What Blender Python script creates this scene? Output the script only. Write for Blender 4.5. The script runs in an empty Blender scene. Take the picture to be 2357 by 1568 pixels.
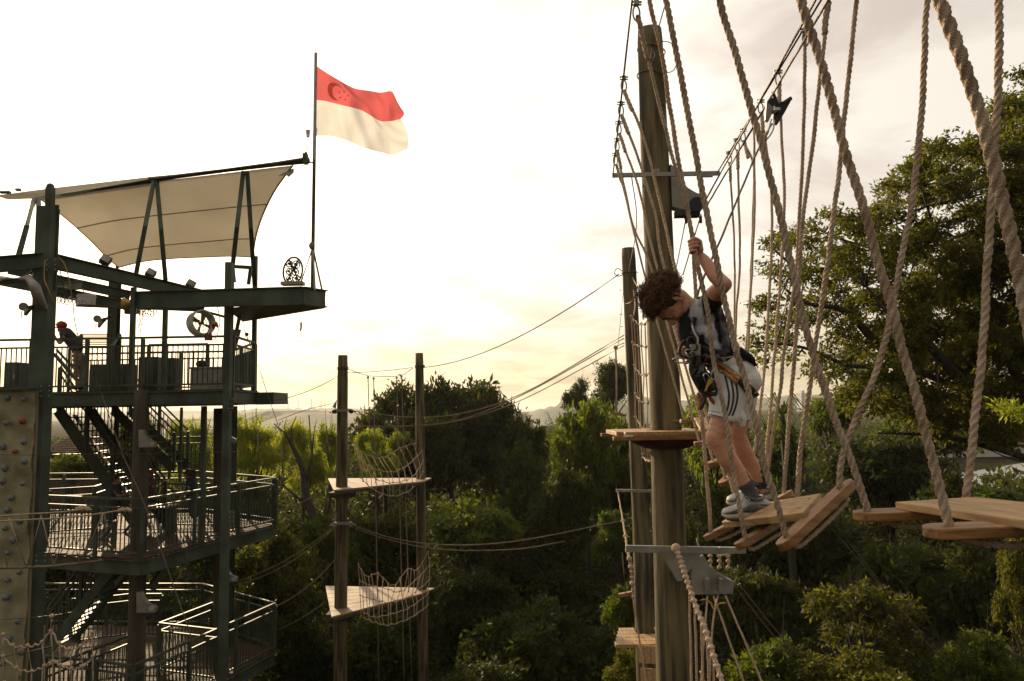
import bpy, bmesh, math, random
import numpy as np
from mathutils import Vector, Matrix, Euler, noise
from mathutils.bvhtree import BVHTree

R = math.radians
random.seed(7)
rng = np.random.default_rng(11)
sc = bpy.context.scene
col = sc.collection

# ------------------------------------------------------------------ camera
EYE = 13.0                     # eye height above the ground in metres
FPX, CX, CY = 1700.0, 1178.5, 784.0   # focal length and centre, measured on a 2357 px wide copy
PITCH = math.atan(155.0 / FPX)
ROLL = R(-1.0)
CAM_ROT = Matrix.Rotation(math.pi / 2 + PITCH, 3, 'X') @ Matrix.Rotation(ROLL, 3, 'Z')
cd = bpy.data.cameras.new('camera')
cd.sensor_width = 36.0
cd.sensor_fit = 'HORIZONTAL'
cd.lens = 36.0 * FPX / 2357.0
cd.clip_start = 0.05
cd.clip_end = 20000
cam = bpy.data.objects.new('camera', cd)
cam.matrix_world = Matrix.Translation((0, 0, EYE)) @ CAM_ROT.to_4x4()
col.objects.link(cam)
sc.camera = cam


def W(x, y, Y):
    """World point seen in direction (x, y) at world distance Y (a surveyor's helper)."""
    d = CAM_ROT @ Vector(((x - CX) / FPX, (CY - y) / FPX, -1.0))
    d *= Y / d.y
    return Vector((d.x, d.y, d.z + EYE))


# ------------------------------------------------------------------ light
sd = (CAM_ROT @ Vector(((330 - CX) / FPX, (CY - 395) / FPX, -1.0))).normalized()   # towards the sun
SUN_EL = math.asin(sd.z)
SUN_AZ = math.atan2(sd.x, sd.y)            # clockwise from +Y
sun = bpy.data.lights.new('sun', 'SUN')
sun.energy = 5.0
sun.angle = R(0.6)
sun.color = (1.0, 0.77, 0.48)
so = bpy.data.objects.new('sun', sun)
so.rotation_euler = sd.to_track_quat('Z', 'Y').to_euler()
so.location = (-20, 40, 40)
col.objects.link(so)

wd = bpy.data.worlds.new('World')
sc.world = wd
wd.use_nodes = True
nt = wd.node_tree
nt.nodes.clear()
N, L = nt.nodes, nt.links
out = N.new('ShaderNodeOutputWorld')
bg = N.new('ShaderNodeBackground')
bg.inputs['Strength'].default_value = 0.10
sky = N.new('ShaderNodeTexSky')
sky.sky_type = 'NISHITA'
sky.sun_disc = False
sky.sun_elevation = SUN_EL
sky.sun_rotation = SUN_AZ
sky.air_density = 1.2
sky.dust_density = 4.0
sky.ozone_density = 1.0
tc = N.new('ShaderNodeTexCoord')
# thin cloud over the whole sky: brighter towards the sun, warm at the horizon
dot = N.new('ShaderNodeVectorMath'); dot.operation = 'DOT_PRODUCT'
nrm = N.new('ShaderNodeVectorMath'); nrm.operation = 'NORMALIZE'
L.new(tc.outputs['Generated'], nrm.inputs[0])
L.new(nrm.outputs[0], dot.inputs[0]); dot.inputs[1].default_value = sd
glow = N.new('ShaderNodeMapRange'); glow.inputs['From Min'].default_value = 0.5; glow.inputs['From Max'].default_value = 1.0
glow.inputs['To Min'].default_value = 0.0; glow.inputs['To Max'].default_value = 1.0
L.new(dot.outputs['Value'], glow.inputs['Value'])
pw = N.new('ShaderNodeMath'); pw.operation = 'POWER'; pw.inputs[1].default_value = 2.0
L.new(glow.outputs[0], pw.inputs[0])
sep = N.new('ShaderNodeSeparateXYZ'); L.new(nrm.outputs[0], sep.inputs[0])
# cloud coordinates: flat layer seen in perspective
zz = N.new('ShaderNodeMath'); zz.operation = 'ADD'; zz.inputs[1].default_value = 0.16
L.new(sep.outputs['Z'], zz.inputs[0])
zm = N.new('ShaderNodeMath'); zm.operation = 'MAXIMUM'; zm.inputs[1].default_value = 0.05
L.new(zz.outputs[0], zm.inputs[0])
dx = N.new('ShaderNodeMath'); dx.operation = 'DIVIDE'; L.new(sep.outputs['X'], dx.inputs[0]); L.new(zm.outputs[0], dx.inputs[1])
dy = N.new('ShaderNodeMath'); dy.operation = 'DIVIDE'; L.new(sep.outputs['Y'], dy.inputs[0]); L.new(zm.outputs[0], dy.inputs[1])
cmb = N.new('ShaderNodeCombineXYZ'); L.new(dx.outputs[0], cmb.inputs[0]); L.new(dy.outputs[0], cmb.inputs[1])
cn = N.new('ShaderNodeTexNoise'); cn.inputs['Scale'].default_value = 2.3; cn.inputs['Detail'].default_value = 8; cn.inputs['Roughness'].default_value = 0.55
cn.inputs['Distortion'].default_value = 0.4
L.new(cmb.outputs[0], cn.inputs['Vector'])
cr = N.new('ShaderNodeMapRange'); cr.inputs['From Min'].default_value = 0.42; cr.inputs['From Max'].default_value = 0.64
L.new(cn.outputs['Fac'], cr.inputs['Value'])
ccol = N.new('ShaderNodeMix'); ccol.data_type = 'RGBA'
ccol.inputs['A'].default_value = (8.4, 7.6, 6.5, 1)
ccol.inputs['B'].default_value = (5.9, 5.05, 4.3, 1)
L.new(cr.outputs[0], ccol.inputs['Factor'])
# warmer yellow and a little dimmer low down
low = N.new('ShaderNodeMapRange'); low.inputs['From Min'].default_value = 0.0; low.inputs['From Max'].default_value = 0.20
low.inputs['To Min'].default_value = 1.0; low.inputs['To Max'].default_value = 0.0; low.interpolation_type = 'SMOOTHSTEP'
L.new(sep.outputs['Z'], low.inputs['Value'])
lowc = N.new('ShaderNodeMix'); lowc.data_type = 'RGBA'; lowc.blend_type = 'MULTIPLY'
lowc.inputs['B'].default_value = (0.70, 0.66, 0.49, 1)
L.new(low.outputs[0], lowc.inputs['Factor']); L.new(ccol.outputs['Result'], lowc.inputs['A'])
gm = N.new('ShaderNodeMath'); gm.operation = 'MULTIPLY_ADD'; gm.inputs[1].default_value = 0.9; gm.inputs[2].default_value = 1.0
L.new(pw.outputs[0], gm.inputs[0])
gs = N.new('ShaderNodeVectorMath'); gs.operation = 'SCALE'
bk = N.new('ShaderNodeMapRange'); bk.inputs['From Min'].default_value = -0.5; bk.inputs['From Max'].default_value = 0.45
bk.inputs['To Min'].default_value = 0.47; bk.inputs['To Max'].default_value = 1.0; bk.interpolation_type = 'SMOOTHSTEP'
L.new(dot.outputs['Value'], bk.inputs['Value'])
gb = N.new('ShaderNodeMath'); gb.operation = 'MULTIPLY'; L.new(gm.outputs[0], gb.inputs[0]); L.new(bk.outputs[0], gb.inputs[1])
L.new(lowc.outputs['Result'], gs.inputs[0]); L.new(gb.outputs[0], gs.inputs['Scale'])
mixc = N.new('ShaderNodeMix'); mixc.data_type = 'RGBA'; mixc.inputs['Factor'].default_value = 0.86
L.new(sky.outputs[0], mixc.inputs['A']); L.new(gs.outputs[0], mixc.inputs['B'])
L.new(mixc.outputs['Result'], bg.inputs['Color'])
L.new(bg.outputs[0], out.inputs['Surface'])

vs = sc.view_settings
vs.view_transform = 'Standard'
vs.look = 'None'
vs.exposure = 0.35
vs.gamma = 1.0
vs.use_curve_mapping = False
sc.render.engine = 'CYCLES'
sc.cycles.max_bounces = 6
sc.cycles.diffuse_bounces = 2
sc.cycles.transmission_bounces = 3
sc.cycles.volume_bounces = 0
sc.cycles.use_denoising = True


# ------------------------------------------------------------------ materials
def mat(name, base, rough=0.7, metal=0.0, var=None, scale=4.0, stretch=(1, 1, 1), bump=0.0, bscale=None,
        trans=0.0, spec=0.5, detail=6, island=0.0, coat=0.0, obj=True, lo=0.35, hi=0.65):
    m = bpy.data.materials.new(name)
    m.use_nodes = True
    n, l = m.node_tree.nodes, m.node_tree.links
    b = n['Principled BSDF']
    b.inputs['Roughness'].default_value = rough
    b.inputs['Metallic'].default_value = metal
    b.inputs['Specular IOR Level'].default_value = spec
    b.inputs['Coat Weight'].default_value = coat
    t = n.new('ShaderNodeTexCoord')
    mp = n.new('ShaderNodeMapping')
    mp.inputs['Scale'].default_value = stretch
    if obj:
        l.new(t.outputs['Object'], mp.inputs['Vector'])
    else:
        g0 = n.new('ShaderNodeNewGeometry'); l.new(g0.outputs['Position'], mp.inputs['Vector'])
    ns = n.new('ShaderNodeTexNoise')
    ns.inputs['Scale'].default_value = scale
    ns.inputs['Detail'].default_value = detail
    l.new(mp.outputs[0], ns.inputs['Vector'])
    mr = n.new('ShaderNodeMapRange'); mr.inputs['From Min'].default_value = lo; mr.inputs['From Max'].default_value = hi
    l.new(ns.outputs['Fac'], mr.inputs['Value'])
    mx = n.new('ShaderNodeMix'); mx.data_type = 'RGBA'
    mx.inputs['A'].default_value = (*base, 1)
    mx.inputs['B'].default_value = (*(var or tuple(c * 0.8 for c in base)), 1)
    l.new(mr.outputs[0], mx.inputs['Factor'])
    c = mx.outputs['Result']
    if island > 0:
        g = n.new('ShaderNodeNewGeometry')
        hs = n.new('ShaderNodeHueSaturation')
        m2 = n.new('ShaderNodeMapRange'); m2.inputs['To Min'].default_value = 1 - island; m2.inputs['To Max'].default_value = 1 + island
        l.new(g.outputs['Random Per Island'], m2.inputs['Value'])
        l.new(m2.outputs[0], hs.inputs['Value'])
        l.new(c, hs.inputs['Color'])
        c = hs.outputs[0]
    l.new(c, b.inputs['Base Color'])
    if bump:
        bp = n.new('ShaderNodeBump'); bp.inputs['Strength'].default_value = bump; bp.inputs['Distance'].default_value = 0.02
        n2 = n.new('ShaderNodeTexNoise'); n2.inputs['Scale'].default_value = bscale or scale * 3; n2.inputs['Detail'].default_value = 5
        l.new(mp.outputs[0], n2.inputs['Vector'])
        l.new(n2.outputs['Fac'], bp.inputs['Height']); l.new(bp.outputs[0], b.inputs['Normal'])
    if trans:
        tr = n.new('ShaderNodeBsdfTranslucent'); ms = n.new('ShaderNodeMixShader')
        ms.inputs[0].default_value = trans
        l.new(c, tr.inputs['Color'])
        l.new(b.outputs[0], ms.inputs[1]); l.new(tr.outputs[0], ms.inputs[2])
        l.new(ms.outputs[0], n['Material Output'].inputs['Surface'])
    return m


def leafmat(name, a, b, tr, trans=0.5, rough=0.6, spec=0.2):
    """Leaf: glossy-ish front, translucent with a yellower transmitted colour, varies leaf by leaf and clump by clump."""
    m = bpy.data.materials.new(name); m.use_nodes = True
    n, l = m.node_tree.nodes, m.node_tree.links
    p = n['Principled BSDF']; p.inputs['Roughness'].default_value = rough; p.inputs['Specular IOR Level'].default_value = spec
    g = n.new('ShaderNodeNewGeometry')
    ns = n.new('ShaderNodeTexNoise'); ns.inputs['Scale'].default_value = 0.55; ns.inputs['Detail'].default_value = 3
    l.new(g.outputs['Position'], ns.inputs['Vector'])
    ad = n.new('ShaderNodeMath'); ad.operation = 'MULTIPLY_ADD'; ad.inputs[1].default_value = 0.7
    l.new(g.outputs['Random Per Island'], ad.inputs[0]); l.new(ns.outputs['Fac'], ad.inputs[2])
    oi = n.new('ShaderNodeObjectInfo'); a2 = n.new('ShaderNodeMath'); a2.operation = 'MULTIPLY_ADD'; a2.inputs[1].default_value = 0.5
    l.new(oi.outputs['Random'], a2.inputs[0]); l.new(ad.outputs[0], a2.inputs[2])
    mr = n.new('ShaderNodeMapRange'); mr.inputs['From Min'].default_value = 0.55; mr.inputs['From Max'].default_value = 1.6
    l.new(a2.outputs[0], mr.inputs['Value'])
    mx = n.new('ShaderNodeMix'); mx.data_type = 'RGBA'
    mx.inputs['A'].default_value = (*a, 1); mx.inputs['B'].default_value = (*b, 1)
    l.new(mr.outputs[0], mx.inputs['Factor'])
    l.new(mx.outputs['Result'], p.inputs['Base Color'])
    t = n.new('ShaderNodeBsdfTranslucent')
    m2 = n.new('ShaderNodeMix'); m2.data_type = 'RGBA'; m2.blend_type = 'MULTIPLY'; m2.inputs['Factor'].default_value = 1.0
    l.new(mx.outputs['Result'], m2.inputs['A']); m2.inputs['B'].default_value = (*tr, 1)
    l.new(m2.outputs['Result'], t.inputs['Color'])
    ms = n.new('ShaderNodeMixShader'); ms.inputs[0].default_value = trans
    l.new(p.outputs[0], ms.inputs[1]); l.new(t.outputs[0], ms.inputs[2])
    l.new(ms.outputs[0], n['Material Output'].inputs['Surface'])
    return m


M = {}
M['leaf_dark'] = leafmat('leaf_dark', (0.015, 0.021, 0.006), (0.050, 0.058, 0.013), (1.9, 1.95, 0.7), 0.42)
M['leaf_mid'] = leafmat('leaf_mid', (0.028, 0.041, 0.010), (0.088, 0.105, 0.020), (2.2, 2.3, 0.7), 0.52)
M['leaf_lime'] = leafmat('leaf_lime', (0.10, 0.135, 0.025), (0.21, 0.24, 0.05), (2.4, 2.2, 0.8), 0.6)
M['leaf_near'] = leafmat('leaf_near', (0.028, 0.036, 0.010), (0.105, 0.105, 0.022), (2.3, 2.2, 0.7), 0.5)
M['bark'] = mat('bark', (0.05, 0.038, 0.026), 0.9, var=(0.025, 0.02, 0.014), scale=3, stretch=(3, 3, 0.6), bump=0.6)
M['ground'] = mat('ground', (0.014, 0.015, 0.008), 1.0, spec=0.0, var=(0.035, 0.028, 0.016), scale=0.3, obj=False, bump=0.4)
M['water'] = mat('water', (0.30, 0.31, 0.27), 0.25, var=(0.26, 0.28, 0.25), scale=0.05, obj=False, bump=0.02, bscale=2)
M['sea'] = mat('sea', (0.30, 0.31, 0.29), 0.35, scale=0.002, obj=False)
M['hill'] = mat('hill', (0.05, 0.07, 0.05), 0.95, var=(0.075, 0.09, 0.06), scale=0.02, obj=False)
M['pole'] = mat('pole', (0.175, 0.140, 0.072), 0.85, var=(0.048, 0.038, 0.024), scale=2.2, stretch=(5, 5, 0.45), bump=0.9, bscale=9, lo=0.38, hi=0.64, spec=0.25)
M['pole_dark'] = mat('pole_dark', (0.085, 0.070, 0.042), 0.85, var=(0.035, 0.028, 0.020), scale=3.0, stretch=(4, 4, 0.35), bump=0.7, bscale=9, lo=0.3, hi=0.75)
M['plank'] = mat('plank', (0.44, 0.275, 0.115), 0.6, var=(0.24, 0.135, 0.05), detail=9, scale=6, stretch=(6, 0.7, 6), bump=0.25, bscale=12)
M['bar'] = mat('bar', (0.29, 0.145, 0.045), 0.5, var=(0.15, 0.068, 0.02), scale=7, stretch=(0.7, 6, 6), bump=0.2, bscale=12)
M['board'] = mat('board', (0.42, 0.30, 0.18), 0.5, var=(0.27, 0.185, 0.11), scale=4, stretch=(0.6, 5, 5), bump=0.2)
M['deckwood'] = mat('deckwood', (0.11, 0.072, 0.042), 0.75, spec=0.08, var=(0.05, 0.034, 0.022), scale=3, stretch=(0.6, 5, 5), bump=0.2)
M['redwood'] = mat('redwood', (0.11, 0.038, 0.022), 0.6, var=(0.06, 0.022, 0.014), scale=5, bump=0.2)
M['rope'] = mat('rope', (0.66, 0.51, 0.375), 0.9, var=(0.42, 0.30, 0.20), scale=14, detail=10, bump=0.8, bscale=260, lo=0.38, hi=0.66, spec=0.15)
M['rope_far'] = mat('rope_far', (0.55, 0.42, 0.30), 0.9, var=(0.38, 0.28, 0.19), scale=30, bump=0.4, spec=0.15)
M['rope_old'] = mat('rope_old', (0.27, 0.20, 0.145), 0.95, var=(0.17, 0.125, 0.09), scale=30, bump=0.4, spec=0.1)
M['wire'] = mat('wire', (0.14, 0.11, 0.07), 0.45, metal=0.7, scale=80, bump=0.5, bscale=200)
M['steel'] = mat('steel', (0.080, 0.100, 0.074), 0.55, var=(0.045, 0.052, 0.038), scale=1.8, bump=0.08, spec=0.16)
M['galv'] = mat('galv', (0.33, 0.31, 0.265), 0.5, metal=0.45, var=(0.22, 0.21, 0.19), scale=5, bump=0.1)
M['chrome'] = mat('chrome', (0.55, 0.53, 0.50), 0.25, metal=1.0, scale=30)
M['black'] = mat('black', (0.018, 0.017, 0.016), 0.55, var=(0.03, 0.028, 0.026), scale=20)
M['canopy'] = mat('canopy', (0.72, 0.68, 0.60), 0.7, var=(0.66, 0.62, 0.54), scale=0.8, trans=0.5, spec=0.2)
M['canopy_seam'] = mat('canopy_seam', (0.30, 0.25, 0.17), 0.8, trans=0.2)
M['flag_red'] = mat('flag_red', (0.50, 0.105, 0.11), 0.7, var=(0.44, 0.09, 0.095), scale=2, trans=0.72, spec=0.1)
M['flag_white'] = mat('flag_white', (0.74, 0.73, 0.72), 0.7, var=(0.66, 0.65, 0.64), scale=2, trans=0.55, spec=0.1)
M['flag_mark'] = mat('flag_mark', (0.62, 0.30, 0.28), 0.8, trans=0.8)
M['wall'] = mat('wall', (0.30, 0.265, 0.15), 0.9, var=(0.17, 0.155, 0.095), scale=2.2, bump=1.0, bscale=9, lo=0.4, hi=0.68)
M['hold_grey'] = mat('hold_grey', (0.16, 0.18, 0.17), 0.6, scale=8, bump=0.3)
M['hold_red'] = mat('hold_red', (0.32, 0.07, 0.03), 0.6, scale=8, bump=0.3)
M['red'] = mat('red', (0.40, 0.03, 0.015), 0.5, scale=8)
M['yellow'] = mat('yellow', (0.55, 0.33, 0.03), 0.5, scale=8)
M['white'] = mat('white', (0.62, 0.60, 0.54), 0.6, scale=8)
M['blueblack'] = mat('blueblack', (0.035, 0.042, 0.075), 0.4, scale=8)
M['rooftile'] = mat('rooftile', (0.13, 0.065, 0.042), 0.8, var=(0.08, 0.045, 0.03), scale=2, bump=0.5)
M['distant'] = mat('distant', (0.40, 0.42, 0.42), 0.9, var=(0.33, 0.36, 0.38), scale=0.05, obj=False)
M['skin'] = mat('skin', (0.56, 0.30, 0.19), 0.48, var=(0.45, 0.205, 0.125), scale=14, spec=0.4, bump=0.05, bscale=60)
M['skin_far'] = mat('skin_far', (0.30, 0.16, 0.10), 0.6, scale=14)
M['hair'] = mat('hair', (0.26, 0.135, 0.060), 0.45, var=(0.13, 0.062, 0.028), scale=40, trans=0.35, spec=0.4, island=0.35)
M['hairbase'] = mat('hairbase', (0.050, 0.026, 0.014), 0.8, scale=40)


# ------------------------------------------------------------------ mesh collecting
def orth(d, up=(0, 0, 1)):
    d = Vector(d).normalized()
    u = Vector(up)
    if abs(d.dot(u)) > 0.98:
        u = Vector((0, 1, 0)) if abs(d.y) < 0.9 else Vector((1, 0, 0))
    s = d.cross(u).normalized()
    return d, s, s.cross(d).normalized()


def smooth_path(pts, sub=4):
    """Catmull-Rom through the points."""
    P = [Vector(p) for p in pts]
    if len(P) < 3 or sub < 2:
        return P
    Q = [P[0] * 2 - P[1]] + P + [P[-1] * 2 - P[-2]]
    o = []
    for i in range(1, len(Q) - 2):
        a, b, c, d = Q[i - 1], Q[i], Q[i + 1], Q[i + 2]
        for k in range(sub):
            t = k / sub
            o.append(0.5 * ((2 * b) + (c - a) * t + (2 * a - 5 * b + 4 * c - d) * t * t + (3 * b - a - 3 * c + d) * t ** 3))
    o.append(P[-1])
    return o


def hang(a, b, sag, n=12):
    a, b = Vector(a), Vector(b)
    return [a.lerp(b, i / n) - Vector((0, 0, sag * 4 * (i / n) * (1 - i / n))) for i in range(n + 1)]


class MB:
    def __init__(s):
        s.v, s.f = [], []

    def add(s, vs_, fs):
        k = len(s.v)
        s.v += [Vector(p) for p in vs_]
        s.f += [tuple(i + k for i in f) for f in fs]
        return s

    def hexa(s, c):
        return s.add(c, [(0, 3, 2, 1), (4, 5, 6, 7), (0, 1, 5, 4), (1, 2, 6, 5), (2, 3, 7, 6), (3, 0, 4, 7)])

    def box(s, c, size, rot=None):
        c = Vector(c); h = [x / 2 for x in size]
        pts = [Vector((x * h[0], y * h[1], z * h[2])) for z in (-1, 1) for x, y in ((-1, -1), (1, -1), (1, 1), (-1, 1))]
        if rot is not None:
            pts = [rot @ p for p in pts]
        return s.hexa([c + p for p in pts])

    def beam(s, a, b, w, h, up=(0, 0, 1), bev=0.0):
        """box from a to b, w across, h along up; the ends may be chamfered in plan"""
        a, b = Vector(a), Vector(b)
        d, sx, u = orth(b - a, up)
        cs = [(-1, -1), (1, -1), (1, 1), (-1, 1)]
        return s.hexa([a + sx * w / 2 * x + u * h / 2 * z for x, z in cs] + [b + sx * w / 2 * x + u * h / 2 * z for x, z in cs])

    def ibeam(s, a, b, w, h, t=0.02, up=(0, 0, 1)):
        a, b = Vector(a), Vector(b)
        d, sx, u = orth(b - a, up)
        s.beam(a + u * (h - t) / 2, b + u * (h - t) / 2, w, t, up)
        s.beam(a - u * (h - t) / 2, b - u * (h - t) / 2, w, t, up)
        s.beam(a, b, t, h - 2 * t - 0.002, up)
        return s

    def tube(s, pts, r, n=8, cap=True, sub=1, closed=False):
        P = smooth_path(pts, sub) if sub > 1 else [Vector(p) for p in pts]
        rs = r if isinstance(r, (list, tuple)) else None
        k = len(s.v)
        m = len(P)
        prev = None
        for i, p in enumerate(P):
            if closed:
                d = P[(i + 1) % m] - P[i - 1]
            else:
                d = (P[min(i + 1, m - 1)] - P[max(i - 1, 0)])
            if d.length < 1e-9:
                d = Vector((0, 0, 1))
            d.normalize()
            if prev is None:
                _, a, b = orth(d)
            else:
                a = (prev - d * prev.dot(d))
                if a.length < 1e-6:
                    _, a, b = orth(d)
                a.normalize()
                b = d.cross(a)
            prev = a
            if rs:
                q = i / (m - 1) * (len(rs) - 1); j = min(int(q), len(rs) - 2); rr = rs[j] * (1 - (q - j)) + rs[j + 1] * (q - j)
            else:
                rr = r
            for j in range(n):
                t = 2 * math.pi * j / n
                s.v.append(p + a * (math.cos(t) * rr) + b * (math.sin(t) * rr))
        for i in range(m - 1 if not closed else m):
            i2 = (i + 1) % m
            for j in range(n):
                j2 = (j + 1) % n
                s.f.append((k + i * n + j, k + i2 * n + j, k + i2 * n + j2, k + i * n + j2))
        if cap and not closed:
            s.f.append(tuple(k + j for j in range(n)))
            s.f.append(tuple(k + (m - 1) * n + j for j in reversed(range(n))))
        return s

    def rope(s, pts, r, pitch=None, n=15, step=None, sub=6, hand=1):
        """three-strand laid rope: a trefoil section turning along the path"""
        P = smooth_path(pts, sub)
        pitch = pitch or r * 7.0
        step = step or pitch / 7
        # resample evenly
        Q = [P[0]]; acc = 0.0
        for i in range(1, len(P)):
            a, b = P[i - 1], P[i]
            Ls = (b - a).length
            while acc + Ls >= step and Ls > 1e-9:
                t = (step - acc) / Ls
                a = a.lerp(b, t); Q.append(a); Ls = (b - a).length; acc = 0.0
            acc += Ls
        Q.append(P[-1])
        k = len(s.v); m = len(Q); prev = None; dist = 0.0
        for i, p in enumerate(Q):
            d = (Q[min(i + 1, m - 1)] - Q[max(i - 1, 0)]).normalized()
            if prev is None:
                _, a, b = orth(d)
            else:
                a = (prev - d * prev.dot(d)).normalized(); b = d.cross(a)
            prev = a
            if i: dist += (Q[i] - Q[i - 1]).length
            ph = hand * 2 * math.pi * dist / pitch + 0.5 * noise.noise(p * 3.0)
            wob = 1.0 + 0.09 * noise.noise(p * 9.0) + 0.05 * noise.noise(p * 40.0)
            if 0 < i < m - 1:
                p = p + (a * noise.noise(p * 6.0) + b * noise.noise(p * 6.0 + Vector((7, 7, 7)))) * r * 0.35
            for j in range(n):
                t = 2 * math.pi * j / n
                rr = r * wob * (0.56 + 0.47 * abs(math.cos(1.5 * t)) ** 0.8)
                tt = t + ph
                s.v.append(p + a * (math.cos(tt) * rr) + b * (math.sin(tt) * rr))
        for i in range(m - 1):
            for j in range(n):
                j2 = (j + 1) % n
                s.f.append((k + i * n + j, k + (i + 1) * n + j, k + (i + 1) * n + j2, k + i * n + j2))
        s.f.append(tuple(k + j for j in range(n)))
        s.f.append(tuple(k + (m - 1) * n + j for j in reversed(range(n))))
        return s

    def ball(s, c, r, nu=10, nv=7, rot=None):
        c = Vector(c)
        rx, ry, rz = (r, r, r) if not isinstance(r, (tuple, list, Vector)) else r
        k = len(s.v)
        vv = [Vector((0, 0, rz))]
        for i in range(1, nv):
            ph = math.pi * i / nv
            for j in range(nu):
                t = 2 * math.pi * j / nu
                vv.append(Vector((rx * math.sin(ph) * math.cos(t), ry * math.sin(ph) * math.sin(t), rz * math.cos(ph))))
        vv.append(Vector((0, 0, -rz)))
        if rot is not None:
            vv = [rot @ p for p in vv]
        s.v += [c + p for p in vv]
        for j in range(nu):
            s.f.append((k, k + 1 + j, k + 1 + (j + 1) % nu))
            e = k + 1 + (nv - 1) * nu
            s.f.append((e, k + 1 + (nv - 2) * nu + (j + 1) % nu, k + 1 + (nv - 2) * nu + j))
        for i in range(nv - 2):
            for j in range(nu):
                a = k + 1 + i * nu
                s.f.append((a + j, a + nu + j, a + nu + (j + 1) % nu, a + (j + 1) % nu))
        return s

    def prism(s, poly, d):
        """closed flat polygon pushed along d"""
        n = len(poly); d = Vector(d); k = len(s.v)
        s.v += [Vector(p) for p in poly] + [Vector(p) + d for p in poly]
        s.f.append(tuple(k + i for i in range(n)))
        s.f.append(tuple(k + n + i for i in reversed(range(n))))
        for i in range(n):
            j = (i + 1) % n
            s.f.append((k + i, k + n + i, k + n + j, k + j))
        return s

    def build(s, name, m, parent=None, smooth=False, base=None, bevel=0.0, **props):
        me = bpy.data.meshes.new(name)
        V = np.array([tuple(p) for p in s.v])
        if parent is not None:
            org = world_loc(parent)
            V = V - np.array(tuple(org))
            loc = Vector((0, 0, 0))
        else:
            if base is None:
                loc = Vector((V[:, 0].mean(), V[:, 1].mean(), V[:, 2].min()))
            else:
                loc = Vector(base)
            V = V - np.array(tuple(loc))
        me.from_pydata([tuple(p) for p in V], [], s.f)
        me.materials.append(m)
        if smooth:
            me.shade_smooth()
        o = bpy.data.objects.new(name, me)
        col.objects.link(o)
        if parent is not None:
            o.parent = parent
        o.location = loc
        if bevel:
            bv = o.modifiers.new('bevel', 'BEVEL'); bv.width = bevel; bv.segments = 2; bv.limit_method = 'ANGLE'
        for k_, v_ in props.items():
            o[k_] = v_
        return o


def world_loc(o):
    l = Vector(o.location)
    while o.parent:
        o = o.parent
        l += o.location
    return l


def thing(name, label, cat, loc, group=None):
    o = bpy.data.objects.new(name, None)
    o.empty_display_size = 0.2
    col.objects.link(o)
    o.location = loc
    o['label'] = label; o['category'] = cat
    if group: o['group'] = group
    return o


def tag(o, label, cat, group=None):
    o['label'] = label; o['category'] = cat
    if group: o['group'] = group
    return o
# ================================================================== SETTING
def sheet(name, m, x0, x1, y0, y1, z, nx=1, ny=1, fn=None):
    b = MB(); k = 0
    xs = np.linspace(x0, x1, nx + 1); ys = np.linspace(y0, y1, ny + 1)
    for y in ys:
        for x in xs:
            b.v.append(Vector((x, y, z + (fn(x, y) if fn else 0))))
    for j in range(ny):
        for i in range(nx):
            a = j * (nx + 1) + i
            b.f.append((a, a + 1, a + nx + 2, a + nx + 1))
    return b.build(name, m, base=(0, 0, 0), smooth=True, kind='structure')


sheet('ground', M['ground'], -6000, 6000, -60, 9000, 0.0)
# far strait: a sheet of pale water before the horizon
sheet('sea', M['sea'], -6000, 6000, 2300, 8990, 0.35)
# small reservoir beyond the wood on the right
bw = MB()
poly = [(58, 62), (100, 60), (190, 100), (200, 165), (120, 165), (75, 130)]
bw.prism([(x, y, 0.02) for x, y in poly], (0, 0, 0.02))
bw.build('reservoir_water', M['water'], base=(100, 100, 0), kind='structure')
# far bank with a low red-roofed shed line
fb = MB()
fb.box((150, 168, 1.0), (170, 3, 2.0))
bank = fb.build('reservoir_bank', M['hill'], base=(150, 168, 0), kind='structure')


def ridge(name, x0, x1, Y, h, seed, m, n=60, depth=120):
    b = MB(); rr = random.Random(seed)
    for j in range(4):
        for i in range(n + 1):
            t = i / n
            x = x0 + (x1 - x0) * t
            e = math.sin(math.pi * t) ** 0.6
            hh = h * e * (0.75 + 0.25 * noise.noise(Vector((t * 6 + seed, 0.3, 0)))) + h * 0.12 * noise.noise(Vector((t * 40, seed, 0)))
            b.v.append(Vector((x, Y + depth * (j - 1.5), max(0, hh) * (0, 1, 1, 0)[j] - 0.3)))
    for j in range(3):
        for i in range(n):
            a = j * (n + 1) + i
            b.f.append((a, a + 1, a + n + 2, a + n + 1))
    return b.build(name, m, smooth=True, base=((x0 + x1) / 2, Y, 0), kind='structure')


ridge('hill', 15, 120, 700, 24, 3, M['hill'])
ridge('hill', -210, -70, 520, 17, 5, M['hill'])
ridge('hill', 30, 420, 1500, 34, 8, M['hill'])
ridge('hill', -900, -200, 1900, 26, 9, M['hill'])
ridge('hill', 350, 1300, 1700, 40, 12, M['hill'])
ridge('hill', -1700, -560, 2100, 30, 15, M['hill'])

# far skyline
def crane(x, ybase, Y, h, label):
    p = W(x, ybase, Y)
    t = thing('harbour_crane', label, 'crane', (p.x, p.y, 0.4), 'harbour cranes on the far shore')
    b = MB()
    for sx in (-9, 9):
        for sy in (-6, 6):
            b.beam((p.x + sx, p.y + sy, 0), (p.x + sx, p.y + sy, h * 0.45), 2.2, 2.2)
    b.beam((p.x - 9, p.y, h * 0.45), (p.x + 9, p.y, h * 0.45), 3, 4)
    b.build('leg_frame', M['distant'], t)
    MB().beam((p.x, p.y, h * 0.45), (p.x, p.y, h), 2.6, 2.6).build('mast', M['distant'], t)
    MB().beam((p.x, p.y, h * 0.5), (p.x + 6, p.y - 20, h * 0.98), 1.8, 1.8).build('boom', M['distant'], t)


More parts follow.
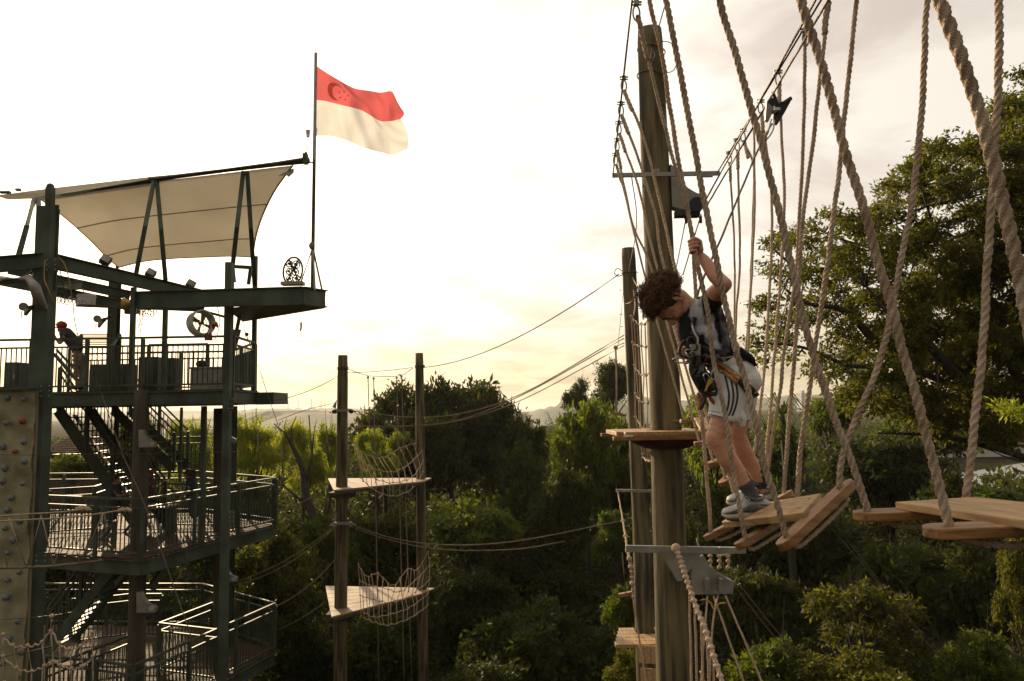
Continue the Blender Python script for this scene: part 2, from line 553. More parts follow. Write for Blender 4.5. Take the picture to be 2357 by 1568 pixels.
for i, (x, h) in enumerate(((663, 52), (686, 55), (717, 56), (739, 50))):
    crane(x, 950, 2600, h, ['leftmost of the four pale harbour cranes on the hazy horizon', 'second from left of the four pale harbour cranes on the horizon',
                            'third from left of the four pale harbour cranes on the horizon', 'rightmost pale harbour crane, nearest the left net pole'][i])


def tower_block(x0, x1, ytop, Y, label, floors=14):
    a, b_ = W(x0, 940, Y), W(x1, 940, Y)
    top = W((x0 + x1) / 2, ytop, Y).z
    t = thing('tower_block', label, 'building', ((a.x + b_.x) / 2, Y, 0))
    w = b_.x - a.x
    MB().box(((a.x + b_.x) / 2, Y + 10, top / 2), (w, 20, top)).build('wall', M['distant'], t)
    wb = MB()
    nx = max(2, int(w / 7))
    for k in range(nx):
        for f in range(floors):
            z = top * (f + 0.5) / floors
            wb.box((a.x + w * (k + 0.5) / nx, Y - 0.1, z), (w / nx * 0.5, 0.4, top / floors * 0.45))
    wb.build('windows', M['hill'], t, kind='stuff')
    MB().box(((a.x + b_.x) / 2, Y + 10, top + 2), (w * 0.4, 8, 4)).build('roof_plant', M['distant'], t)


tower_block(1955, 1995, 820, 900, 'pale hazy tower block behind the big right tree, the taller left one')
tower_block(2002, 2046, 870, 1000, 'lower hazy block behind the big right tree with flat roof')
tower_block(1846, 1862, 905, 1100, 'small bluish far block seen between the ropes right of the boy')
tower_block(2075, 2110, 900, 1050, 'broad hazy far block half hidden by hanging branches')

# low red-roofed building on the far bank of the reservoir
pr = W(2300, 1108, 160)
t = thing('boathouse', 'long low building with reddish roof across the pale water', 'building', (pr.x, 166, 0))
MB().box((pr.x, 166, 1.6), (60, 5, 2.2)).build('wall', M['white'], t)
MB().prism([(pr.x - 31, 162.6, 2.7), (pr.x + 31, 162.6, 2.7), (pr.x + 30, 166, 4.0), (pr.x - 30, 166, 4.0)], (0, 0, 0.2)).prism(
    [(pr.x - 31, 169.4, 2.7), (pr.x + 31, 169.4, 2.7), (pr.x + 30, 166.01, 4.0), (pr.x - 30, 166.01, 4.0)], (0, 0, 0.2)).build('roof', M['rooftile'], t)


# ------------------------------------------------------------------ foliage
def leaves(centres, radii, counts, size, width=0.42, flat=0.8, droop=0.2, upb=0.3, seed=0, twigs=22):
    """rhombic leaves set along short twigs that fan out of every clump; returns verts (n*4,3)"""
    g = np.random.default_rng(seed)
    counts = np.asarray(counts, int); nc = len(counts)
    idx = np.repeat(np.arange(nc), counts)
    C = np.asarray(centres, float)[idx]
    Rr = np.asarray(radii, float)[idx]
    n = len(C)
    td = g.normal(size=(nc, twigs, 3)); td /= np.linalg.norm(td, axis=2)[:, :, None]
    up_ = (td[:, :, 2] < 0) & (g.random((nc, twigs)) < 0.5)
    td[:, :, 2] = np.where(up_, -td[:, :, 2], td[:, :, 2])
    tl = 0.65 + 0.55 * g.random((nc, twigs))
    k = g.integers(0, twigs, n)
    d = td[idx, k]
    t = g.random(n) ** 0.7 * tl[idx, k]
    P = C + d * (Rr * t)[:, None] * np.array([1, 1, flat]) + g.normal(size=(n, 3)) * (0.07 * Rr + size * 0.22)[:, None]
    P[:, 2] -= droop * 0.25 * Rr * t ** 2
    a = d * 0.8 + g.normal(size=(n, 3)) * 0.65; a[:, 2] -= droop * 1.6
    a /= np.linalg.norm(a, axis=1)[:, None]
    nn = g.normal(size=(n, 3)) * 0.75; nn[:, 2] += upb * 2 + 0.3
    b = np.cross(a, nn); b /= (np.linalg.norm(b, axis=1)[:, None] + 1e-9)
    s = size * (0.45 + 0.95 * g.random(n))[:, None]
    q0 = P; q1 = P + a * s * 0.45 + b * s * width * 0.5; q2 = P + a * s; q3 = P + a * s * 0.45 - b * s * width * 0.5
    return np.stack([q0, q1, q2, q3], axis=1).reshape(-1, 3)


def leaf_object(name, verts, m, parent=None, loc=(0, 0, 0), **props):
    me = bpy.data.meshes.new(name)
    n = len(verts) // 4
    me.vertices.add(len(verts)); me.vertices.foreach_set('co', verts.astype(np.float32).ravel())
    me.loops.add(n * 4); me.loops.foreach_set('vertex_index', np.arange(n * 4, dtype=np.int32))
    me.polygons.add(n); me.polygons.foreach_set('loop_start', np.arange(0, n * 4, 4, dtype=np.int32))
    me.update(calc_edges=True)
    me.materials.append(m)
    o = bpy.data.objects.new(name, me)
    o.location = loc
    if parent is not None: o.parent = parent
    for k, v in props.items(): o[k] = v
    col.objects.link(o)
    return o


def crown_clumps(n, seed, rx=1.0, rz=0.8, cr=(0.20, 0.34)):
    """clump centres over a few unequal lobes, so that the outline is lumpy with notches"""
    g = random.Random(seed); out_ = []
    lobes = [(0.0, 0.0, 0.1, 0.62)]
    nl = g.randint(5, 7)
    for i in range(nl):
        a_ = i / nl * 6.283 + g.uniform(-.4, .4); q_ = g.uniform(0.38, 0.62)
        lobes.append((math.cos(a_) * q_, math.sin(a_) * q_, g.uniform(-0.55, 0.45), g.uniform(0.32, 0.5)))
    lobes.append((g.uniform(-.3, .3), g.uniform(-.3, .3), 0.52, 0.40))
    w_ = [l_[3] ** 2 for l_ in lobes]
    for i in range(n):
        lx, ly, lz, lr = g.choices(lobes, w_)[0]
        z = g.uniform(-0.6, 1.0); ph = g.uniform(0, 6.283); s = math.sqrt(1 - z * z)
        k = g.uniform(0.65, 0.95) * lr
        x_, y_, z_ = lx + s * math.cos(ph) * k, ly + s * math.sin(ph) * k, lz + z * k
        r_ = g.uniform(*cr)
        m_ = math.sqrt(x_ * x_ + y_ * y_ + z_ * z_)
        if m_ > 1 - r_ * 0.4:
            f_ = (1 - r_ * 0.4) / m_ * g.uniform(0.93, 1.06); x_ *= f_; y_ *= f_; z_ *= f_
        out_.append(((rx * x_, rx * y_, rz * z_), r_))
    return out_


CROWN = {}


def make_crown_mesh(key, mk, n, per, size, seed, cr=(0.2, 0.34), width=0.42, droop=0.2, rz=0.8, flat=0.75, RAD=4.0):
    cl = crown_clumps(n, seed, 1.0, rz, cr)
    v = leaves([[c * RAD for c in p] for p, r in cl], [r * RAD for p, r in cl], [int(per * (r / 0.27) ** 2) for p, r in cl], size, width, flat, droop, seed=seed)
    me = bpy.data.meshes.new('crown')
    k = len(v) // 4
    me.vertices.add(len(v)); me.vertices.foreach_set('co', v.astype(np.float32).ravel())
    me.loops.add(k * 4); me.loops.foreach_set('vertex_index', np.arange(k * 4, dtype=np.int32))
    me.polygons.add(k); me.polygons.foreach_set('loop_start', np.arange(0, k * 4, 4, dtype=np.int32))
    me.update(calc_edges=True)
    me.materials.append(M[mk])
    # trunk and limbs under the crown, same for all trees of this build
    tb = MB(); g = random.Random(seed)
    H = RAD * 2.6
    tb.tube([(0, 0, -H), (0.04 * RAD, 0.03 * RAD, -H * 0.6), (0, 0.03 * RAD, -RAD * 0.75), (0.03, 0, 0)], [0.08 * RAD, 0.06 * RAD, 0.045 * RAD, 0.015 * RAD], 8, sub=3)
    for p, r in cl[::5]:
        q = Vector(p) * RAD
        tb.tube([(0, 0.05, -RAD * g.uniform(0.3, 0.8)), q * 0.45 + Vector((0, 0, -0.2 * RAD)), q * 0.85], [0.022 * RAD, 0.014 * RAD, 0.004 * RAD], 5, sub=2)
    tm = tb.build('trunk', M['bark'], base=(0, 0, 0), smooth=True)
    CROWN[key] = (me, tm.data, RAD, rz)
    bpy.data.objects.remove(tm)


make_crown_mesh('dark1', 'leaf_dark', 80, 190, 0.24, 1, cr=(0.15, 0.28), RAD=2.5)
make_crown_mesh('dark2', 'leaf_dark', 72, 190, 0.26, 2, cr=(0.16, 0.31), RAD=2.5)
make_crown_mesh('mid1', 'leaf_mid', 72, 190, 0.21, 3, cr=(0.14, 0.26), RAD=2.0)
make_crown_mesh('mid2', 'leaf_mid', 66, 190, 0.23, 4, cr=(0.14, 0.28), droop=0.4, RAD=2.0)
make_crown_mesh('lime1', 'leaf_lime', 80, 230, 0.20, 5, cr=(0.14, 0.27), width=0.2, droop=0.8, rz=1.0, flat=1.1, RAD=1.5)
make_crown_mesh('lime2', 'leaf_lime', 76, 240, 0.20, 6, cr=(0.14, 0.29), width=0.2, droop=0.8, rz=1.15, flat=1.2, RAD=1.6)
make_crown_mesh('near1', 'leaf_near', 100, 190, 0.105, 7, cr=(0.11, 0.23), width=0.42, droop=0.35, RAD=1.15)
make_crown_mesh('near2', 'leaf_mid', 90, 180, 0.11, 8, cr=(0.11, 0.23), width=0.40, droop=0.1, RAD=1.0)


def tree(key, x, ytop, Y, hw, ybot, label, cat='tree', name='broadleaf_tree', group='trees in the wood'):
    """a tree whose crown spans the given directions at distance Y"""
    me, tm, RAD, rz = CROWN[key]
    top, bot = W(x, ytop, Y), W(x, ybot, Y)
    half = (W(x + hw, ytop, Y) - top).x
    cz = top.z - (top.z - bot.z) * 0.52
    hz = (top.z - bot.z) * 0.5
    c = Vector((top.x, Y, cz))
    t = thing(name, label, cat, (c.x, c.y, 0), group)
    sx = half / RAD * 1.08; sz = hz / (RAD * rz)
    o = bpy.data.objects.new('crown', me); col.objects.link(o)
    o.parent = t; o.location = (0, 0, cz); o.scale = (sx, sx, sz)
    o.rotation_euler = (0, 0, random.uniform(0, 6.28))
    o2 = bpy.data.objects.new('trunk', tm); col.objects.link(o2)
    o2.parent = t; o2.location = (0, 0, cz); kz = max(cz / (RAD * 2.6), 0.12)
    o2.scale = (sx, sx, kz)
    return t


TREES = [
    # behind, centre
    ('dark1', 885, 866, 44, 92, 1130, 'dark tree rising behind the two net poles, left part of the tall mass'),
    ('dark2', 1035, 846, 46, 125, 1160, 'tallest dark round tree just right of the right net pole'),
    ('dark1', 1155, 878, 43, 100, 1180, 'dark spreading tree at the right end of the tall mass, beside the hazy hill'),
    ('dark2', 965, 930, 40, 110, 1180, 'dark tree crown directly behind the upper net'),
    ('dark1', 1210, 1010, 36, 95, 1300, 'dark bushy tree below the hazy hill, left of the main pole'),
    ('lime1', 452, 946, 38, 62, 1140, 'yellow-green feathery tree just right of the tower, the leftmost'),
    ('lime2', 585, 938, 36, 72, 1150, 'tall yellow-green feathery tree between the tower deck and the bare branches'),
    ('lime1', 700, 948, 37, 62, 1150, 'yellow-green feathery tree behind the bare dark branches'),
    ('lime2', 762, 958, 40, 42, 1130, 'slim yellow-green tree partly behind the left net pole'),
    ('lime1', 868, 972, 36, 48, 1120, 'yellow-green tree between the net poles, the left one'),
    ('lime2', 932, 982, 38, 42, 1110, 'yellow-green tree between the net poles, the right one'),
    ('dark1', 1330, 866, 58, 34, 970, 'small thin dark tree on the skyline left of the second pole'),
    ('dark2', 1408, 820, 55, 54, 960, 'taller dark tree on the skyline touching the second pole'),
    ('mid1', 1345, 905, 34, 92, 1220, 'bright green leafy tree left of the second pole'),
    ('mid2', 1425, 935, 36, 75, 1240, 'green tree directly behind the second pole'),
    ('mid1', 1640, 880, 34, 90, 1200, 'green tree behind the boy between the main pole and his legs'),
    ('mid1', 165, 1038, 34, 62, 1130, 'round green bush-like tree seen through the tower stairs'),
    ('dark1', 60, 960, 44, 60, 1100, 'dark tree glimpsed behind the tower left of the stairs'),
    ('mid2', 300, 962, 40, 80, 1120, 'green tree behind the tower poles, above the middle deck'),
    ('dark2', 520, 1090, 31, 110, 1330, 'dark tree behind the right end of the middle tower deck'),
    ('dark1', 1300, 1060, 31, 95, 1290, 'dark tree filling the gap left of the round wooden deck'),
    ('dark2', 1180, 1400, 22, 120, 1640, 'dark shrubby tree low in the centre of the picture'),
    ('dark1', 380, 1330, 27, 120, 1560, 'dark tree behind the lowest tower deck'),
    ('dark2', 1600, 1180, 26, 90, 1480, 'dark tree just right of the thick pole, below the boy\'s knees'),
    # middle and low, left and centre
    ('near1', 650, 1212, 25, 118, 1480, 'green round tree below the bare branches, right of the tower decks'),
    ('mid2', 760, 1180, 29, 90, 1420, 'green tree low behind the left net pole'),
    ('mid1', 1090, 1140, 30, 125, 1330, 'medium green tree low between the right net pole and the second pole'),
    ('dark2', 900, 1150, 32, 110, 1400, 'dark tree below the upper platform between the net poles'),
    ('dark1', 1250, 1190, 30, 120, 1440, 'dark tree low in the centre, left of the second pole'),
    ('dark2', 1080, 1290, 25, 120, 1570, 'dark shrubby tree low to the right of the lower platform'),
    ('dark1', 1290, 1370, 23, 120, 1640, 'dark shrubby tree at the bottom left of the ladder platform'),
    ('dark2', 880, 1400, 24, 120, 1650, 'dark shrubby tree at the bottom between the net poles'),
    ('dark1', 690, 1400, 22, 100, 1640, 'dark shrub at the bottom right of the lowest tower deck'),
    ('dark1', 1110, 1500, 20, 130, 1700, 'dark shrub at the bottom edge right of the right net pole'),
    ('mid2', 1420, 1170, 26, 55, 1310, 'small green tree behind the steel arm of the second pole'),
    ('near2', 1440, 1335, 17, 58, 1480, 'sunlit leafy bush left of the ladder platform, the upper one'),
    ('near1', 1430, 1490, 15, 60, 1640, 'sunlit leafy bush below the ladder platform, at the bottom edge'),
    # right
    ('mid1', 1905, 908, 52, 68, 1040, 'small round olive tree behind the ropes right of the boy'),
    ('mid2', 1800, 960, 38, 70, 1130, 'green tree behind the ropes, above the boy\'s step'),
    ('dark2', 2040, 985, 32, 135, 1230, 'dense dark round tree above the gap between the two nearest steps'),
    ('mid1', 2100, 940, 40, 110, 1120, 'olive tree beneath the drooping branches on the right'),
    ('dark1', 2160, 1080, 28, 95, 1290, 'dark tree beside the pale water, left of the near step'),
    ('dark2', 1720, 1080, 30, 110, 1330, 'dark tree behind the boy\'s feet'),
    ('dark1', 1870, 1120, 27, 130, 1400, 'dark tree behind the tilted step'),
    ('dark2', 2050, 1230, 24, 150, 1520, 'very dark tree below the gap between the steps'),
    ('dark1', 2280, 1240, 22, 120, 1520, 'very dark tree under the near step'),
    ('dark2', 1740, 1290, 22, 120, 1560, 'dark tree right of the lower steel arm'),
    ('near1', 1985, 1345, 17, 140, 1560, 'leafy vine-covered bush, round topped, low on the right'),
    ('near2', 1780, 1450, 14, 120, 1680, 'sunlit leafy bush at the bottom beside the hanging ropes'),
    ('near1', 2000, 1490, 13, 160, 1720, 'sunlit bush along the bottom edge, right of centre'),
    ('near2', 2250, 1440, 16, 110, 1640, 'leafy bush in the bottom right corner'),
    ('near1', 2350, 1225, 15, 68, 1500, 'hanging leafy growth at the right edge below the near step'),
    ('near2', 2290, 1115, 34, 110, 1200, 'low bush on the near bank of the pale water'),
]
for a in TREES:
    tree(*a)

# the rest of the wood: one mass of many crowns behind and between
def woodland(name, spots, m, size, per, seed):
    C, RR, K = [], [], []
    g = random.Random(seed)
    for (x, y, z, r) in spots:
        for p, cr in crown_clumps(26, g.randint(0, 9999), 1.0, 0.75, (0.26, 0.42)):
            C.append((x + p[0] * r, y + p[1] * r, z + p[2] * r)); RR.append(cr * r); K.append(int(per))
    v = leaves(C, RR, K, size, 0.5, 0.8, 0.2, seed=seed)
    return leaf_object(name, v, m, kind='stuff')


spots = []
g = random.Random(5)
for Y in (52, 60, 70, 82, 96, 112, 132, 155, 185):
    n = int(2.2 * Y / 9)
    for i in range(n):
        X = -0.80 * Y + 1.6 * Y * (i + g.random()) / n
        if 0.52 * Y < X and 60 < Y < 170: continue     # open water
        r = g.uniform(3.5, 5.5) * (1 + Y / 200)
        top = g.uniform(7.5, 10.5)
        spots.append((X, Y + g.uniform(-4, 4), top - r * 0.75, r))
woodland('distant_woodland', spots, M['leaf_dark'], 0.55, 90, 3)
spots = []
for Y in (17, 20, 23.5, 27, 31, 36, 41, 46):
    n = int(1.7 * Y / 4.5)
    for i in range(n):
        X = -0.80 * Y + 1.6 * Y * (i + g.random()) / n
        r = g.uniform(2.2, 3.2)
        top = min(g.uniform(3.0, 5.0) + (Y - 17) * 0.13, EYE - 4.5)
        if X < -2 and Y < 27: top = min(top, 2.2)
        spots.append((X, Y + g.uniform(-1.5, 1.5), top - r * 0.75, r))
woodland('undergrowth', spots, M['leaf_dark'], 0.24, 130, 4)

# bare dead tree beside the lime trees
t = thing('bare_tree', 'bare dark branching tree in front of the yellow-green trees', 'tree', W(735, 1400, 30), None)
b = MB()
q = lambda x, y, d=0: W(x, y, 30 + d)
b.tube([q(750, 1330), q(735, 1240), q(722, 1190), q(703, 1130), q(696, 1080), q(675, 1030), q(655, 995)], [0.22, 0.17, 0.13, 0.06], 8, sub=3)
for pts, r in (([q(703, 1120), q(716, 1060), q(722, 1000)], 0.07), ([q(675, 1030), q(670, 990), q(682, 958)], 0.05),
               ([q(655, 995), q(640, 985), q(632, 975)], 0.04), ([q(722, 1190), q(690, 1150), q(655, 1120), q(640, 1085)], 0.08),
               ([q(735, 1240), q(755, 1180), q(765, 1120), q(780, 1070)], 0.09), ([q(696, 1080), q(680, 1060), q(650, 1050)], 0.04),
               ([q(750, 1330), q(752, 1250), q(748, 1180), q(757, 1120)], 0.08), ([q(663, 1005), q(655, 985), q(660, 962)], 0.03)):
    b.tube(pts, [r, r * 0.6, r * 0.25], 6, sub=3)
b.build('trunk', M['bark'], t, smooth=True)

# ------------------------------------------------------------------ the big tree on the right
def inside(x, y, P):
    c = False; j = len(P) - 1
    for i in range(len(P)):
        if ((P[i][1] > y) != (P[j][1] > y)) and (x < (P[j][0] - P[i][0]) * (y - P[i][1]) / (P[j][1] - P[i][1]) + P[i][0]):
            c = not c
        j = i
    return c


t = thing('spreading_tree', 'huge spreading tree filling the right side with dark hanging branches', 'tree', (12.6, 19, 0))
limbs = [
    [(2560, 1500, 19), (2540, 1200, 19), (2520, 900, 19), (2500, 600, 19), (2480, 300, 19.5)],
    [(2540, 1180, 19), (2400, 1075, 18), (2280, 1035, 17.5), (2150, 1000, 17), (2020, 1000, 17)],
    [(2525, 1000, 19), (2380, 930, 18), (2230, 900, 17), (2080, 850, 17), (1960, 850, 16.5), (1850, 800, 16.5), (1740, 790, 16)],
    [(2515, 900, 19), (2350, 760, 19), (2200, 640, 20), (2060, 590, 20), (1950, 560, 20), (1850, 510, 20)],
    [(2510, 850, 19), (2400, 780, 18), (2290, 690, 17.5), (2170, 560, 17.5), (2120, 430, 17.5)],
    [(2500, 700, 19), (2400, 520, 19), (2300, 400, 19), (2230, 320, 19)],
    [(2080, 850, 17), (2010, 780, 17), (1940, 720, 17), (1850, 690, 17), (1780, 640, 17)],
    [(2230, 900, 17), (2120, 780, 16), (2040, 720, 16), (1990, 660, 16)],
    [(1950, 560, 20), (1900, 620, 20), (1830, 610, 20), (1770, 570, 20)],
    [(2350, 760, 19), (2270, 780, 18), (2190, 770, 18), (2100, 700, 18)],
    [(2380, 930, 18), (2330, 850, 17), (2310, 780, 17), (2260, 650, 17)],
]
tb = MB()
for i, Lm in enumerate(limbs):
    pts = [W(*p) + Vector((0, 0, random.uniform(-.08, .08))) for p in Lm]
    if i == 0:
        r0 = [0.45, 0.38, 0.3, 0.2, 0.1]
    else:
        r0 = [0.14, 0.09, 0.05, 0.02]
    tb.tube(pts, r0, 7, sub=4)
P = [(1725, 800), (1770, 575), (1840, 500), (1890, 460), (1970, 520), (2060, 440), (2120, 350), (2210, 300), (2290, 245),
     (2360, 215), (2480, 150), (2650, 400), (2650, 1150), (2420, 1040), (2270, 1020), (2120, 985), (1960, 920), (1850, 830), (1770, 840)]
cen, rad, cnt = [], [], []
g = random.Random(21)
limbpts = [q_ for Lm in limbs[1:] for q_ in smooth_path([W(*p) for p in Lm], 3)]
tries = 0
while len(cen) < 540 and tries < 20000:
    tries += 1
    x, y = g.uniform(1700, 2640), g.uniform(160, 1150)
    if not inside(x, y, P): continue
    if x < 1900 and g.random() < 0.35: continue
    if x > 2420 and g.random() < 0.6: continue
    c = W(x, y, g.uniform(15.6, 21.0))
    cen.append(tuple(c)); r = g.uniform(0.28, 0.62) * (0.8 if x < 1950 else 1.0)
    rad.append(r); cnt.append(int(430 * (r / 0.5) ** 2 * (0.55 if x < 1930 else 0.85 if x < 2080 else 1.15)))
    if g.random() < 0.6:
        near = min(limbpts, key=lambda p_: (p_ - c).length)
        mid = (near + c) / 2 + Vector((0, 0, -0.1))
        tb.tube([near, mid, c], [0.03, 0.018, 0.008], 4, sub=2)
for x, y, Y, r in ((2346, 165, 17, .3), (2355, 185, 17, .22), (1745, 800, 16, .3), (1760, 835, 16, .25), (1728, 775, 16, .2), (1775, 560, 20, .35), (1800, 545, 20, .3), (1765, 690, 17, .3), (1735, 700, 17, .2)):
    cen.append(tuple(W(x, y, Y))); rad.append(r); cnt.append(int(260 * (r / 0.4) ** 2))
tb.tube([W(2500, 260, 19), W(2420, 190, 18), W(2346, 168, 17)], [0.05, 0.02, 0.01], 5, sub=3)
tb.build('trunk', M['bark'], t, smooth=True)
org = np.array(tuple(world_loc(t)))
v = leaves(cen, rad, cnt, 0.118, 0.42, 0.62, 0.3, upb=0.15, seed=31, twigs=13)
leaf_object('crown', v - org, M['leaf_near'], t)
# fresh green feathery shoot at the right edge (2290-2357, 920-990)
cen = [tuple(W(2300 + 14 * i, 935 + 5 * i, 8.5)) for i in range(7)]
v = leaves(cen, [0.12] * 7, [90] * 7, 0.07, 0.22, 0.8, 0.1, seed=8)
leaf_object('shoot', v - org, M['leaf_lime'], t, label='fresh bright green feathery shoot', kind='stuff')

# strap-leaved pandan behind the ropes
t = thing('screw_pine', 'spiky strap-leaved palm behind the ropes right of the boy', 'palm', (W(1830, 1000, 24).x, 24, 0))
b = MB()
for cx_, cy_ in ((1800, 915), (1780, 965)):
    c = W(cx_, cy_ + 40, 24 + random.uniform(-.8, .8))
    for i in range(46):
        a = random.uniform(0, 6.283); l = random.uniform(0.6, 1.1); u = random.uniform(0.1, 1.0)
        d = Vector((math.cos(a), math.sin(a), 0)); s_ = Vector((-d.y, d.x, 0)) * 0.022
        p1 = c + d * l * 0.5 + Vector((0, 0, u * 0.75)); p2 = c + d * l + Vector((0, 0, u * 0.45 - 0.35))
        b.add([c - s_, c + s_, p1 + s_, p1 - s_, p2], [(0, 1, 2, 3), (3, 2, 4)])
b.build('fronds', M['leaf_mid'], t, kind='stuff')
MB().tube([(W(1795, 1000, 24).x, 24, 0), (W(1795, 1000, 24).x + .2, 24, 7), W(1800, 955, 24)], [0.16, 0.12, 0.1], 8, sub=3).build('trunk', M['bark'], t, smooth=True)

# ------------------------------------------------------------------ thin warm haze over everything
hz = bpy.data.materials.new('haze'); hz.use_nodes = True
hz.node_tree.nodes.clear()
ho = hz.node_tree.nodes.new('ShaderNodeOutputMaterial'); hv_ = hz.node_tree.nodes.new('ShaderNodeVolumePrincipled')
hv_.inputs['Color'].default_value = (0.95, 0.93, 0.88, 1); hv_.inputs['Density'].default_value = 0.00016; hv_.inputs['Anisotropy'].default_value = 0.35
hz.node_tree.links.new(hv_.outputs[0], ho.inputs['Volume'])
MB().box((0, 4460, 29), (12400, 9200, 60)).build('haze', hz, base=(0, 4460, -1), kind='stuff')
# ================================================================== POLES
def wood_pole(name, label, pts, radii, m='pole', group='timber poles of the ropes course', ground=True, sink=0.0):
    """tapered leaning log; pts are (x, y, Y) sightings from top to bottom"""
    P = [W(*p) for p in pts]
    if ground:
        d = (P[-1] - P[-2]).normalized()
        k = P[-1].z / -d.z
        P.append(P[-1] + d * k)
        radii = list(radii) + [radii[-1] * 1.06]
    base = P[-1]
    t = thing(name, label, 'pole', base, group)
    b = MB(); n = 20
    Q, rr = [], []
    segs = []
    for i in range(len(P) - 1):
        m_ = 14
        for j in range(m_):
            s = j / m_
            segs.append((P[i].lerp(P[i + 1], s), radii[i] * (1 - s) + radii[i + 1] * s))
    segs.append((P[-1], radii[-1]))
    d, a, c = orth(P[1] - P[0])
    for i, (p, r) in enumerate(segs):
        for j in range(n):
            th = 2 * math.pi * j / n
            w = 1 + 0.035 * noise.noise(Vector((math.cos(th) * 1.5, math.sin(th) * 1.5, p.z * 0.8))) + 0.02 * noise.noise(Vector((math.cos(th) * 5, math.sin(th) * 5, p.z * 3)))
            if i == 0: w *= 0.93
            b.v.append(p + (a * math.cos(th) + c * math.sin(th)) * r * w - (d * 0.0 if i else Vector((0, 0, 0))))
    for i in range(len(segs) - 1):
        for j in range(n):
            j2 = (j + 1) % n
            b.f.append((i * n + j, i * n + j2, (i + 1) * n + j2, (i + 1) * n + j))
    b.f.append(tuple(reversed(range(n))))
    b.build('shaft', M[m], t, smooth=False)
    o = t.children[0]
    for p in o.data.polygons: p.use_smooth = len(p.vertices) == 4
    # drying cracks as thin dark slivers on the near side
    cb = MB()
    top_ = pts[0][2] * 0 + P[0].z
    for k in range(26):
        s = random.uniform(0.02, 0.8); Lz = (P[0].z - max(P[-1].z, EYE - 7)) 
        z = P[0].z - s * Lz; a_ = random.uniform(-1.0, 1.0); l_ = random.uniform(0.15, 0.7)
        row = []
        for j in range(6):
            zz_ = z - l_ * j / 5
            i_ = min(range(len(segs)), key=lambda q: abs(segs[q][0].z - zz_))
            c0_, r0_ = segs[i_]; i2 = min(max(i_ + (1 if zz_ < c0_.z else -1), 0), len(segs) - 1)
            c1_, r1_ = segs[i2]; f_ = 0 if abs(c1_.z - c0_.z) < 1e-6 else (zz_ - c0_.z) / (c1_.z - c0_.z)
            cc_ = c0_.lerp(c1_, f_); rr_ = (r0_ + (r1_ - r0_) * f_) * 1.002
            w_ = 0.0022 * math.sin(math.pi * (j + 0.3) / 5.6); aa = a_ + 0.03 * math.sin(j * 1.7 + k)
            row.append([Vector((cc_.x + math.sin(aa + e * w_ / rr_) * rr_, cc_.y - math.cos(aa) * rr_, zz_)) for e in (-1, 1)])
        k0 = len(cb.v)
        for a2, b2 in row: cb.v += [a2, b2]
        for j in range(5): cb.f.append((k0 + 2 * j, k0 + 2 * j + 1, k0 + 2 * j + 3, k0 + 2 * j + 2))
    cb.build('drying_cracks', M['black'], t, kind='stuff')
    return t, P


POLE_X = [(1495, 70, 7.62), (1512, 470, 7.62), (1532, 940, 7.62), (1550, 1568, 7.62)]
main_pole, MP = wood_pole('timber_pole', 'thick mossy timber pole behind the boy, carrying the cables', POLE_X, [0.136, 0.150, 0.160, 0.170])
# wires wound round its top
b = MB()
for zz_, rr_ in ((118, 0.146), (178, 0.149)):
    c = W(1499, zz_, 7.62)
    b.tube([c + Vector((math.cos(a) * rr_, math.sin(a) * rr_, -0.03 * math.cos(a))) for a in np.linspace(0, 2 * math.pi, 22)[:-1]], 0.006, 6, closed=True)
b.tube([W(1523, 95, 7.5), W(1545, 100, 7.5), W(1560, 125, 7.5), W(1552, 160, 7.5), W(1530, 170, 7.5)], 0.005, 5, sub=5)
b.tube([W(1525, 170, 7.5), W(1538, 190, 7.5), W(1536, 225, 7.5), W(1526, 245, 7.5)], 0.006, 5, sub=5)
b.build('wire_band', M['wire'], main_pole, smooth=True)
b = MB()
b.tube([W(1500, 110, 7.42), W(1498, 130, 7.42), W(1503, 142, 7.42), W(1507, 125, 7.42)], 0.006, 6, closed=True, sub=1)
b.build('shackle', M['galv'], main_pole, smooth=True)
b = MB()
b.box(W(1512, 395, 7.45), (0.05, 0.03, 0.05)).tube([W(1512, 395, 7.44), W(1512, 395, 7.40)], 0.012, 8)
b.build('eye_bolt', M['galv'], main_pole)
for y_ in (968,):
    MB().box(W(1560, 968, 7.45), (0.10, 0.02, 0.012)).build('cleat', M['galv'], main_pole)

pole2, P2 = wood_pole('timber_pole', 'second timber pole left of the thick one, slimmer and farther', [(1446, 572, 13.5), (1461, 900, 13.5), (1476, 1200, 13.5), (1484, 1450, 13.5)],
                      [0.128, 0.140, 0.160, 0.170])
b = MB()
c = W(1449, 628, 13.5)
b.tube([c + Vector((math.cos(a) * 0.145, math.sin(a) * 0.145, 0)) for a in np.linspace(0, 2 * math.pi, 20)[:-1]], 0.008, 5, closed=True)
b.tube([W(1437, 628, 13.3), W(1422, 618, 13.3), W(1414, 628, 13.3), W(1424, 636, 13.3), W(1437, 630, 13.3)], 0.008, 5, sub=4)
b.build('wire_band', M['wire'], pole2, smooth=True)
b = MB()
for y_ in (668, 724, 752, 1184, 1211, 1236):
    b.tube([W(1431 + (y_ - 668) * .032, y_, 13.3), W(1424 + (y_ - 668) * .032, y_, 13.3)], 0.01, 6)
b.build('bolts', M['galv'], pole2, kind='stuff')

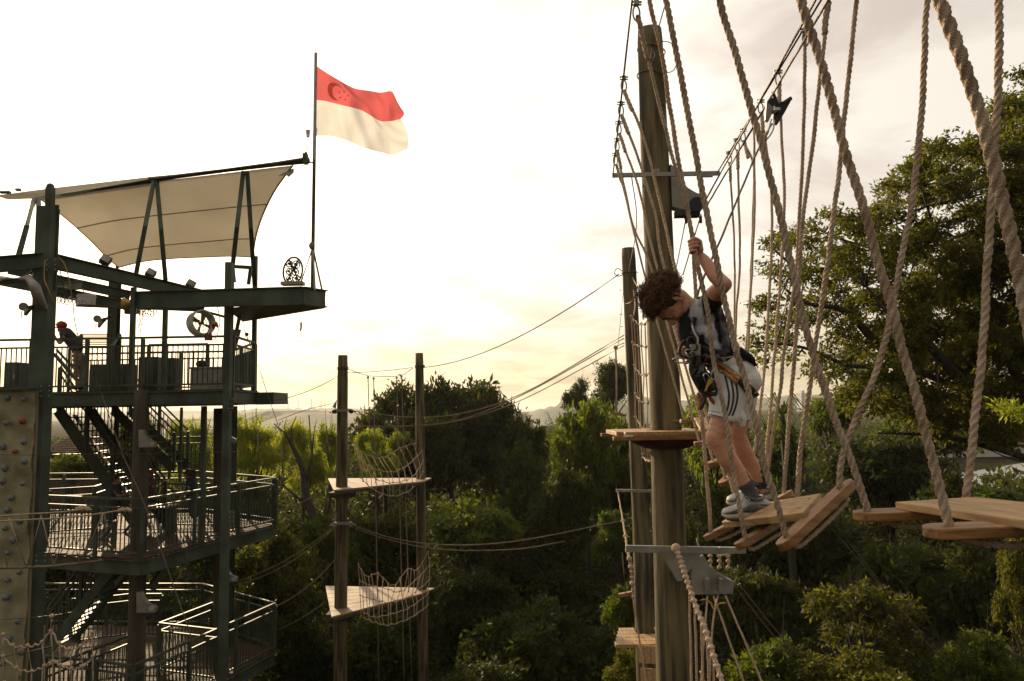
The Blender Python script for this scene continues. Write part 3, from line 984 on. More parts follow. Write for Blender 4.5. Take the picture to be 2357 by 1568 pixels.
netL, PL = wood_pole('timber_pole', 'left one of the two timber poles that hold the hanging nets', [(789, 818, 19.8), (783, 1568, 19.8)], [0.135, 0.178])
netR, PR = wood_pole('timber_pole', 'right one of the two timber poles that hold the hanging nets', [(965, 813, 21.6), (974, 1568, 21.6)], [0.122, 0.155])
for P_, nm, y_ in ((netL, 789, 850), (netR, 966, 846)):
    Yp = 19.8 if P_ is netL else 21.6
    b = MB(); c = W(nm, y_, Yp)
    for k in range(3):
        b.tube([c + Vector((math.cos(a) * 0.15, math.sin(a) * 0.15, 0.03 * k)) for a in np.linspace(0, 2 * math.pi, 18)[:-1]], 0.012, 5, closed=True)
    b.build('wire_band', M['wire'], P_, smooth=True)
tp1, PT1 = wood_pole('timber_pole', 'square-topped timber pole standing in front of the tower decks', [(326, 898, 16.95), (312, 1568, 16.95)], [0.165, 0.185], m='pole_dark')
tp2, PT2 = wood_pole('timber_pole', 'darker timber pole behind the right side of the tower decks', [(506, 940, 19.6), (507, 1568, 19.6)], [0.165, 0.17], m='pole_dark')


# gusset housings bolted to the poles
def gusset(parent, pts, Y, th=0.10, m='galv', name='gusset', dy=0.0):
    P = [W(x, y, Y) for x, y in pts]
    b = MB().prism([p - Vector((0, th / 2, 0)) for p in P], (0, th, 0))
    return b.build(name, M[m], parent, bevel=0.004)


t = thing('cable_bracket', 'galvanised quarter-round cable bracket with crossarm near the top of the thick pole', 'bracket', W(1530, 480, 7.6), 'steel brackets on the poles')
gusset(t, [(1540, 382), (1544, 480), (1586, 490), (1612, 488), (1616, 452), (1600, 448), (1580, 436), (1562, 414), (1550, 388)], 7.6, 0.13)
b = MB().beam(W(1408, 404, 7.40), W(1656, 399, 7.40), 0.03, 0.042)
b.beam(W(1605, 403, 7.36), W(1640, 402, 7.36), 0.03, 0.05)
b.build('crossarm', M['galv'], t)
b = MB()
b.tube([W(1604, 470, 7.45), W(1604, 470, 7.75)], 0.075, 16)
b.build('pulley_wheel', M['blueblack'], t)
b = MB()
b.box(W(1580, 494, 7.6), (0.26, 0.12, 0.05)).box(W(1578, 507, 7.6), (0.03, 0.03, 0.07)).box(W(1612, 506, 7.6), (0.03, 0.03, 0.07))
b.build('clamp_block', M['black'], t)

t = thing('cable_bracket', 'galvanised lower crossarm with triangular plate on the thick pole below the round deck', 'bracket', W(1560, 1370, 7.3), 'steel brackets on the poles')
b = MB().beam(W(1440, 1263, 7.30), W(1663, 1267, 7.30), 0.04, 0.065).beam(W(1655, 1266, 7.28), W(1716, 1267, 7.28), 0.05, 0.058)
b.build('crossarm', M['galv'], t, bevel=0.003)
gusset(t, [(1520, 1272), (1616, 1272), (1570, 1338), (1558, 1338)], 7.36, 0.02, name='triangle_plate')
gusset(t, [(1588, 1285), (1616, 1276), (1630, 1300), (1650, 1316), (1672, 1330), (1686, 1336), (1683, 1364), (1590, 1366)], 7.42, 0.12)
b = MB()
for x_ in (1628, 1659):
    b.box(W(x_, 1346, 7.33), (0.05, 0.03, 0.12)).tube([W(x_, 1332, 7.31), W(x_, 1332, 7.27)], 0.018, 8)
b.build('clamp_block', M['galv'], t, bevel=0.003)
t = thing('cable_bracket', 'pale crossarm and plate on the second pole above the ladder deck', 'bracket', W(1470, 1190, 13.2), 'steel brackets on the poles')
MB().beam(W(1418, 1129, 13.2), W(1512, 1131, 13.2), 0.05, 0.045).build('crossarm', M['galv'], t)
gusset(t, [(1498, 1135), (1520, 1135), (1520, 1182), (1500, 1186)], 13.2, 0.08)
MB().box(W(1510, 1135, 13.15), (0.16, 0.05, 0.05)).build('clamp_block', M['galv'], t)
# small ones on the tower poles and net pole
def small_bracket(x, y, s, Y, label):
    t = thing('cable_bracket', label, 'bracket', W(x, y, Y), 'steel brackets on the poles')
    gusset(t, [(x, y - 38 * s), (x, y + 12 * s), (x + 44 * s, y + 12 * s), (x + 46 * s, y - 2 * s), (x + 28 * s, y - 10 * s), (x + 16 * s, y - 24 * s), (x + 12 * s, y - 38 * s)], Y, 0.12)
    MB().tube([W(x + 34 * s, y + 2 * s, Y - .12), W(x + 34 * s, y + 2 * s, Y + .12)], 0.07 * s * Y / 17, 12).build('pulley_wheel', M['galv'], t)
    MB().box(W(x + 24 * s, y + 17 * s, Y), (0.25 * s, 0.1, 0.07)).build('clamp_block', M['black'], t)


small_bracket(322, 1020, 0.8, 16.75, 'small steel bracket high on the square-topped pole in front of the tower')
small_bracket(317, 1398, 0.95, 16.7, 'steel bracket low on the square-topped pole in front of the tower')
small_bracket(519, 1012, 0.55, 19.4, 'small steel bracket on the pole behind the tower, upper one')
small_bracket(512, 1330, 0.75, 19.35, 'steel bracket on the pole behind the tower, lower one')
for y_, lb in ((945, 'dark pulley bracket near the top of the left net pole'), (1205, 'grey pulley bracket halfway down the left net pole')):
    t = thing('pulley_bracket', lb, 'bracket', W(789, y_, 19.7), 'pulley brackets on the left net pole')
    c = W(789, y_, 19.62)
    MB().box(c, (0.46, 0.06, 0.07)).build('clamp_block', M['galv'], t)
    for s_ in (-1, 1):
        MB().tube([c + Vector((s_ * .22, -.05, -.03)), c + Vector((s_ * .22, .07, -.03))], 0.055, 12).tube([c + Vector((s_ * .27, 0, -.02)), c + Vector((s_ * .34, 0, -.05))], 0.03, 8).build('pulley_wheel', M['galv' if y_ > 1000 else 'black'], t)
    gusset(t, [(789 - 16, y_ - 4), (789 - 24, y_ - 8), (789 - 14, y_ - 24)], 19.6, 0.05)

# round deck of the thick pole
t = thing('pole_deck', 'round wooden deck ringing the thick pole behind the boy', 'platform', W(1531, 1050, 7.62))
zt = W(1500, 990, 7.62).z
xl, xr = W(1410, 990, 7.5).x, W(1612, 990, 7.5).x
pc = W(1533, 990, 7.62)
nP = 9
for i in range(nP):
    y0 = 7.12 + i * 0.115
    yy = y0 + 0.055
    ins = 0.0 if 0 < i < nP - 1 else 0.07
    if abs(yy - pc.y) < 0.17:
        h = 0.175
        MB().box(((xl + ins + pc.x - h) / 2, yy, zt - 0.02), (pc.x - h - xl - ins, 0.108, 0.04)).build('deck_board', M['plank'], t, bevel=0.004)
        MB().box(((xr - ins + pc.x + h) / 2, yy, zt - 0.02), (xr - ins - pc.x - h, 0.108, 0.04)).build('deck_board', M['plank'], t, bevel=0.004)
    else:
        MB().box(((xl + xr) / 2, yy, zt - 0.02), (xr - xl - 2 * ins, 0.108, 0.04)).build('deck_board', M['plank'], t, bevel=0.004)
MB().box(((xl + xr) / 2 - 0.02, 7.14, zt - 0.062), (xr - xl + 0.05, 0.06, 0.038)).box(((xl + xr) / 2 - 0.02, 8.12, zt - 0.062), (xr - xl + 0.05, 0.06, 0.038)).build('edge_board', M['bar'], t, bevel=0.004)
b = MB(); n = 28; k = 0
prof = [(0.42, -0.084), (0.36, -0.13), (0.24, -0.18), (0.18, -0.19)]
for r_, z_ in prof:
    for j in range(n):
        th = 2 * math.pi * j / n
        b.v.append(Vector((pc.x + math.cos(th) * r_ * 0.95, pc.y + math.sin(th) * r_, zt + z_)))
for i in range(3):
    for j in range(n):
        b.f.append((i * n + j, (i + 1) * n + j, (i + 1) * n + (j + 1) % n, i * n + (j + 1) % n))
b.f.append(tuple(range(n)))
b.build('skirt', M['redwood'], t)
MB().box((W(1450, 993, 7.0).x, 7.10, zt - 0.035), (0.09, 0.004, 0.02)).build('maker_plate', M['white'], t)

# ladder deck of the second pole
t = thing('pole_deck', 'small reddish wooden deck low on the second pole, with ladder steps below', 'platform', W(1482, 1470, 13.2))
z0 = W(1480, 1448, 13.5).z
a0, a1 = W(1415, 1458, 12.9), W(1545, 1462, 12.9)
for i in range(5):
    y_ = 12.75 + i * 0.19
    xl_, xr_ = a0.x - 0.02 + i * 0.045, a1.x
    if 2 <= i <= 4 and abs(y_ - 13.5) < 0.22:
        px_ = W(1484, 1450, 13.5).x
        MB().box(((xl_ + px_ - 0.18) / 2, y_, z0 - .03), (px_ - 0.18 - xl_, 0.182, 0.06)).build('deck_board', M['plank'], t, bevel=0.006)
        MB().box(((xr_ + px_ + 0.18) / 2, y_, z0 - .03), (xr_ - px_ - 0.18, 0.182, 0.06)).build('deck_board', M['plank'], t, bevel=0.006)
    else:
        MB().box(((xl_ + xr_) / 2, y_, z0 - .03), (xr_ - xl_, 0.182, 0.06)).build('deck_board', M['plank'], t, bevel=0.006)
for k, (y0, y1) in enumerate(((1487, 1524), (1540, 1575))):
    for j in range(4):
        p = W(1476 + 14 * j + k * 6, (y0 + y1) / 2 + j, 12.5)
        MB().box(p, (0.095, 0.06, (y1 - y0) / 1700 * 12.5), Matrix.Rotation(R(-12), 3, 'X')).build('ladder_board', M['plank'], t, bevel=0.004)

# ================================================================== net poles: triangular platforms
def tri_deck(corners, z, label, th=0.09):
    """corners in the ground plane order: front-left, back-left, right-back, right-front"""
    t = thing('triangular_deck', label, 'platform', (corners[0][0], corners[0][1], z - th), 'pale triangular decks on the net poles')
    # boards running across, clipped to the polygon
    xs = [c[0] for c in corners]
    x0, x1 = min(xs), max(xs)
    def span(x):
        ys = []
        for i in range(4):
            (ax, ay), (bx, by) = corners[i], corners[(i + 1) % 4]
            if (ax - x) * (bx - x) < 0:
                ys.append(ay + (by - ay) * (x - ax) / (bx - ax))
        return (min(ys), max(ys)) if len(ys) >= 2 else None
    # long boards: split by lines from left edge to right edge
    fl, bl, rb, rf = [Vector((c[0], c[1], z)) for c in corners]
    n = 7
    for i in range(n):
        s0, s1 = i / n + 0.004, (i + 1) / n - 0.004
        a, b_, c_, d_ = fl.lerp(bl, s0), rf.lerp(rb, s0), rf.lerp(rb, s1), fl.lerp(bl, s1)
        MB().prism([a, b_, c_, d_], (0, 0, -0.035)).build('deck_board', M['board'], t)
    bb = MB()
    bb.beam(fl + Vector((0.03, 0.03, -0.075)), rf + Vector((0, 0.03, -0.075)), 0.05, 0.075)
    bb.beam(bl + Vector((0.03, -0.03, -0.075)), rb + Vector((0, -0.03, -0.075)), 0.05, 0.075)
    bb.build('edge_beam', M['pole_dark'], t)
    return t


zA, zB = W(768, 1128, 19.0).z, W(763, 1420, 18.9).z
A = [W(768, 1128, 19.0), W(755, 1101, 22.3), W(993, 1109, 21.9), W(975, 1114, 20.9)]
t = tri_deck([(p.x, p.y) for p in A], zA, 'pale triangular wooden deck between the net poles, the upper one')
MB().box((PL[0].x, 19.8, zA - 0.20), (0.62, 0.5, 0.14)).build('collar', M['pole_dark'], t)
A = [W(763, 1420, 18.9), W(749, 1347, 22.2), W(1000, 1366, 21.7), W(972, 1374, 21.1)]
t = tri_deck([(p.x, p.y) for p in A], zB, 'pale triangular wooden deck between the net poles, the lower one')
MB().box((PL[0].x - .03, 19.8, zB - 0.20), (0.66, 0.5, 0.16)).build('collar', M['pole_dark'], t)


# ================================================================== ROPES AND CABLES
CAB = M['wire']


def Wl(pts):
    return [W(*p) for p in pts]


def cable(name, label, pts, r, m='wire', cat='cable', group=None, sag=None, sub=5, n=6, lay=False):
    P = Wl(pts)
    if sag is not None and len(P) == 2:
        P = hang(P[0], P[1], sag)
        sub = 1
    b = MB()
    if lay:
        b.rope(P, r, n=9, sub=sub)
    else:
        b.tube(P, r, n, sub=sub)
    o = b.build(name, M[m], None, smooth=True)
    tag(o, label, cat, group)
    return o


# main overhead cables of the swinging-step bridge: from the crossarm back over the camera
LC0, LC1 = W(1411, 402, 7.40), W(1455, -2, 4.22)
RC0, RC1 = W(1652, 396, 7.40), W(1890, 0, 4.25)


def extend(a, b, Y):
    k = (Y - a.y) / (b.y - a.y)
    return a + (b - a) * k


o = MB().tube([LC0, LC1, extend(LC0, LC1, -0.5)], 0.0065, 7).build('support_cable', M['wire'], smooth=True)
tag(o, 'left steel cable rising from the crossarm, with clamps for the step ropes', 'cable', 'support cables over the swinging steps')
o = MB().tube([RC0, RC1, extend(RC0, RC1, -0.5)], 0.0065, 7).build('support_cable', M['wire'], smooth=True)
tag(o, 'thin right steel cable with rope clamps, left of the two thick safety cables', 'cable', 'support cables over the swinging steps')
# two thick safety cables to the bracket
for (p0, p1, lb, hb) in (((1618, 472), (1877, 0), 'upper thick stranded safety cable running to the trolley', 7.5), ((1622, 482), (1906, 0), 'lower thick stranded safety cable running to the trolley', 7.5)):
    a = W(p0[0], p0[1], hb); c = W(p1[0], p1[1], 3.9)
    e = extend(a, c, -0.5)
    o = MB().rope([a, a.lerp(c, .5), c, e], 0.0085, pitch=0.06, n=9, step=0.012, sub=3).build('safety_cable', M['wire'], smooth=True)
    tag(o, lb, 'cable', 'thick safety cables for the trolley')

# trolley
tc0 = W(1787, 250, 5.05)
t = thing('zipline_trolley', 'black two-sided pulley trolley riding on the safety cables', 'trolley', tc0)
def plate(pts, Y0, th, m, name, parent):
    MB().prism([W(x, y, Y0) for x, y in pts], (0, th, 0)).build(name, M[m], parent, bevel=0.003)
plate([(1765, 235), (1776, 218), (1784, 236), (1777, 262), (1769, 280), (1762, 275)], 5.0, 0.03, 'galv', 'side_plate', t)
plate([(1784, 243), (1800, 236), (1818, 224), (1822, 230), (1806, 260), (1790, 286), (1779, 283), (1781, 262)], 5.03, 0.03, 'black', 'side_plate', t)
MB().tube(Wl([(1778, 212, 5.03), (1784, 225, 5.03), (1790, 243, 5.03)]), 0.012, 8, sub=3).build('wheel_guard', M['black'], t, smooth=True)
MB().tube(Wl([(1793, 244, 5.02), (1806, 236, 5.02), (1821, 226, 5.02)]), 0.014, 8, sub=3).build('wheel_guard', M['black'], t, smooth=True)
for x_, y_ in ((1778, 236), (1800, 244)):
    MB().tube([W(x_, y_, 4.99), W(x_, y_, 5.09)], 0.03, 14).build('wheel', M['blueblack'], t)
b = MB()
b.box(W(1786, 255, 5.0), (0.045, 0.05, 0.03)).tube(Wl([(1776, 275, 5.0), (1768, 300, 5.0), (1756, 318, 5.0), (1764, 322, 5.0), (1779, 300, 5.0), (1782, 275, 5.0)]), 0.006, 6, sub=4, closed=False)
b.build('carabiner', M['chrome'], t, smooth=True)
MB().tube(Wl([(1776, 285, 5.0), (1766, 305, 5.0), (1758, 318, 5.0)]), 0.012, 8).ball(W(1758, 319, 5.0), (0.026, 0.024, 0.034)).build('knot', M['rope_far'], t, smooth=True)
# lanyard from trolley down to the boy
o = MB().rope(Wl([(1757, 322, 5.0), (1743, 350, 4.9), (1700, 452, 4.6), (1652, 567, 4.3), (1619, 641, 4.12), (1603, 690, 4.03), (1592, 770, 3.86)]), 0.0075, pitch=0.05, n=9, step=0.01, sub=4).build('lanyard', M['wire'], smooth=True)
tag(o, 'dark safety lanyard from the trolley down to the harness of the boy', 'lanyard')

# ------------------------------------------------------------------ swinging steps
RO, ROF = M['rope'], M['rope_far']
GRP = 'swinging steps of the rope bridge'


def bar_mesh(a, b_, w, h, up=(0, 0, 1)):
    """bar with rounded ends (in plan)"""
    a, b_ = Vector(a), Vector(b_)
    d, s, u = orth(b_ - a, up)
    pts = []
    for k in range(9):
        th = math.pi * (k / 8) - math.pi / 2
        pts.append(b_ + d * (math.cos(th) * w * 0.5 - w * 0.5) + s * (math.sin(th) * w * 0.5))
    for k in range(9):
        th = math.pi * (k / 8) + math.pi / 2
        pts.append(a + d * (math.cos(th) * w * 0.5 + w * 0.5) + s * (math.sin(th) * w * 0.5))
    return MB().prism([p + u * h / 2 for p in pts], u * -h)


def shackle(parent, p, s=1.0):
    """wire clamp on the cable with an oval quick link under it"""
    b = MB()
    b.box(p, (0.028 * s, 0.03 * s, 0.024 * s)).tube([p + Vector((-0.028 * s, 0, .008)), p + Vector((0.03 * s, 0, .008))], 0.006 * s, 6).tube([p + Vector((-0.028 * s, 0, -.01)), p + Vector((0.028 * s, 0, -.01))], 0.005 * s, 6)
    b.tube([p + Vector((0, 0, -0.055 * s)) + Vector((math.cos(a) * 0.018 * s, 0, math.sin(a) * 0.042 * s)) for a in np.linspace(0, 2 * math.pi, 15)[:-1]], 0.0048 * s, 6, closed=True)
    return b.build('quick_link', M['galv'], parent, smooth=False)


def rope_part(parent, pts, r, mt=None, top=None):
    """pts: sightings from top down.  top: (cable a, cable b) -> first point is taken on the cable"""
    P = [W(*p) for p in pts]
    b = MB().rope(P, r, n=15 if r > 0.0105 else 9, step=r * 0.95, sub=5)
    o = b.build('rope', mt or RO, parent, smooth=True)
    return o


def cable_top(x, y, cab):
    """world distance Y at which the cable is seen at height y in the picture"""
    a, b_ = cab
    lo_, hi_ = -0.4, 7.4
    best = None
    for k in range(400):
        Yk = a.y + (b_.y - a.y) * 2.2 * k / 400
        p = extend(a, b_, Yk)
        v = CAM_ROT.transposed() @ (p - Vector((0, 0, EYE)))
        if v.z > -0.05: break
        yy = CY - v.y / -v.z * FPX
        if best is None or abs(yy - y) < best[0]:
            best = (abs(yy - y), Yk, p)
    return best[1], best[2]


LC, RC = (LC0, LC1), (RC0, RC1)


def far_step(label, barL, barR, tops, ropeL, ropeR, r=0.0115, board=None):
    """a step made of a single bar (part of a longer step) with two hanging ropes"""
    a, b_ = W(*barL), W(*barR)
    t = thing('swinging_step', label, 'swing step', (a + b_) / 2, GRP)
    d = (b_ - a).normalized()
    bar_mesh(a - d * 0.05, b_ + d * 0.05, 0.10, 0.035).build('crossbar', M['bar'], t, bevel=0.004)
    for (x, y), cab, mids, end in ((tops[0], LC, ropeL, barL), (tops[1], RC, ropeR, barR)):
        Yt, pt = cable_top(x, y, cab)
        shackle(t, pt, 1.1)
        ph = pt - Vector((0, 0, 0.095))
        P = [ph] + [W(mx, my, Yt + (end[2] - Yt) * s) for mx, my, s in mids] + [W(*end)]
        rr = MB().rope(P, r, n=9, step=r * 1.0, sub=5)
        rr.build('rope', ROF, t, smooth=True)
        # spliced eye: thicker part below the link
        q = [P[0], P[0].lerp(P[1], 0.0)]
        e = (P[1] - P[0]).normalized()
        MB().rope([P[0] + Vector((0.004, 0, 0)), P[0] + e * 0.18], r * 1.45, n=9, step=r, sub=2).build('splice', ROF, t, smooth=True)
    if board:
        c0, c1, c2, c3 = [W(*p) for p in board]
        MB().prism([c0, c1, c2, c3], (0, 0, 0.03)).build('plank', M['plank'], t, bevel=0.003)
    return t


far_step('farthest swinging step, at the round deck of the thick pole', (1577, 971, 6.95), (1688, 985, 7.0), ((1420, 355), (1689, 352)),
         [(1434, 431, .15), (1484, 633, .45)], [(1691, 600, .4)], 0.011, [(1598, 968, 6.9), (1612, 995, 6.5), (1640, 995, 6.5), (1625, 968, 6.9)])
far_step('second farthest swinging step, behind the boy\'s waist', (1611, 1021, 6.2), (1700, 1012, 6.3), ((1425, 322), (1712, 322)),
         [(1457, 518, .25), (1504, 633, .45)], [(1703, 600, .4), (1693, 760, .6)], 0.0115)
far_step('third farthest swinging step, seen by the boy\'s bent knee', (1643, 1066, 5.65), (1714, 1040, 5.7), ((1432, 282), (1736, 300)),
         [(1469, 431, .2), (1517, 633, .45)], [(1738, 420, .2), (1722, 790, .6)], 0.0115)
far_step('fourth farthest swinging step, with its bar left of the boy\'s shin', (1671, 1108, 5.15), (1733, 1070, 5.2), ((1437, 238), (1772, 232)),
         [(1462, 345, .12), (1508, 490, .3), (1533, 633, .5)], [(1777, 476, .3), (1762, 814, .7)], 0.012)
far_step('swinging step just behind the boy\'s shoes', (1694, 1152, 4.72), (1757, 1143, 4.8), ((1445, 180), (1811, 165)),
         [(1480, 312, .15), (1521, 468, .3), (1558, 633, .5)], [(1805, 476, .3), (1783, 814, .65), (1765, 1040, .92)], 0.0122)

# the step the boy stands on
pA, pB, pC = W(1668, 1216, 4.12), W(1857, 1199, 3.05), W(1898, 1152, 3.34)
pD = pA + (pC - pB)
t = thing('swinging_step', 'tilted wooden swinging step the boy stands on, hung on six ropes', 'swing step', (pA + pC) / 2, GRP)
un = (pB - pA).cross(pD - pA).normalized()
if un.z < 0: un = -un
MB().prism([pA, pB, pC, pD], un * 0.036).build('plank', M['plank'], t, bevel=0.004)
BARS = [((1621, 1240, 4.30), (1824, 1132, 4.34)), ((1697, 1258, 3.62), (1860, 1156, 3.86)), ((1796, 1260, 2.98), (1959, 1108, 3.14))]
HOLES = []
for (a, b_) in BARS:
    a, b_ = W(*a), W(*b_)
    dn = un * -0.004
    o = bar_mesh(a + dn, b_ + dn, 0.105, 0.036, un).build('crossbar', M['bar'], t, bevel=0.004)
    d = (b_ - a).normalized()
    # rope stretched under the bar
    MB().rope([a + d * 0.06 - un * 0.02, a + d * 0.08 - un * 0.05, a.lerp(b_, .5) - un * 0.055, b_ - d * 0.08 - un * 0.05, b_ - d * 0.06 - un * 0.02], 0.0125, n=9, sub=4).build('underside_rope', ROF, t, smooth=True)
# four small bolts on the plank
b = MB()
for s in (0.07, 0.48, 0.93):
    for w_ in (0.25, 0.75):
        b.tube([pA.lerp(pB, s).lerp(pD.lerp(pC, s), w_) + un * 0.036, pA.lerp(pB, s).lerp(pD.lerp(pC, s), w_) + un * 0.039], 0.008, 8)
b.build('bolts', M['galv'], t, kind='stuff')
LR = [
    ([(1467, 36, 4.5), (1479, 90, 4.5), (1492, 136, 4.5), (1545, 349, 4.45), (1578, 473, 4.4), (1595, 558, 4.38), (1603, 716, 4.36), (1609, 840, 4.33), (1615, 963, 4.32), (1628, 1107, 4.3), (1637, 1228, 4.3)], 0.0128),
    ([(1460, -160, 3.7), (1494, 0, 3.7), (1523, 123, 3.7), (1558, 349, 3.68), (1586, 493, 3.66), (1607, 616, 3.64), (1628, 716, 3.64), (1644, 840, 3.63), (1669, 955, 3.62), (1685, 1066, 3.62), (1706, 1193, 3.62), (1717, 1244, 3.62)], 0.0130),
    ([(1505, -140, 3.0), (1533, 0, 3.0), (1558, 131, 3.0), (1603, 370, 3.0), (1628, 493, 3.0), (1652, 616, 3.0), (1689, 782, 3.0), (1722, 901, 3.0), (1755, 1045, 3.0), (1796, 1193, 3.0), (1813, 1244, 3.0)], 0.0140),
]
RR = [
    ([(1912, -60, 4.3), (1906, 0, 4.3), (1896, 106, 4.3), (1873, 317, 4.33), (1846, 529, 4.35), (1830, 814, 4.35), (1822, 891, 4.35), (1813, 1013, 4.35), (1804, 1134, 4.34)], 0.0135),
    ([(1990, -140, 3.8), (1973, 0, 3.8), (1944, 264, 3.8), (1931, 396, 3.8), (1904, 608, 3.8), (1883, 756, 3.82), (1855, 949, 3.84), (1842, 1046, 3.84), (1832, 1170, 3.84)], 0.0140),
    ([(2144, -150, 3.1), (2133, 0, 3.1), (2121, 264, 3.1), (2097, 476, 3.1), (2063, 661, 3.1), (2031, 814, 3.1), (1983, 930, 3.1), (1945, 1030, 3.1), (1934, 1080, 3.1), (1932, 1126, 3.1)], 0.0145),
]
for pts, r in LR + RR:
    rope_part(t, pts, r)
Yt, pt = cable_top(1465, 5, LC); shackle(t, W(1464, 8, 4.5), 1.2)
MB().rope(Wl([(1468, 40, 4.5), (1480, 90, 4.5), (1493, 138, 4.5)]), 0.019, n=9, step=0.012, sub=2).build('splice', RO, t, smooth=True)
MB().rope(Wl([(1907, 4, 4.3), (1902, 40, 4.3), (1898, 80, 4.3)]), 0.020, n=9, step=0.012, sub=2).build('splice', RO, t, smooth=True)
# extra ropes seen right of the boy: two more of the boy's neighbours
for pts, r, lb in (([(1853, 80, 4.55), (1853, 106, 4.55), (1849, 317, 4.55), (1836, 581, 4.55), (1828, 661, 4.55), (1804, 814, 4.55), (1797, 891, 4.55), (1785, 965, 4.55), (1764, 1100, 4.55)], 0.013, 'loose hanging rope ending behind the boy\'s rear shoe'),
                   ([(1735, 292, 6.6), (1736, 400, 6.6), (1726, 690, 6.6), (1712, 860, 6.6), (1700, 1010, 6.6)], 0.0112, 'thin hanging rope just right of the boy\'s raised elbow')):
    o = MB().rope(Wl(pts), r, n=9, step=r, sub=5).build('hanging_rope', RO, None, smooth=True)
    tag(o, lb, 'rope', 'loose ropes beside the boy')
Yt, pt = cable_top(1852, 78, RC)
for (x, y, Yk) in ((1853, 70, 4.55),):
    o = t
    shackle(t, W(x, y, Yk), 1.1)

# nearest step, at the right edge
t = thing('swinging_step', 'nearest swinging step, running out of the right edge of the picture', 'swing step', W(2150, 1215, 2.2), GRP)
qA, qB = W(2061, 1172, 2.50), W(2330, 1215, 1.93)
qw = Vector((0.27, 0.0, 0.012))
MB().prism([qA, qA + (qB - qA) * 1.9, qA + (qB - qA) * 1.9 + qw, qA + qw], (0, 0, 0.024)).build('plank', M['plank'], t, bevel=0.003)
for i, (a, ln) in enumerate((((1966, 1188, 2.46), 0.52), ((2128, 1225, 1.98), 0.54))):
    a = W(*a)
    b_ = a + Vector((ln, 0.0, 0.012))
    bar_mesh(a, b_, 0.10, 0.030).build('crossbar', M['bar'], t, bevel=0.005)
    d = (b_ - a).normalized()
    MB().rope([a + d * 0.06, a + d * 0.14 - Vector((0, 0, 0.035)), a.lerp(b_, .5) - Vector((0, 0, 0.045)), b_ - d * 0.12 - Vector((0, 0, 0.035)), b_ - d * 0.06], 0.0125, n=12, sub=5).build('underside_rope', RO, t, smooth=True)
rope_part(t, [(1626, -140, 2.46), (1656, 0, 2.46), (1693, 123, 2.46), (1730, 255, 2.46), (1763, 370, 2.46), (1800, 514, 2.46), (1855, 760, 2.46), (1893, 880, 2.46), (1928, 980, 2.46), (1965, 1075, 2.46), (2000, 1182, 2.46)], 0.0135)
rope_part(t, [(1808, -150, 1.98), (1843, 0, 1.98), (1885, 130, 1.98), (1940, 330, 1.98), (2000, 520, 1.98), (2050, 707, 1.98), (2110, 925, 1.98), (2155, 1095, 1.98), (2186, 1216, 1.98)], 0.0140)
rope_part(t, [(2306, -150, 2.6), (2301, 0, 2.6), (2295, 264, 2.6), (2274, 581, 2.6), (2261, 814, 2.6), (2240, 1000, 2.6), (2220, 1160, 2.56)], 0.0150)
rope_part(t, [(2120, -160, 1.5), (2165, 0, 1.5), (2218, 150, 1.5), (2265, 300, 1.5), (2308, 460, 1.5), (2345, 640, 1.5), (2385, 860, 1.5), (2420, 1060, 1.5), (2450, 1240, 1.5)], 0.0148)

# ------------------------------------------------------------------ long zip lines and wires
cable('zip_line', 'thin wire from the second pole down to the right net pole', [(1424, 632, 13.4), (975, 846, 21.6)], 0.011, sag=0.35, m='rope_old', group='wires strung between the poles')
cable('zip_line', 'thin wire from the left net pole down to the tower deck', [(778, 866, 19.7), (640, 921, 19.0)], 0.010, sag=0.08, m='rope_old', group='wires strung between the poles')
cable('zip_line', 'highest of the three sagging wires between the second pole and the left net pole', [(1436, 772, 13.5), (1205, 905, 15.5), (1060, 952, 17.2), (940, 960, 18.4), (806, 945, 19.6)], 0.010, m='rope_old', group='wires strung between the poles')
cable('zip_line', 'middle one of the three sagging wires between the second pole and the left net pole', [(1436, 779, 13.5), (1205, 908, 15.5), (1060, 966, 17.2), (940, 980, 18.4), (820, 980, 19.6)], 0.010, m='rope_old', group='wires strung between the poles')
cable('zip_line', 'lowest of the three sagging wires between the second pole and the left net pole', [(1436, 796, 13.5), (1205, 919, 15.5), (1060, 968, 17.2), (940, 982, 18.4), (815, 982, 19.6)], 0.009, m='rope_old', group='wires strung between the poles')
cable('zip_line', 'upper of the two low wires between the left net pole and the second pole', [(804, 1206, 19.6), (900, 1238, 18.5), (1020, 1254, 17), (1180, 1247, 15.3), (1440, 1197, 13.4)], 0.011, m='rope_old', group='wires strung between the poles')
cable('zip_line', 'lower of the two low wires between the left net pole and the second pole', [(804, 1211, 19.6), (900, 1244, 18.5), (1020, 1265, 17), (1180, 1265, 15.3), (1300, 1246, 14.3)], 0.010, m='rope_old', group='wires strung between the poles')
cable('zip_line', 'straight wire joining the tops of the two net poles', [(800, 858, 19.7), (950, 846, 21.5)], 0.010, sag=0.03, m='rope_old', group='wires strung between the poles')
cable('zip_line', 'sagging wire between the net pole tops that carries the hanging ropes', [(802, 850, 19.7), (835, 862, 20), (860, 866, 20.4), (920, 865, 21), (950, 848, 21.5)], 0.010, m='rope_old', group='wires strung between the poles')
cable('zip_line', 'wire from the left net pole to the middle tower deck', [(755, 1123, 19.7), (640, 1177, 21)], 0.014, m='rope_old', sag=0.06, group='wires strung between the poles')
cable('zip_line', 'upper of two wires from the left net pole down to the tower pole', [(766, 1215, 19.7), (540, 1340, 19.4)], 0.012, m='rope_old', sag=0.16, group='wires strung between the poles')
cable('zip_line', 'lower of two wires from the left net pole down to the tower pole', [(766, 1219, 19.7), (540, 1347, 19.4)], 0.012, m='rope_old', sag=0.22, group='wires strung between the poles')
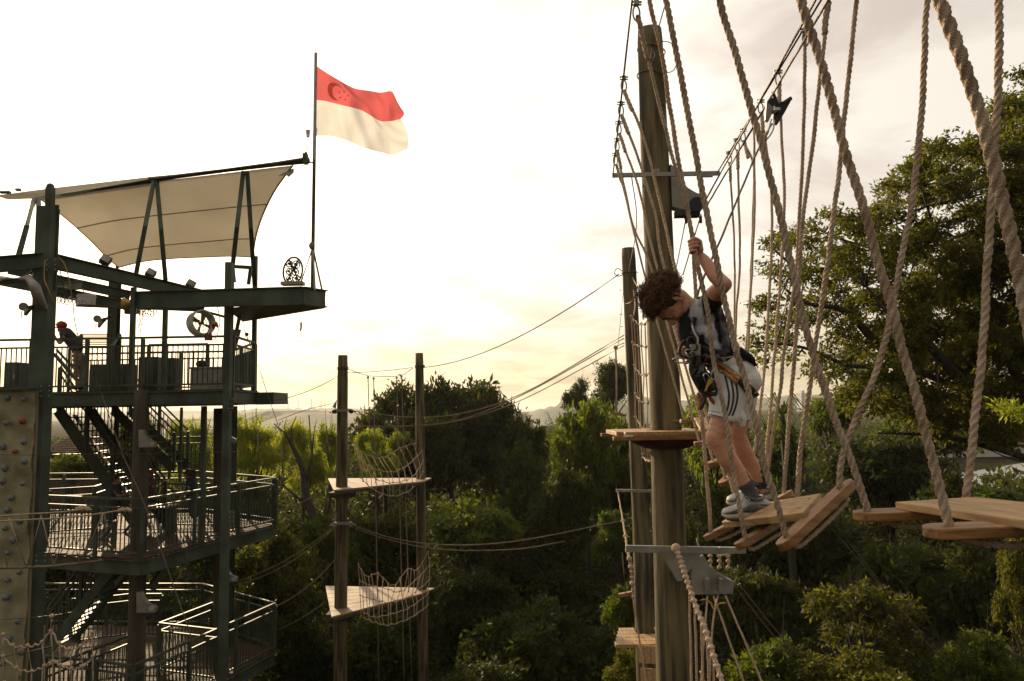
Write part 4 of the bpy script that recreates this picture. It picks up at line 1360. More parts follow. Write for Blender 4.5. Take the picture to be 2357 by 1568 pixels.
cable('zip_line', 'pale wire from the left net pole to the lowest tower deck', [(770, 1290, 19.7), (636, 1395, 20.6)], 0.016, m='rope_old', sag=0.14, group='wires strung between the poles')
cable('zip_line', 'dark wire low between the tower and the left net pole', [(750, 1385, 19.7), (640, 1450, 20.6)], 0.010, m='rope_old', sag=0.05, group='wires strung between the poles')
cable('zip_line', 'long thin wire slanting from the tower deck down past its right corner', [(594, 840, 18), (625, 935, 18), (700, 1150, 18)], 0.008, m='rope_old', group='wires strung between the poles')
cable('zip_line', 'thin wire slanting across the front of the tower', [(225, 880, 15.8), (280, 1040, 16), (340, 1180, 16), (445, 1480, 16.2)], 0.011, m='rope_old', group='wires strung between the poles')
cable('zip_line', 'thin vertical wire on the left side of the second pole', [(1435, 668, 13.2), (1422, 800, 13.2)], 0.004, group='wires strung between the poles')
cable('zip_line', 'wire from the bracket down toward the second pole, left strand', [(1578, 508, 7.5), (1558, 608, 7.9), (1545, 660, 8.1)], 0.006, group='wires strung between the poles')
cable('zip_line', 'wire from the bracket down behind the boy\'s head', [(1614, 494, 7.5), (1599, 542, 7.7), (1572, 633, 8.0)], 0.007, group='wires strung between the poles')
cable('zip_line', 'thin wire rising to the cable left of the thick pole', [(1453, 400, 7.45), (1465, 520, 9), (1447, 625, 13.2)], 0.006, group='wires strung between the poles')
cable('zip_line', 'thin wire leaving the picture above the thick pole', [(1530, 15, 7), (1514, 70, 7.4)], 0.006, group='wires strung between the poles')
for i, (a, b_) in enumerate((((1690, 1330, 7.6), (1838, 1510, 9)), ((1688, 1345, 7.6), (1825, 1515, 9)), ((1905, 1205, 12), (2180, 1520, 16)), ((1925, 1210, 12), (2200, 1560, 16)))):
    cable('zip_line', ['pair of faint wires slanting down right of the lower crossarm, the upper one', 'pair of faint wires slanting down right of the lower crossarm, the lower one',
                       'faint wire slanting down from under the tilted step, the left one', 'faint wire slanting down from under the tilted step, the right one'][i], [a, b_], 0.005, m='rope_old', sag=0.02, group='wires strung between the poles')

# hanging ropes (pole ladders) from the net wire
for i, (x, y0, x1, y1) in enumerate(((847, 866, 851, 1000), (860, 868, 872, 1568), (913, 867, 930, 1568), (924, 864, 948, 1568))):
    Yk = 20.2 + i * 0.35
    o = MB().tube(hang(W(x, y0, Yk), W(x1, y1, Yk), 0), 0.012, 6).ball(W(x, y0 + 3, Yk), 0.035).build('hanging_rope', M['rope_old'], None, smooth=True)
    tag(o, ['short rope hanging between the net poles, the leftmost', 'long rope hanging between the net poles, second from the left', 'long rope hanging between the net poles, third from the left', 'long rope hanging between the net poles, nearest the right pole'][i], 'rope', 'ropes hanging between the net poles')
for i, (x, y0, x1, y1) in enumerate(((594, 988, 594, 1095), (650, 1030, 650, 1090), (711, 955, 719, 1072), (751, 980, 756, 1062))):
    o = MB().tube([W(x, y0, 26), W(x1, y1, 26)], 0.022, 6).build('hanging_rope', M['rope_old'], None, smooth=True)
    tag(o, ['pale rope hanging before the yellow-green trees right beside the tower', 'short pale rope hanging left of the bare branches', 'pale rope hanging behind the bare branches', 'pale rope hanging close to the left net pole'][i], 'rope', 'pale ropes hanging before the trees')
cable('zip_line', 'faint wire carrying the pale ropes before the yellow-green trees', [(770, 928, 26), (700, 945, 26), (640, 968, 26)], 0.012, m='rope_old', group='wires strung between the poles')
# small swing left of the second pole
t = thing('rope_swing', 'small wooden swing bar hanging left of the second pole', 'swing', W(1419, 953, 13.2))
MB().tube(Wl([(1417, 800, 13.2), (1419, 860, 13.2), (1419, 950, 13.2)]), 0.016, 7).ball(W(1417, 800, 13.2), 0.04).build('rope', M['rope_far'], t, smooth=True)
bar_mesh(W(1402, 950, 13.2), W(1441, 957, 13.2), 0.09, 0.04).build('swing_bar', M['bar'], t)
cable('zip_line', 'short wire holding the small swing bar', [(1436, 790, 13.3), (1412, 800, 13.2)], 0.009, group='wires strung between the poles')
t = thing('rope_swing', 'swing bar hanging left of the thick pole above the ladder deck', 'swing', W(1442, 1368, 11.5))
MB().tube(Wl([(1432, 1272, 11.5), (1440, 1368, 11.5)]), 0.009, 7).build('rope', M['rope_old'], t, smooth=True)
bar_mesh(W(1424, 1371, 11.5), W(1460, 1364, 11.5), 0.08, 0.05).build('swing_bar', M['bar'], t)


# ------------------------------------------------------------------ rope nets
def net(label, rows, cols, r, m='rope_far', knots=True, name='rope_net', group=None):
    """rows: list of sighted polylines (horizontal ropes), cols: number of verticals"""
    lines = [smooth_path(Wl(rw), 6) for rw in rows]
    for ln in lines:
        for i_ in range(1, len(ln) - 1): ln[i_] = ln[i_] - Vector((0, 0, abs(math.sin(i_ * 1.05)) * r * 2.5 + random.uniform(0, r * 1.5)))
    b = MB(); kb = MB()
    for ln in lines:
        b.tube(ln, r, 6)
    for c in range(cols + 1):
        s = c / cols
        pts = [ln[min(int(s * (len(ln) - 1)), len(ln) - 1)] + Vector((random.uniform(-.015, .015), 0, 0)) for ln in lines]
        b.tube(pts, r * 0.9, 6)
        if knots:
            for p in pts: kb.ball(p, r * 2.4, 7, 5)
    t = thing(name, label, 'rope net', sum((l[len(l) // 2] for l in lines), Vector()) / len(lines), group)
    b.build('mesh_ropes', M[m], t, smooth=True)
    if knots: kb.build('knots', M[m], t, smooth=True, kind='stuff')
    return t


net('rope net slung like a hammock above the upper triangular deck', [
    [(812, 1010, 19.7), (835, 1040, 20.2), (880, 1052, 20.8), (920, 1030, 21.2), (968, 1015, 21.6)],
    [(818, 1045, 19.6), (850, 1072, 20), (900, 1085, 20.4), (940, 1068, 21), (972, 1035, 21.5)],
    [(828, 1075, 19.5), (860, 1098, 19.8), (905, 1110, 20.2), (950, 1095, 20.8), (974, 1060, 21.4)],
    [(832, 1100, 19.5), (860, 1125, 19.7), (905, 1140, 20), (950, 1122, 20.6), (974, 1085, 21.4)]], 13, 0.010)
net('rope net slung like a hammock beside the lower triangular deck', [
    [(825, 1298, 19.6), (845, 1325, 19.9), (870, 1318, 20.2), (905, 1346, 20.6), (938, 1308, 21), (960, 1310, 21.3), (985, 1270, 21.5)],
    [(828, 1335, 19.5), (850, 1345, 19.7), (880, 1350, 20), (920, 1360, 20.4), (955, 1335, 21), (988, 1300, 21.5)],
    [(830, 1370, 19.4), (860, 1378, 19.6), (900, 1385, 20), (940, 1372, 20.6), (988, 1335, 21.4)],
    [(832, 1405, 19.4), (860, 1418, 19.5), (900, 1412, 19.8), (945, 1395, 20.4), (986, 1365, 21.3)],
    [(832, 1418, 19.4), (865, 1432, 19.5), (900, 1436, 19.7), (945, 1420, 20.2), (985, 1392, 21.2)]], 15, 0.010)
net('vertical knotted cargo net between the second pole and the thick pole', [
    [(1454, 728, 11.5), (1475, 745, 11), (1502, 730, 10.5)],
    [(1456, 788, 11.5), (1478, 795, 11), (1506, 790, 10.5)],
    [(1459, 840, 11.5), (1480, 862, 11), (1508, 845, 10.5)],
    [(1462, 905, 11.5), (1482, 925, 11), (1509, 912, 10.5)],
    [(1464, 960, 11.5), (1483, 985, 11), (1510, 972, 10.5)],
    [(1470, 1000, 11.5), (1485, 1010, 11), (1511, 1004, 10.5)],
    [(1478, 1045, 11.5), (1490, 1058, 11), (1513, 1055, 10.5)]], 6, 0.0095)
t = thing('rope_net', 'slack ropes tying the cargo net up to the second pole', 'rope net', W(1470, 700, 12))
b = MB()
for pts in ([(1456, 640, 13.3), (1470, 665, 12), (1485, 690, 11)], [(1458, 668, 13.3), (1462, 700, 12), (1458, 728, 11.5)], [(1470, 665, 12), (1478, 700, 11.5), (1480, 735, 11.2)], [(1440, 700, 13), (1455, 693, 12.4), (1468, 660, 12)]):
    b.tube(Wl(pts), 0.010, 6, sub=4)
b.build('mesh_ropes', M['rope_far'], t, smooth=True)

# knotted net dropping from the lower crossarm, front
t = thing('rope_net', 'thick knotted rope net falling from the lower crossarm to the bottom edge', 'rope net', W(1600, 1500, 7.0))
b = MB()
main = [(1556, 1262, 7.2), (1570, 1300, 7.1), (1583, 1340, 7.0), (1600, 1390, 6.8), (1620, 1440, 6.6), (1640, 1500, 6.4), (1665, 1580, 6.2)]
b.rope(Wl(main), 0.022, n=12, sub=6)
kb = MB()
mp = smooth_path(Wl(main), 7)
for i in range(0, len(mp), 2):
    kb.ball(mp[i], (0.032, 0.030, 0.022), 8, 6)
kb.ball(W(1556, 1262, 7.2), 0.045)
for i, (xa, ya, xb) in enumerate(((1587, 1370, 1592), (1599, 1400, 1605), (1613, 1425, 1620), (1627, 1462, 1633), (1641, 1500, 1644))):
    b.rope([W(xa, ya, 6.9), W(xb, 1590, 6.9)], 0.0125, n=9, sub=3)
for pts in ([(1654, 1365, 7.4), (1640, 1440, 7.2), (1632, 1590, 7)], [(1629, 1368, 7.4), (1622, 1450, 7.2), (1612, 1590, 7)], [(1612, 1545, 7), (1640, 1620, 7)]):
    b.rope(Wl(pts), 0.012, n=9, sub=3)
b.build('mesh_ropes', M['rope_far'], t, smooth=True)
kb.build('knots', M['rope_far'], t, smooth=True, kind='stuff')
for i, (a, c) in enumerate((((1643, 1372, 7.4), (1722, 1600, 7.2)), ((1671, 1372, 7.4), (1766, 1600, 7.2)))):
    o = MB().rope([W(*a), W(*c)], 0.011, n=9, sub=2).build('hanging_rope', M['rope_far'], None, smooth=True)
    tag(o, ['taut pale rope running down from the lower bracket to the bottom edge, the left one', 'taut pale rope running down from the lower bracket to the bottom edge, the right one'][i], 'rope', 'taut ropes below the lower bracket')
o = MB().tube(Wl([(1611, 1383, 7.35), (1622, 1380, 7.35), (1636, 1388, 7.35), (1643, 1402, 7.35), (1655, 1390, 7.35), (1670, 1388, 7.35)]), 0.008, 6, sub=4).build('tie_cord', M['yellow'], None, smooth=True)
tag(o, 'yellowish tie cord looped under the lower bracket', 'cord')
# little net behind the crossarm, right
t = thing('rope_net', 'short knotted net hanging behind the lower crossarm', 'rope net', W(1650, 1290, 8))
b = MB(); kb = MB()
b.tube(Wl([(1603, 1240, 8), (1612, 1262, 8), (1640, 1272, 8), (1660, 1278, 8), (1695, 1272, 8)]), 0.009, 6, sub=4)
for x_ in (1634, 1655, 1675):
    b.tube(Wl([(x_, 1277, 8), (x_ + 3, 1295, 8), (x_ - 2, 1312, 8)]), 0.012, 6, sub=3)
    for y_ in (1280, 1292, 1306): kb.ball(W(x_ + 1, y_, 8), (0.026, 0.026, 0.02), 7, 5)
b.build('mesh_ropes', M['rope_far'], t, smooth=True); kb.build('knots', M['rope_far'], t, smooth=True, kind='stuff')
# knotted side rope left of the second pole
t = thing('rope_net', 'taut side rope with small knots, left of the thick pole down to the bottom', 'rope net', W(1460, 1300, 9))
b = MB(); kb = MB()
ln = [(1422, 1132, 12.8), (1434, 1200, 11), (1445, 1268, 9.2), (1452, 1305, 9), (1460, 1390, 9), (1476, 1500, 9), (1492, 1590, 9)]
b.rope(Wl(ln), 0.013, n=9, sub=5)
for i, p in enumerate(smooth_path(Wl(ln), 6)[6:24]): kb.ball(p, 0.022 if i % 3 else 0.034, 7, 5)
b.build('mesh_ropes', M['rope_far'], t, smooth=True); kb.build('knots', M['rope_far'], t, smooth=True, kind='stuff')
# ================================================================== CLIMBING AND ZIP-LINE TOWER
ST = M['steel']
tower = thing('adventure_tower', 'grey-green steel tower with three railed decks on the left', 'tower', (-8.5, 17.5, 0))


def column(x, y, Y, w=0.28, name='column', d=None, ybot=None, box=False):
    p = W(x, y, Y)
    z0 = 0.0 if ybot is None else W(x, ybot, Y).z
    b = MB()
    if box or w < 0.15:
        b.beam((p.x, p.y, z0), p, w, d or w, up=(0, 1, 0))
    else:
        b.ibeam((p.x, p.y, z0), p, w, d or w, 0.022, up=(0, 1, 0))
    return b.build(name, ST, tower)


def beam(pa, pb, w=0.16, h=0.305, name='beam', ib=True, m=None):
    a, b_ = W(*pa), W(*pb)
    b = MB()
    if ib: b.ibeam(a, b_, w, h, 0.02)
    else: b.beam(a, b_, w, h)
    return b.build(name, m or ST, tower)


column(111, 478, 14.8, 0.30, box=True)
MB().beam(W(116, 432, 14.8), W(115, 480, 14.8), 0.13, 0.13, up=(0, 1, 0)).ball(W(116, 430, 14.8), 0.075).build('post_cap', ST, tower)
MB().beam(W(129, 472, 14.86), W(122, 670, 14.86), 0.12, 0.02, up=(0, 1, 0)).build('fin_plate', ST, tower)
column(529, 605, 16.9, 0.15, box=True, d=0.2)
column(470, 935, 18.4, 0.11, ybot=1290)
column(308, 662, 17.2, 0.10, ybot=900)
column(381, 705, 18.6, 0.10, ybot=900)
column(588, 590, 18.75, 0.10, ybot=900)
column(265, 650, 20.5, 0.24, ybot=900)
column(418, 938, 22.5, 0.07, ybot=1110)
column(108, 900, 20.5, 0.2)
column(536, 935, 21.5, 0.2)

# ---- decks
def pxy(x, y, z):
    """ground-plan point seen at (x, y) if it lies at height z"""
    d = CAM_ROT @ Vector(((x - CX) / FPX, (CY - y) / FPX, -1.0))
    k = (z - EYE) / d.z
    return Vector((d.x * k, d.y * k, z))


def deck(poly, z, name, th=0.26, boards=True, bdir=(1, 0), m='deckwood'):
    P = [Vector((p[0], p[1], z)) for p in poly]
    b = MB()
    # boards clipped from the polygon, running along x
    ys = [p.y for p in P]; y = min(ys); w = 0.14
    while y < max(ys):
        yy = y + w / 2; xs = []
        for i in range(len(P)):
            a, c = P[i], P[(i + 1) % len(P)]
            if (a.y - yy) * (c.y - yy) < 0:
                xs.append(a.x + (c.x - a.x) * (yy - a.y) / (c.y - a.y))
        xs.sort()
        for k in range(0, len(xs) - 1, 2):
            x0, x1 = xs[k], xs[k + 1]; x = x0
            while x < x1 - 0.02:
                l = min(random.uniform(2.0, 3.2), x1 - x)
                b.box((x + l / 2, yy, z - 0.02 + random.uniform(-.003, .003)), (l - 0.006, w - 0.012, 0.036)); x += l
        y += w
    b.build('deck_boards', M[m], tower, kind='stuff')
    b = MB()
    for i in range(len(P)):
        a, c = P[i] - Vector((0, 0, 0.04 + th / 2)), P[(i + 1) % len(P)] - Vector((0, 0, 0.04 + th / 2))
        b.ibeam(a, c, 0.12, th, 0.018)
    b.build('edge_beam', ST, tower)
    j = MB()
    x = min(p.x for p in P) + 0.5
    while x < max(p.x for p in P) - 0.3:
        yy = []
        for i in range(len(P)):
            a, c = P[i], P[(i + 1) % len(P)]
            if (a.x - x) * (c.x - x) < 0:
                yy.append(a.y + (c.y - a.y) * (x - a.x) / (c.x - a.x))
        if len(yy) >= 2:
            j.beam((x, min(yy), z - 0.05 - th * .4), (x, max(yy), z - 0.05 - th * .4), 0.08, th * 0.7)
        x += 1.1
    j.build('joists', ST, tower, kind='stuff')


def railing(pts, z, h=1.22, gap=0.115, post=1.5, slope=None, parent=None):
    """pts: plan points (x, y); one railing part per straight run, with its balusters below it"""
    for i in range(len(pts) - 1):
        za = z if slope is None else slope[i]; zb = z if slope is None else slope[i + 1]
        a, c = Vector((pts[i][0], pts[i][1], za)), Vector((pts[i + 1][0], pts[i + 1][1], zb))
        Lg = (c - a).length; up = Vector((0, 0, 1))
        b = MB()
        b.beam(a + up * h, c + up * h, 0.06, 0.05)
        b.beam(a + up * (h - 0.19), c + up * (h - 0.19), 0.045, 0.04)
        b.beam(a + up * 0.12, c + up * 0.12, 0.045, 0.04)
        n = max(1, round(Lg / post))
        closed_ = (Vector(pts[0]) - Vector(pts[-1])).length < 0.01
        for k in range(1 if i else 0, n + 1):
            p = a.lerp(c, k / n)
            b.beam(p - up * 0.05, p + up * (h - 0.03), 0.075, 0.075, up=(0, 1, 0))
        r = b.build('railing', ST, parent or tower)
        b = MB(); n = int(Lg / gap)
        for k in range(1, n):
            p = a.lerp(c, k / n)
            b.beam(p + up * 0.13, p + up * (h - 0.2), 0.02, 0.02, up=(0, 1, 0))
        if n > 1: b.build('balusters', ST, r, kind='stuff')


ZT = W(300, 899, 17.0).z
TD = [(W(-70, 899, 17.0).x, 17.0), (W(537, 899, 17.0).x, 17.0), (W(592, 899, 18.9).x, 18.9), (W(540, 899, 21.4).x, 21.4), (W(-70, 899, 17.0).x - 2, 21.4)]
deck(TD, ZT, 'top', th=0.30)
MB().box((W(606, 915, 19.0).x, 19.3, ZT - 0.20), (0.72, 1.2, 0.30)).build('side_landing', ST, tower)
x0, x1 = W(0, 890, 17.05).x - .6, W(592, 890, 17.05).x
xm = W(326, 890, 17.05).x
railing([(x0, 17.06), (xm, 17.06), (TD[1][0] - .04, 17.06), (TD[2][0] - .04, 18.85)], ZT)
railing([(x0, 21.3), (W(300, 890, 21.3).x, 21.3), (TD[3][0] - .1, 21.3), (TD[2][0] - .12, 18.95)], ZT)
railing([(W(345, 890, 19).x, 18.9), (W(480, 890, 19).x, 18.9)], ZT)
# brace plate and diagonals at top deck right
MB().beam(W(556, 705, 18.0), W(545, 760, 18.0), 0.07, 0.07).beam(W(545, 760, 18.0), W(533, 805, 17.6), 0.2, 0.05).build('brace', ST, tower)
MB().tube(Wl([(548, 710, 17.8), (566, 770, 17.8), (578, 800, 17.8)]), 0.012, 6).ball(W(568, 770, 17.8), 0.05).build('turnbuckle_stay', M['wire'], tower)
MB().beam(W(125, 815, 18.5), W(185, 885, 18.5), 0.07, 0.07).build('brace', ST, tower)
MB().beam(W(130, 805, 19.5), W(200, 880, 19.5), 0.05, 0.05).build('brace', ST, tower)

ZM = W(325, 1287, 16.3).z
MD = [pxy(100, 1270, ZM), pxy(218, 1280, ZM), pxy(325, 1287, ZM), pxy(635, 1206, ZM), Vector((W(470, 1180, 23.5).x, 23.5, ZM)), Vector((W(40, 1180, 24).x, 24, ZM))]
deck([(p.x, p.y) for p in MD], ZM, 'middle', th=0.30)
railing([(p.x, p.y) for p in MD[:4]], ZM, h=1.27)
railing([(MD[3].x - .1, MD[3].y + .1), (MD[4].x, MD[4].y), (W(250, 1180, 23.7).x, 23.7), (MD[5].x, MD[5].y)], ZM, h=1.27)
railing([(W(110, 1200, 19.5).x, 19.5), (W(215, 1200, 20.0).x, 20.0), (W(255, 1180, 21.5).x, 21.5)], ZM, h=1.2)
railing([(W(540, 1150, 20.4).x, 20.6), (W(470, 1150, 20.2).x, 20.2), (W(380, 1150, 20.6).x, 20.6)], ZM, h=1.2)

ZL = W(633, 1504, 20.8).z
ND = [pxy(100, 1650, ZL), pxy(218, 1662, ZL), Vector((MD[2].x, MD[2].y - .2, ZL)), Vector((MD[3].x, MD[3].y, ZL)), Vector((MD[4].x, MD[4].y, ZL)), Vector((MD[5].x, MD[5].y, ZL))]
deck([(p.x, p.y) for p in ND], ZL, 'lower', th=0.30)
railing([(p.x, p.y) for p in ND[:4]], ZL, h=1.27)
railing([(ND[3].x - .1, ND[3].y + .1), (ND[4].x, ND[4].y), (ND[5].x, ND[5].y)], ZL, h=1.27)
q1, q2, q3 = pxy(367, 1435, ZL + 1.25), pxy(489, 1388, ZL + 1.25), pxy(515, 1452, ZL + 1.25)
railing([(q2.x, q2.y), (q1.x, q1.y), (q3.x, q3.y)], ZL, h=1.25)
q1, q2 = pxy(300, 1462, ZL + 1.25), pxy(105, 1538, ZL + 1.25)
railing([(q1.x, q1.y), (q2.x, q2.y)], ZL, h=1.25)
q1, q2, q3 = pxy(185, 1385, ZL + 1.2), pxy(300, 1372, ZL + 1.2), pxy(372, 1372, ZL + 1.2)
railing([(q1.x, q1.y), (q2.x, q2.y), (q3.x, q3.y)], ZL, h=1.25)


def stairs(a, b_, n, w, side, label=None, closed=False):
    """flight from top a to bottom b_, w wide along side"""
    a, b_, s = Vector(a), Vector(b_), Vector(side).normalized()
    MB().beam(a, b_, 0.05, 0.26).build('stringer', ST, tower)
    MB().beam(a + s * w, b_ + s * w, 0.05, 0.26).build('stringer', ST, tower)
    if closed:
        MB().beam(a + s * w / 2 - Vector((0, 0, 0.12)), b_ + s * w / 2 - Vector((0, 0, 0.12)), w - 0.05, 0.02).build('soffit', ST, tower)
    t_ = MB(); run = Vector((b_.x - a.x, b_.y - a.y, 0)).normalized()
    for i in range(1, n):
        p = a.lerp(b_, i / n) + s * w / 2
        rot = Matrix(((run.x, s.x, 0), (run.y, s.y, 0), (0, 0, 1)))
        t_.box(p, (0.27, w - 0.06, 0.035), rot)
    t_.build('treads', M['steel'], tower, kind='stuff')
    for k in (0, w):
        A, B = a + s * k, b_ + s * k
        railing([(A.x, A.y), (B.x, B.y)], 0, h=1.1, gap=0.16, post=1.3, slope=[A.z, B.z])


stairs(W(135, 945, 18.4), W(318, 1215, 19.2), 17, 1.1, (0.15, 1, 0), closed=True)
stairs(W(262, 945, 21.2), W(400, 1080, 21.8), 9, 0.9, (0, 1, 0))
railing([(W(392, 1000, 22.5).x, 22.5), (W(470, 1000, 22.8).x, 22.8)], W(430, 1095, 22.6).z, h=1.15)
stairs(W(262, 1305, 18.8), W(108, 1500, 19.4), 16, 1.0, (0.05, 1, 0))

# ---- roof frame
beam((-40, 612, 14.2), (101, 600, 14.72))
beam((125, 602, 14.9), (505, 690, 20.6))
b = MB()
P0, P1, P2, P3 = W(313, 691, 17.25), W(698, 681, 16.0), W(748, 688, 16.9), W(560, 690, 19.2)
b.ibeam(P0, P1, 0.14, 0.40, 0.022).build('beam', ST, tower)
MB().ibeam(P1, P2, 0.14, 0.40, 0.022).build('beam', ST, tower)
MB().ibeam(P2, P3, 0.14, 0.40, 0.022).build('beam', ST, tower)
P0b = W(465, 690, 20.0)
MB().ibeam(P0, P0b, 0.12, 0.34, 0.02).build('beam', ST, tower)
zt_ = P1.z + 0.205
MB().prism([Vector((p.x, p.y, P1.z - 0.16)) for p in (W(520, 690, 16.75), P1, P2, P3)], (0, 0, 0.03)).build('platform_plate', ST, tower)
beam((-30, 640, 18), (302, 705, 18.2), 0.14, 0.24)
beam((20, 620, 18.8), (300, 680, 20.0), 0.14, 0.24)
beam((100, 610, 16.5), (55, 655, 19.5), 0.12, 0.2)
beam((190, 655, 17), (120, 665, 19.5), 0.12, 0.2)
beam((175, 700, 19.5), (470, 712, 19.8), 0.10, 0.14)
beam((228, 690, 19.2), (345, 706, 19.4), 0.14, 0.2)
beam((100, 672, 17.4), (190, 690, 17.4), 0.1, 0.12)
MB().tube(Wl([(-20, 652, 14.3), (66, 643, 14.3), (80, 660, 14.3), (97, 712, 14.5)]), 0.10, 12).build('galvanised_arm', M['galv'], tower, smooth=True)
MB().tube(Wl([(-20, 640, 15.4), (95, 648, 15.2)]), 0.09, 12).build('galvanised_arm', M['galv'], tower, smooth=True)
MB().beam(W(530, 607, 17.4), W(534, 650, 17.4), 0.16, 0.12, up=(0, 1, 0)).beam(W(541, 614, 17.6), W(577, 616, 17.6), 0.08, 0.08).beam(W(577, 616, 17.6), W(572, 655, 17.6), 0.07, 0.07).build('bracket_arm', ST, tower)
# under-deck braces on poles
MB().beam(W(300, 1310, 17.0), W(270, 1345, 17.4), 0.12, 0.12).build('brace', ST, tower)
MB().beam(W(385, 1300, 17.2), W(345, 1355, 16.9), 0.12, 0.12).build('brace', ST, tower)
# small plaque on flagpole deck edge
for x_, y_, Yk in ((119, 610, 14.62), (105, 900, 14.62), (95, 1290, 14.62), (529, 700, 16.78), (531, 930, 16.78), (534, 1190, 16.78)):
    p_ = W(x_, y_, Yk); w_ = 0.26 if Yk < 15 else 0.13
    pl_ = MB().box(p_, (w_, 0.014, 0.30)).build('splice_plate', ST, tower)
    bb_ = MB()
    for i_ in (-1, 1):
        for j_ in (-1, 0, 1): bb_.tube([p_ + Vector((i_ * w_ * .32, -.007, j_ * .10)), p_ + Vector((i_ * w_ * .32, -.03, j_ * .10))], 0.014, 6)
    bb_.build('bolts', M['galv'], pl_, kind='stuff')
# ---- winch, boxes and rigging hung under the frame
def smallbox(name, label, cat, x, y, Y, size, m, extra=None):
    t_ = thing(name, label, cat, W(x, y, Y) - Vector((0, 0, size[2] / 2)))
    MB().box(W(x, y, Y), size).build('housing', M[m], t_, bevel=0.01)
    return t_


t = smallbox('control_box', 'white control box hanging under the tower roof frame', 'box', 199, 690, 17.3, (0.34, 0.2, 0.26), 'white')
MB().box(W(199, 683, 17.3), (0.36, 0.22, 0.03)).build('lid', M['white'], t)
MB().tube([W(192, 664, 17.3), W(192, 680, 17.3)], 0.01, 6).build('hanger', M['wire'], t)
t = thing('winch', 'yellow winch drum under the tower roof frame', 'winch', W(304, 705, 17.6))
MB().tube([W(285, 700, 17.6), W(328, 700, 17.6)], 0.16, 16).build('drum', M['yellow'], t, bevel=0.02)
MB().tube([W(328, 703, 17.6), W(348, 706, 17.6)], 0.09, 12).box(W(305, 718, 17.6), (0.34, 0.12, 0.10)).build('motor', M['black'], t)
MB().tube(Wl([(320, 715, 17.5), (323, 740, 17.5), (318, 755, 17.5)]), 0.012, 5, sub=3).build('hook', M['chrome'], t)
t = thing('rigging_bundle', 'bundle of red and silver carabiners clipped to the roof beam right of the winch', 'rigging', W(330, 715, 17.3))
for i in range(7):
    c = W(318 + i * 6, 716 + (i % 3) * 3, 17.3)
    MB().tube([c + Vector((math.cos(a) * 0.035, 0.01 * i, math.sin(a) * 0.07)) for a in np.linspace(0, 6.283, 11)[:-1]], 0.010, 5, closed=True).build('carabiner', M['red' if i % 2 else 'chrome'], t)
t = thing('rigging_bundle', 'row of silver carabiners under the beam above the helmeted person', 'rigging', W(165, 690, 16.9))
for i in range(8):
    c = W(136 + i * 8, 690 + (i % 3) * 3, 16.9)
    MB().tube([c + Vector((math.cos(a) * 0.035, 0.01 * i, math.sin(a) * 0.07)) for a in np.linspace(0, 6.283, 11)[:-1]], 0.010, 5, closed=True).build('carabiner', M['chrome'], t)
for pts, lb, mt in (([(104, 600, 14.6), (102, 640, 14.6), (112, 668, 14.6), (126, 700, 14.8)], 'thin yellow rope looping beside the main tower column', 'yellow'),
                    ([(134, 590, 14.9), (150, 612, 14.9), (160, 650, 14.9), (166, 690, 15.2)], 'yellow rope draped from the column top to the rigging', 'yellow'),
                    ([(131, 596, 14.9), (142, 640, 14.9), (150, 690, 15.2)], 'dark cord hanging from the column top', 'black'),
                    ([(168, 700, 16.8), (172, 740, 17), (180, 775, 17.2)], 'cord from the rigging down to the helmeted person', 'rope_old'),
                    ([(322, 770, 17.3), (326, 745, 17.3), (332, 712, 17.3)], 'thin cord under the red carabiners', 'rope_old'),
                    ([(306, 835, 17.3), (302, 800, 17.3), (312, 770, 17.3)], 'thin cord beside the tower column above the railing', 'rope_old'),
                    ([(500, 702, 17), (506, 740, 17), (500, 770, 17), (492, 785, 17)], 'pale cord looping beside the fan', 'white')):
    cable('cord', lb, pts, 0.010, m=mt, cat='cord')
for i, (x, y) in enumerate(((52, 704), (222, 732))):
    t = thing('pulley_hoist', ['grey pulley arm sticking out left of the main column', 'grey pulley arm above the bench on the top deck'][i], 'pulley', W(x, y, 15 + 2 * i), 'pulley arms under the roof frame')
    Yk = 14.6 + 2 * i
    MB().tube(Wl([(x + 34, y - 6, Yk), (x + 18, y + 4, Yk), (x + 8, y + 10, Yk)]), 0.05, 8).build('arm', M['steel'], t)
    MB().tube([W(x + 2, y + 2, Yk - .04), W(x + 2, y + 2, Yk + .04)], 0.085, 14).build('wheel', M['galv'], t)
    MB().prism([W(x + 4, y + 4, Yk - .05), W(x + 14, y + 8, Yk - .05), W(x + 2, y + 22, Yk - .05)], (0, 0.1, 0)).build('cheek', M['galv'], t)
    cable('cord', ['thin cord dropping from the left pulley arm', 'thin cord dropping from the right pulley arm'][i], [(x - 2, y + 12, Yk), (x - 3, y + 30, Yk)], 0.008, m='rope_old', cat='cord')
cable('zip_line', 'thin wire leaving the tower to the left edge', [(-20, 735, 14), (47, 710, 14.6)], 0.008, m='rope_old', group='wires strung between the poles')
# floodlights
for i, (x, y) in enumerate(((243, 600), (347, 630), (439, 655))):
    Yk = 16.4 + i * 1.5
    t = thing('floodlight', ['boxy floodlight on the roof beam, the leftmost', 'boxy floodlight on the roof beam, the middle one', 'boxy floodlight on the roof beam, the rightmost'][i], 'floodlight', W(x, y + 14, Yk), 'floodlights on the tower roof beam')
    rot = Euler((R(-25), R(28), R(20))).to_matrix()
    MB().box(W(x, y, Yk), (0.21, 0.16, 0.19), rot).build('lamp_body', M['black'], t, bevel=0.008)
    MB().box(W(x, y, Yk) + rot @ Vector((0, -0.085, 0)), (0.17, 0.01, 0.15), rot).build('glass', M['galv'], t)
    MB().beam(W(x, y + 2, Yk), W(x, y + 19, Yk), 0.04, 0.02).build('bracket', M['black'], t)

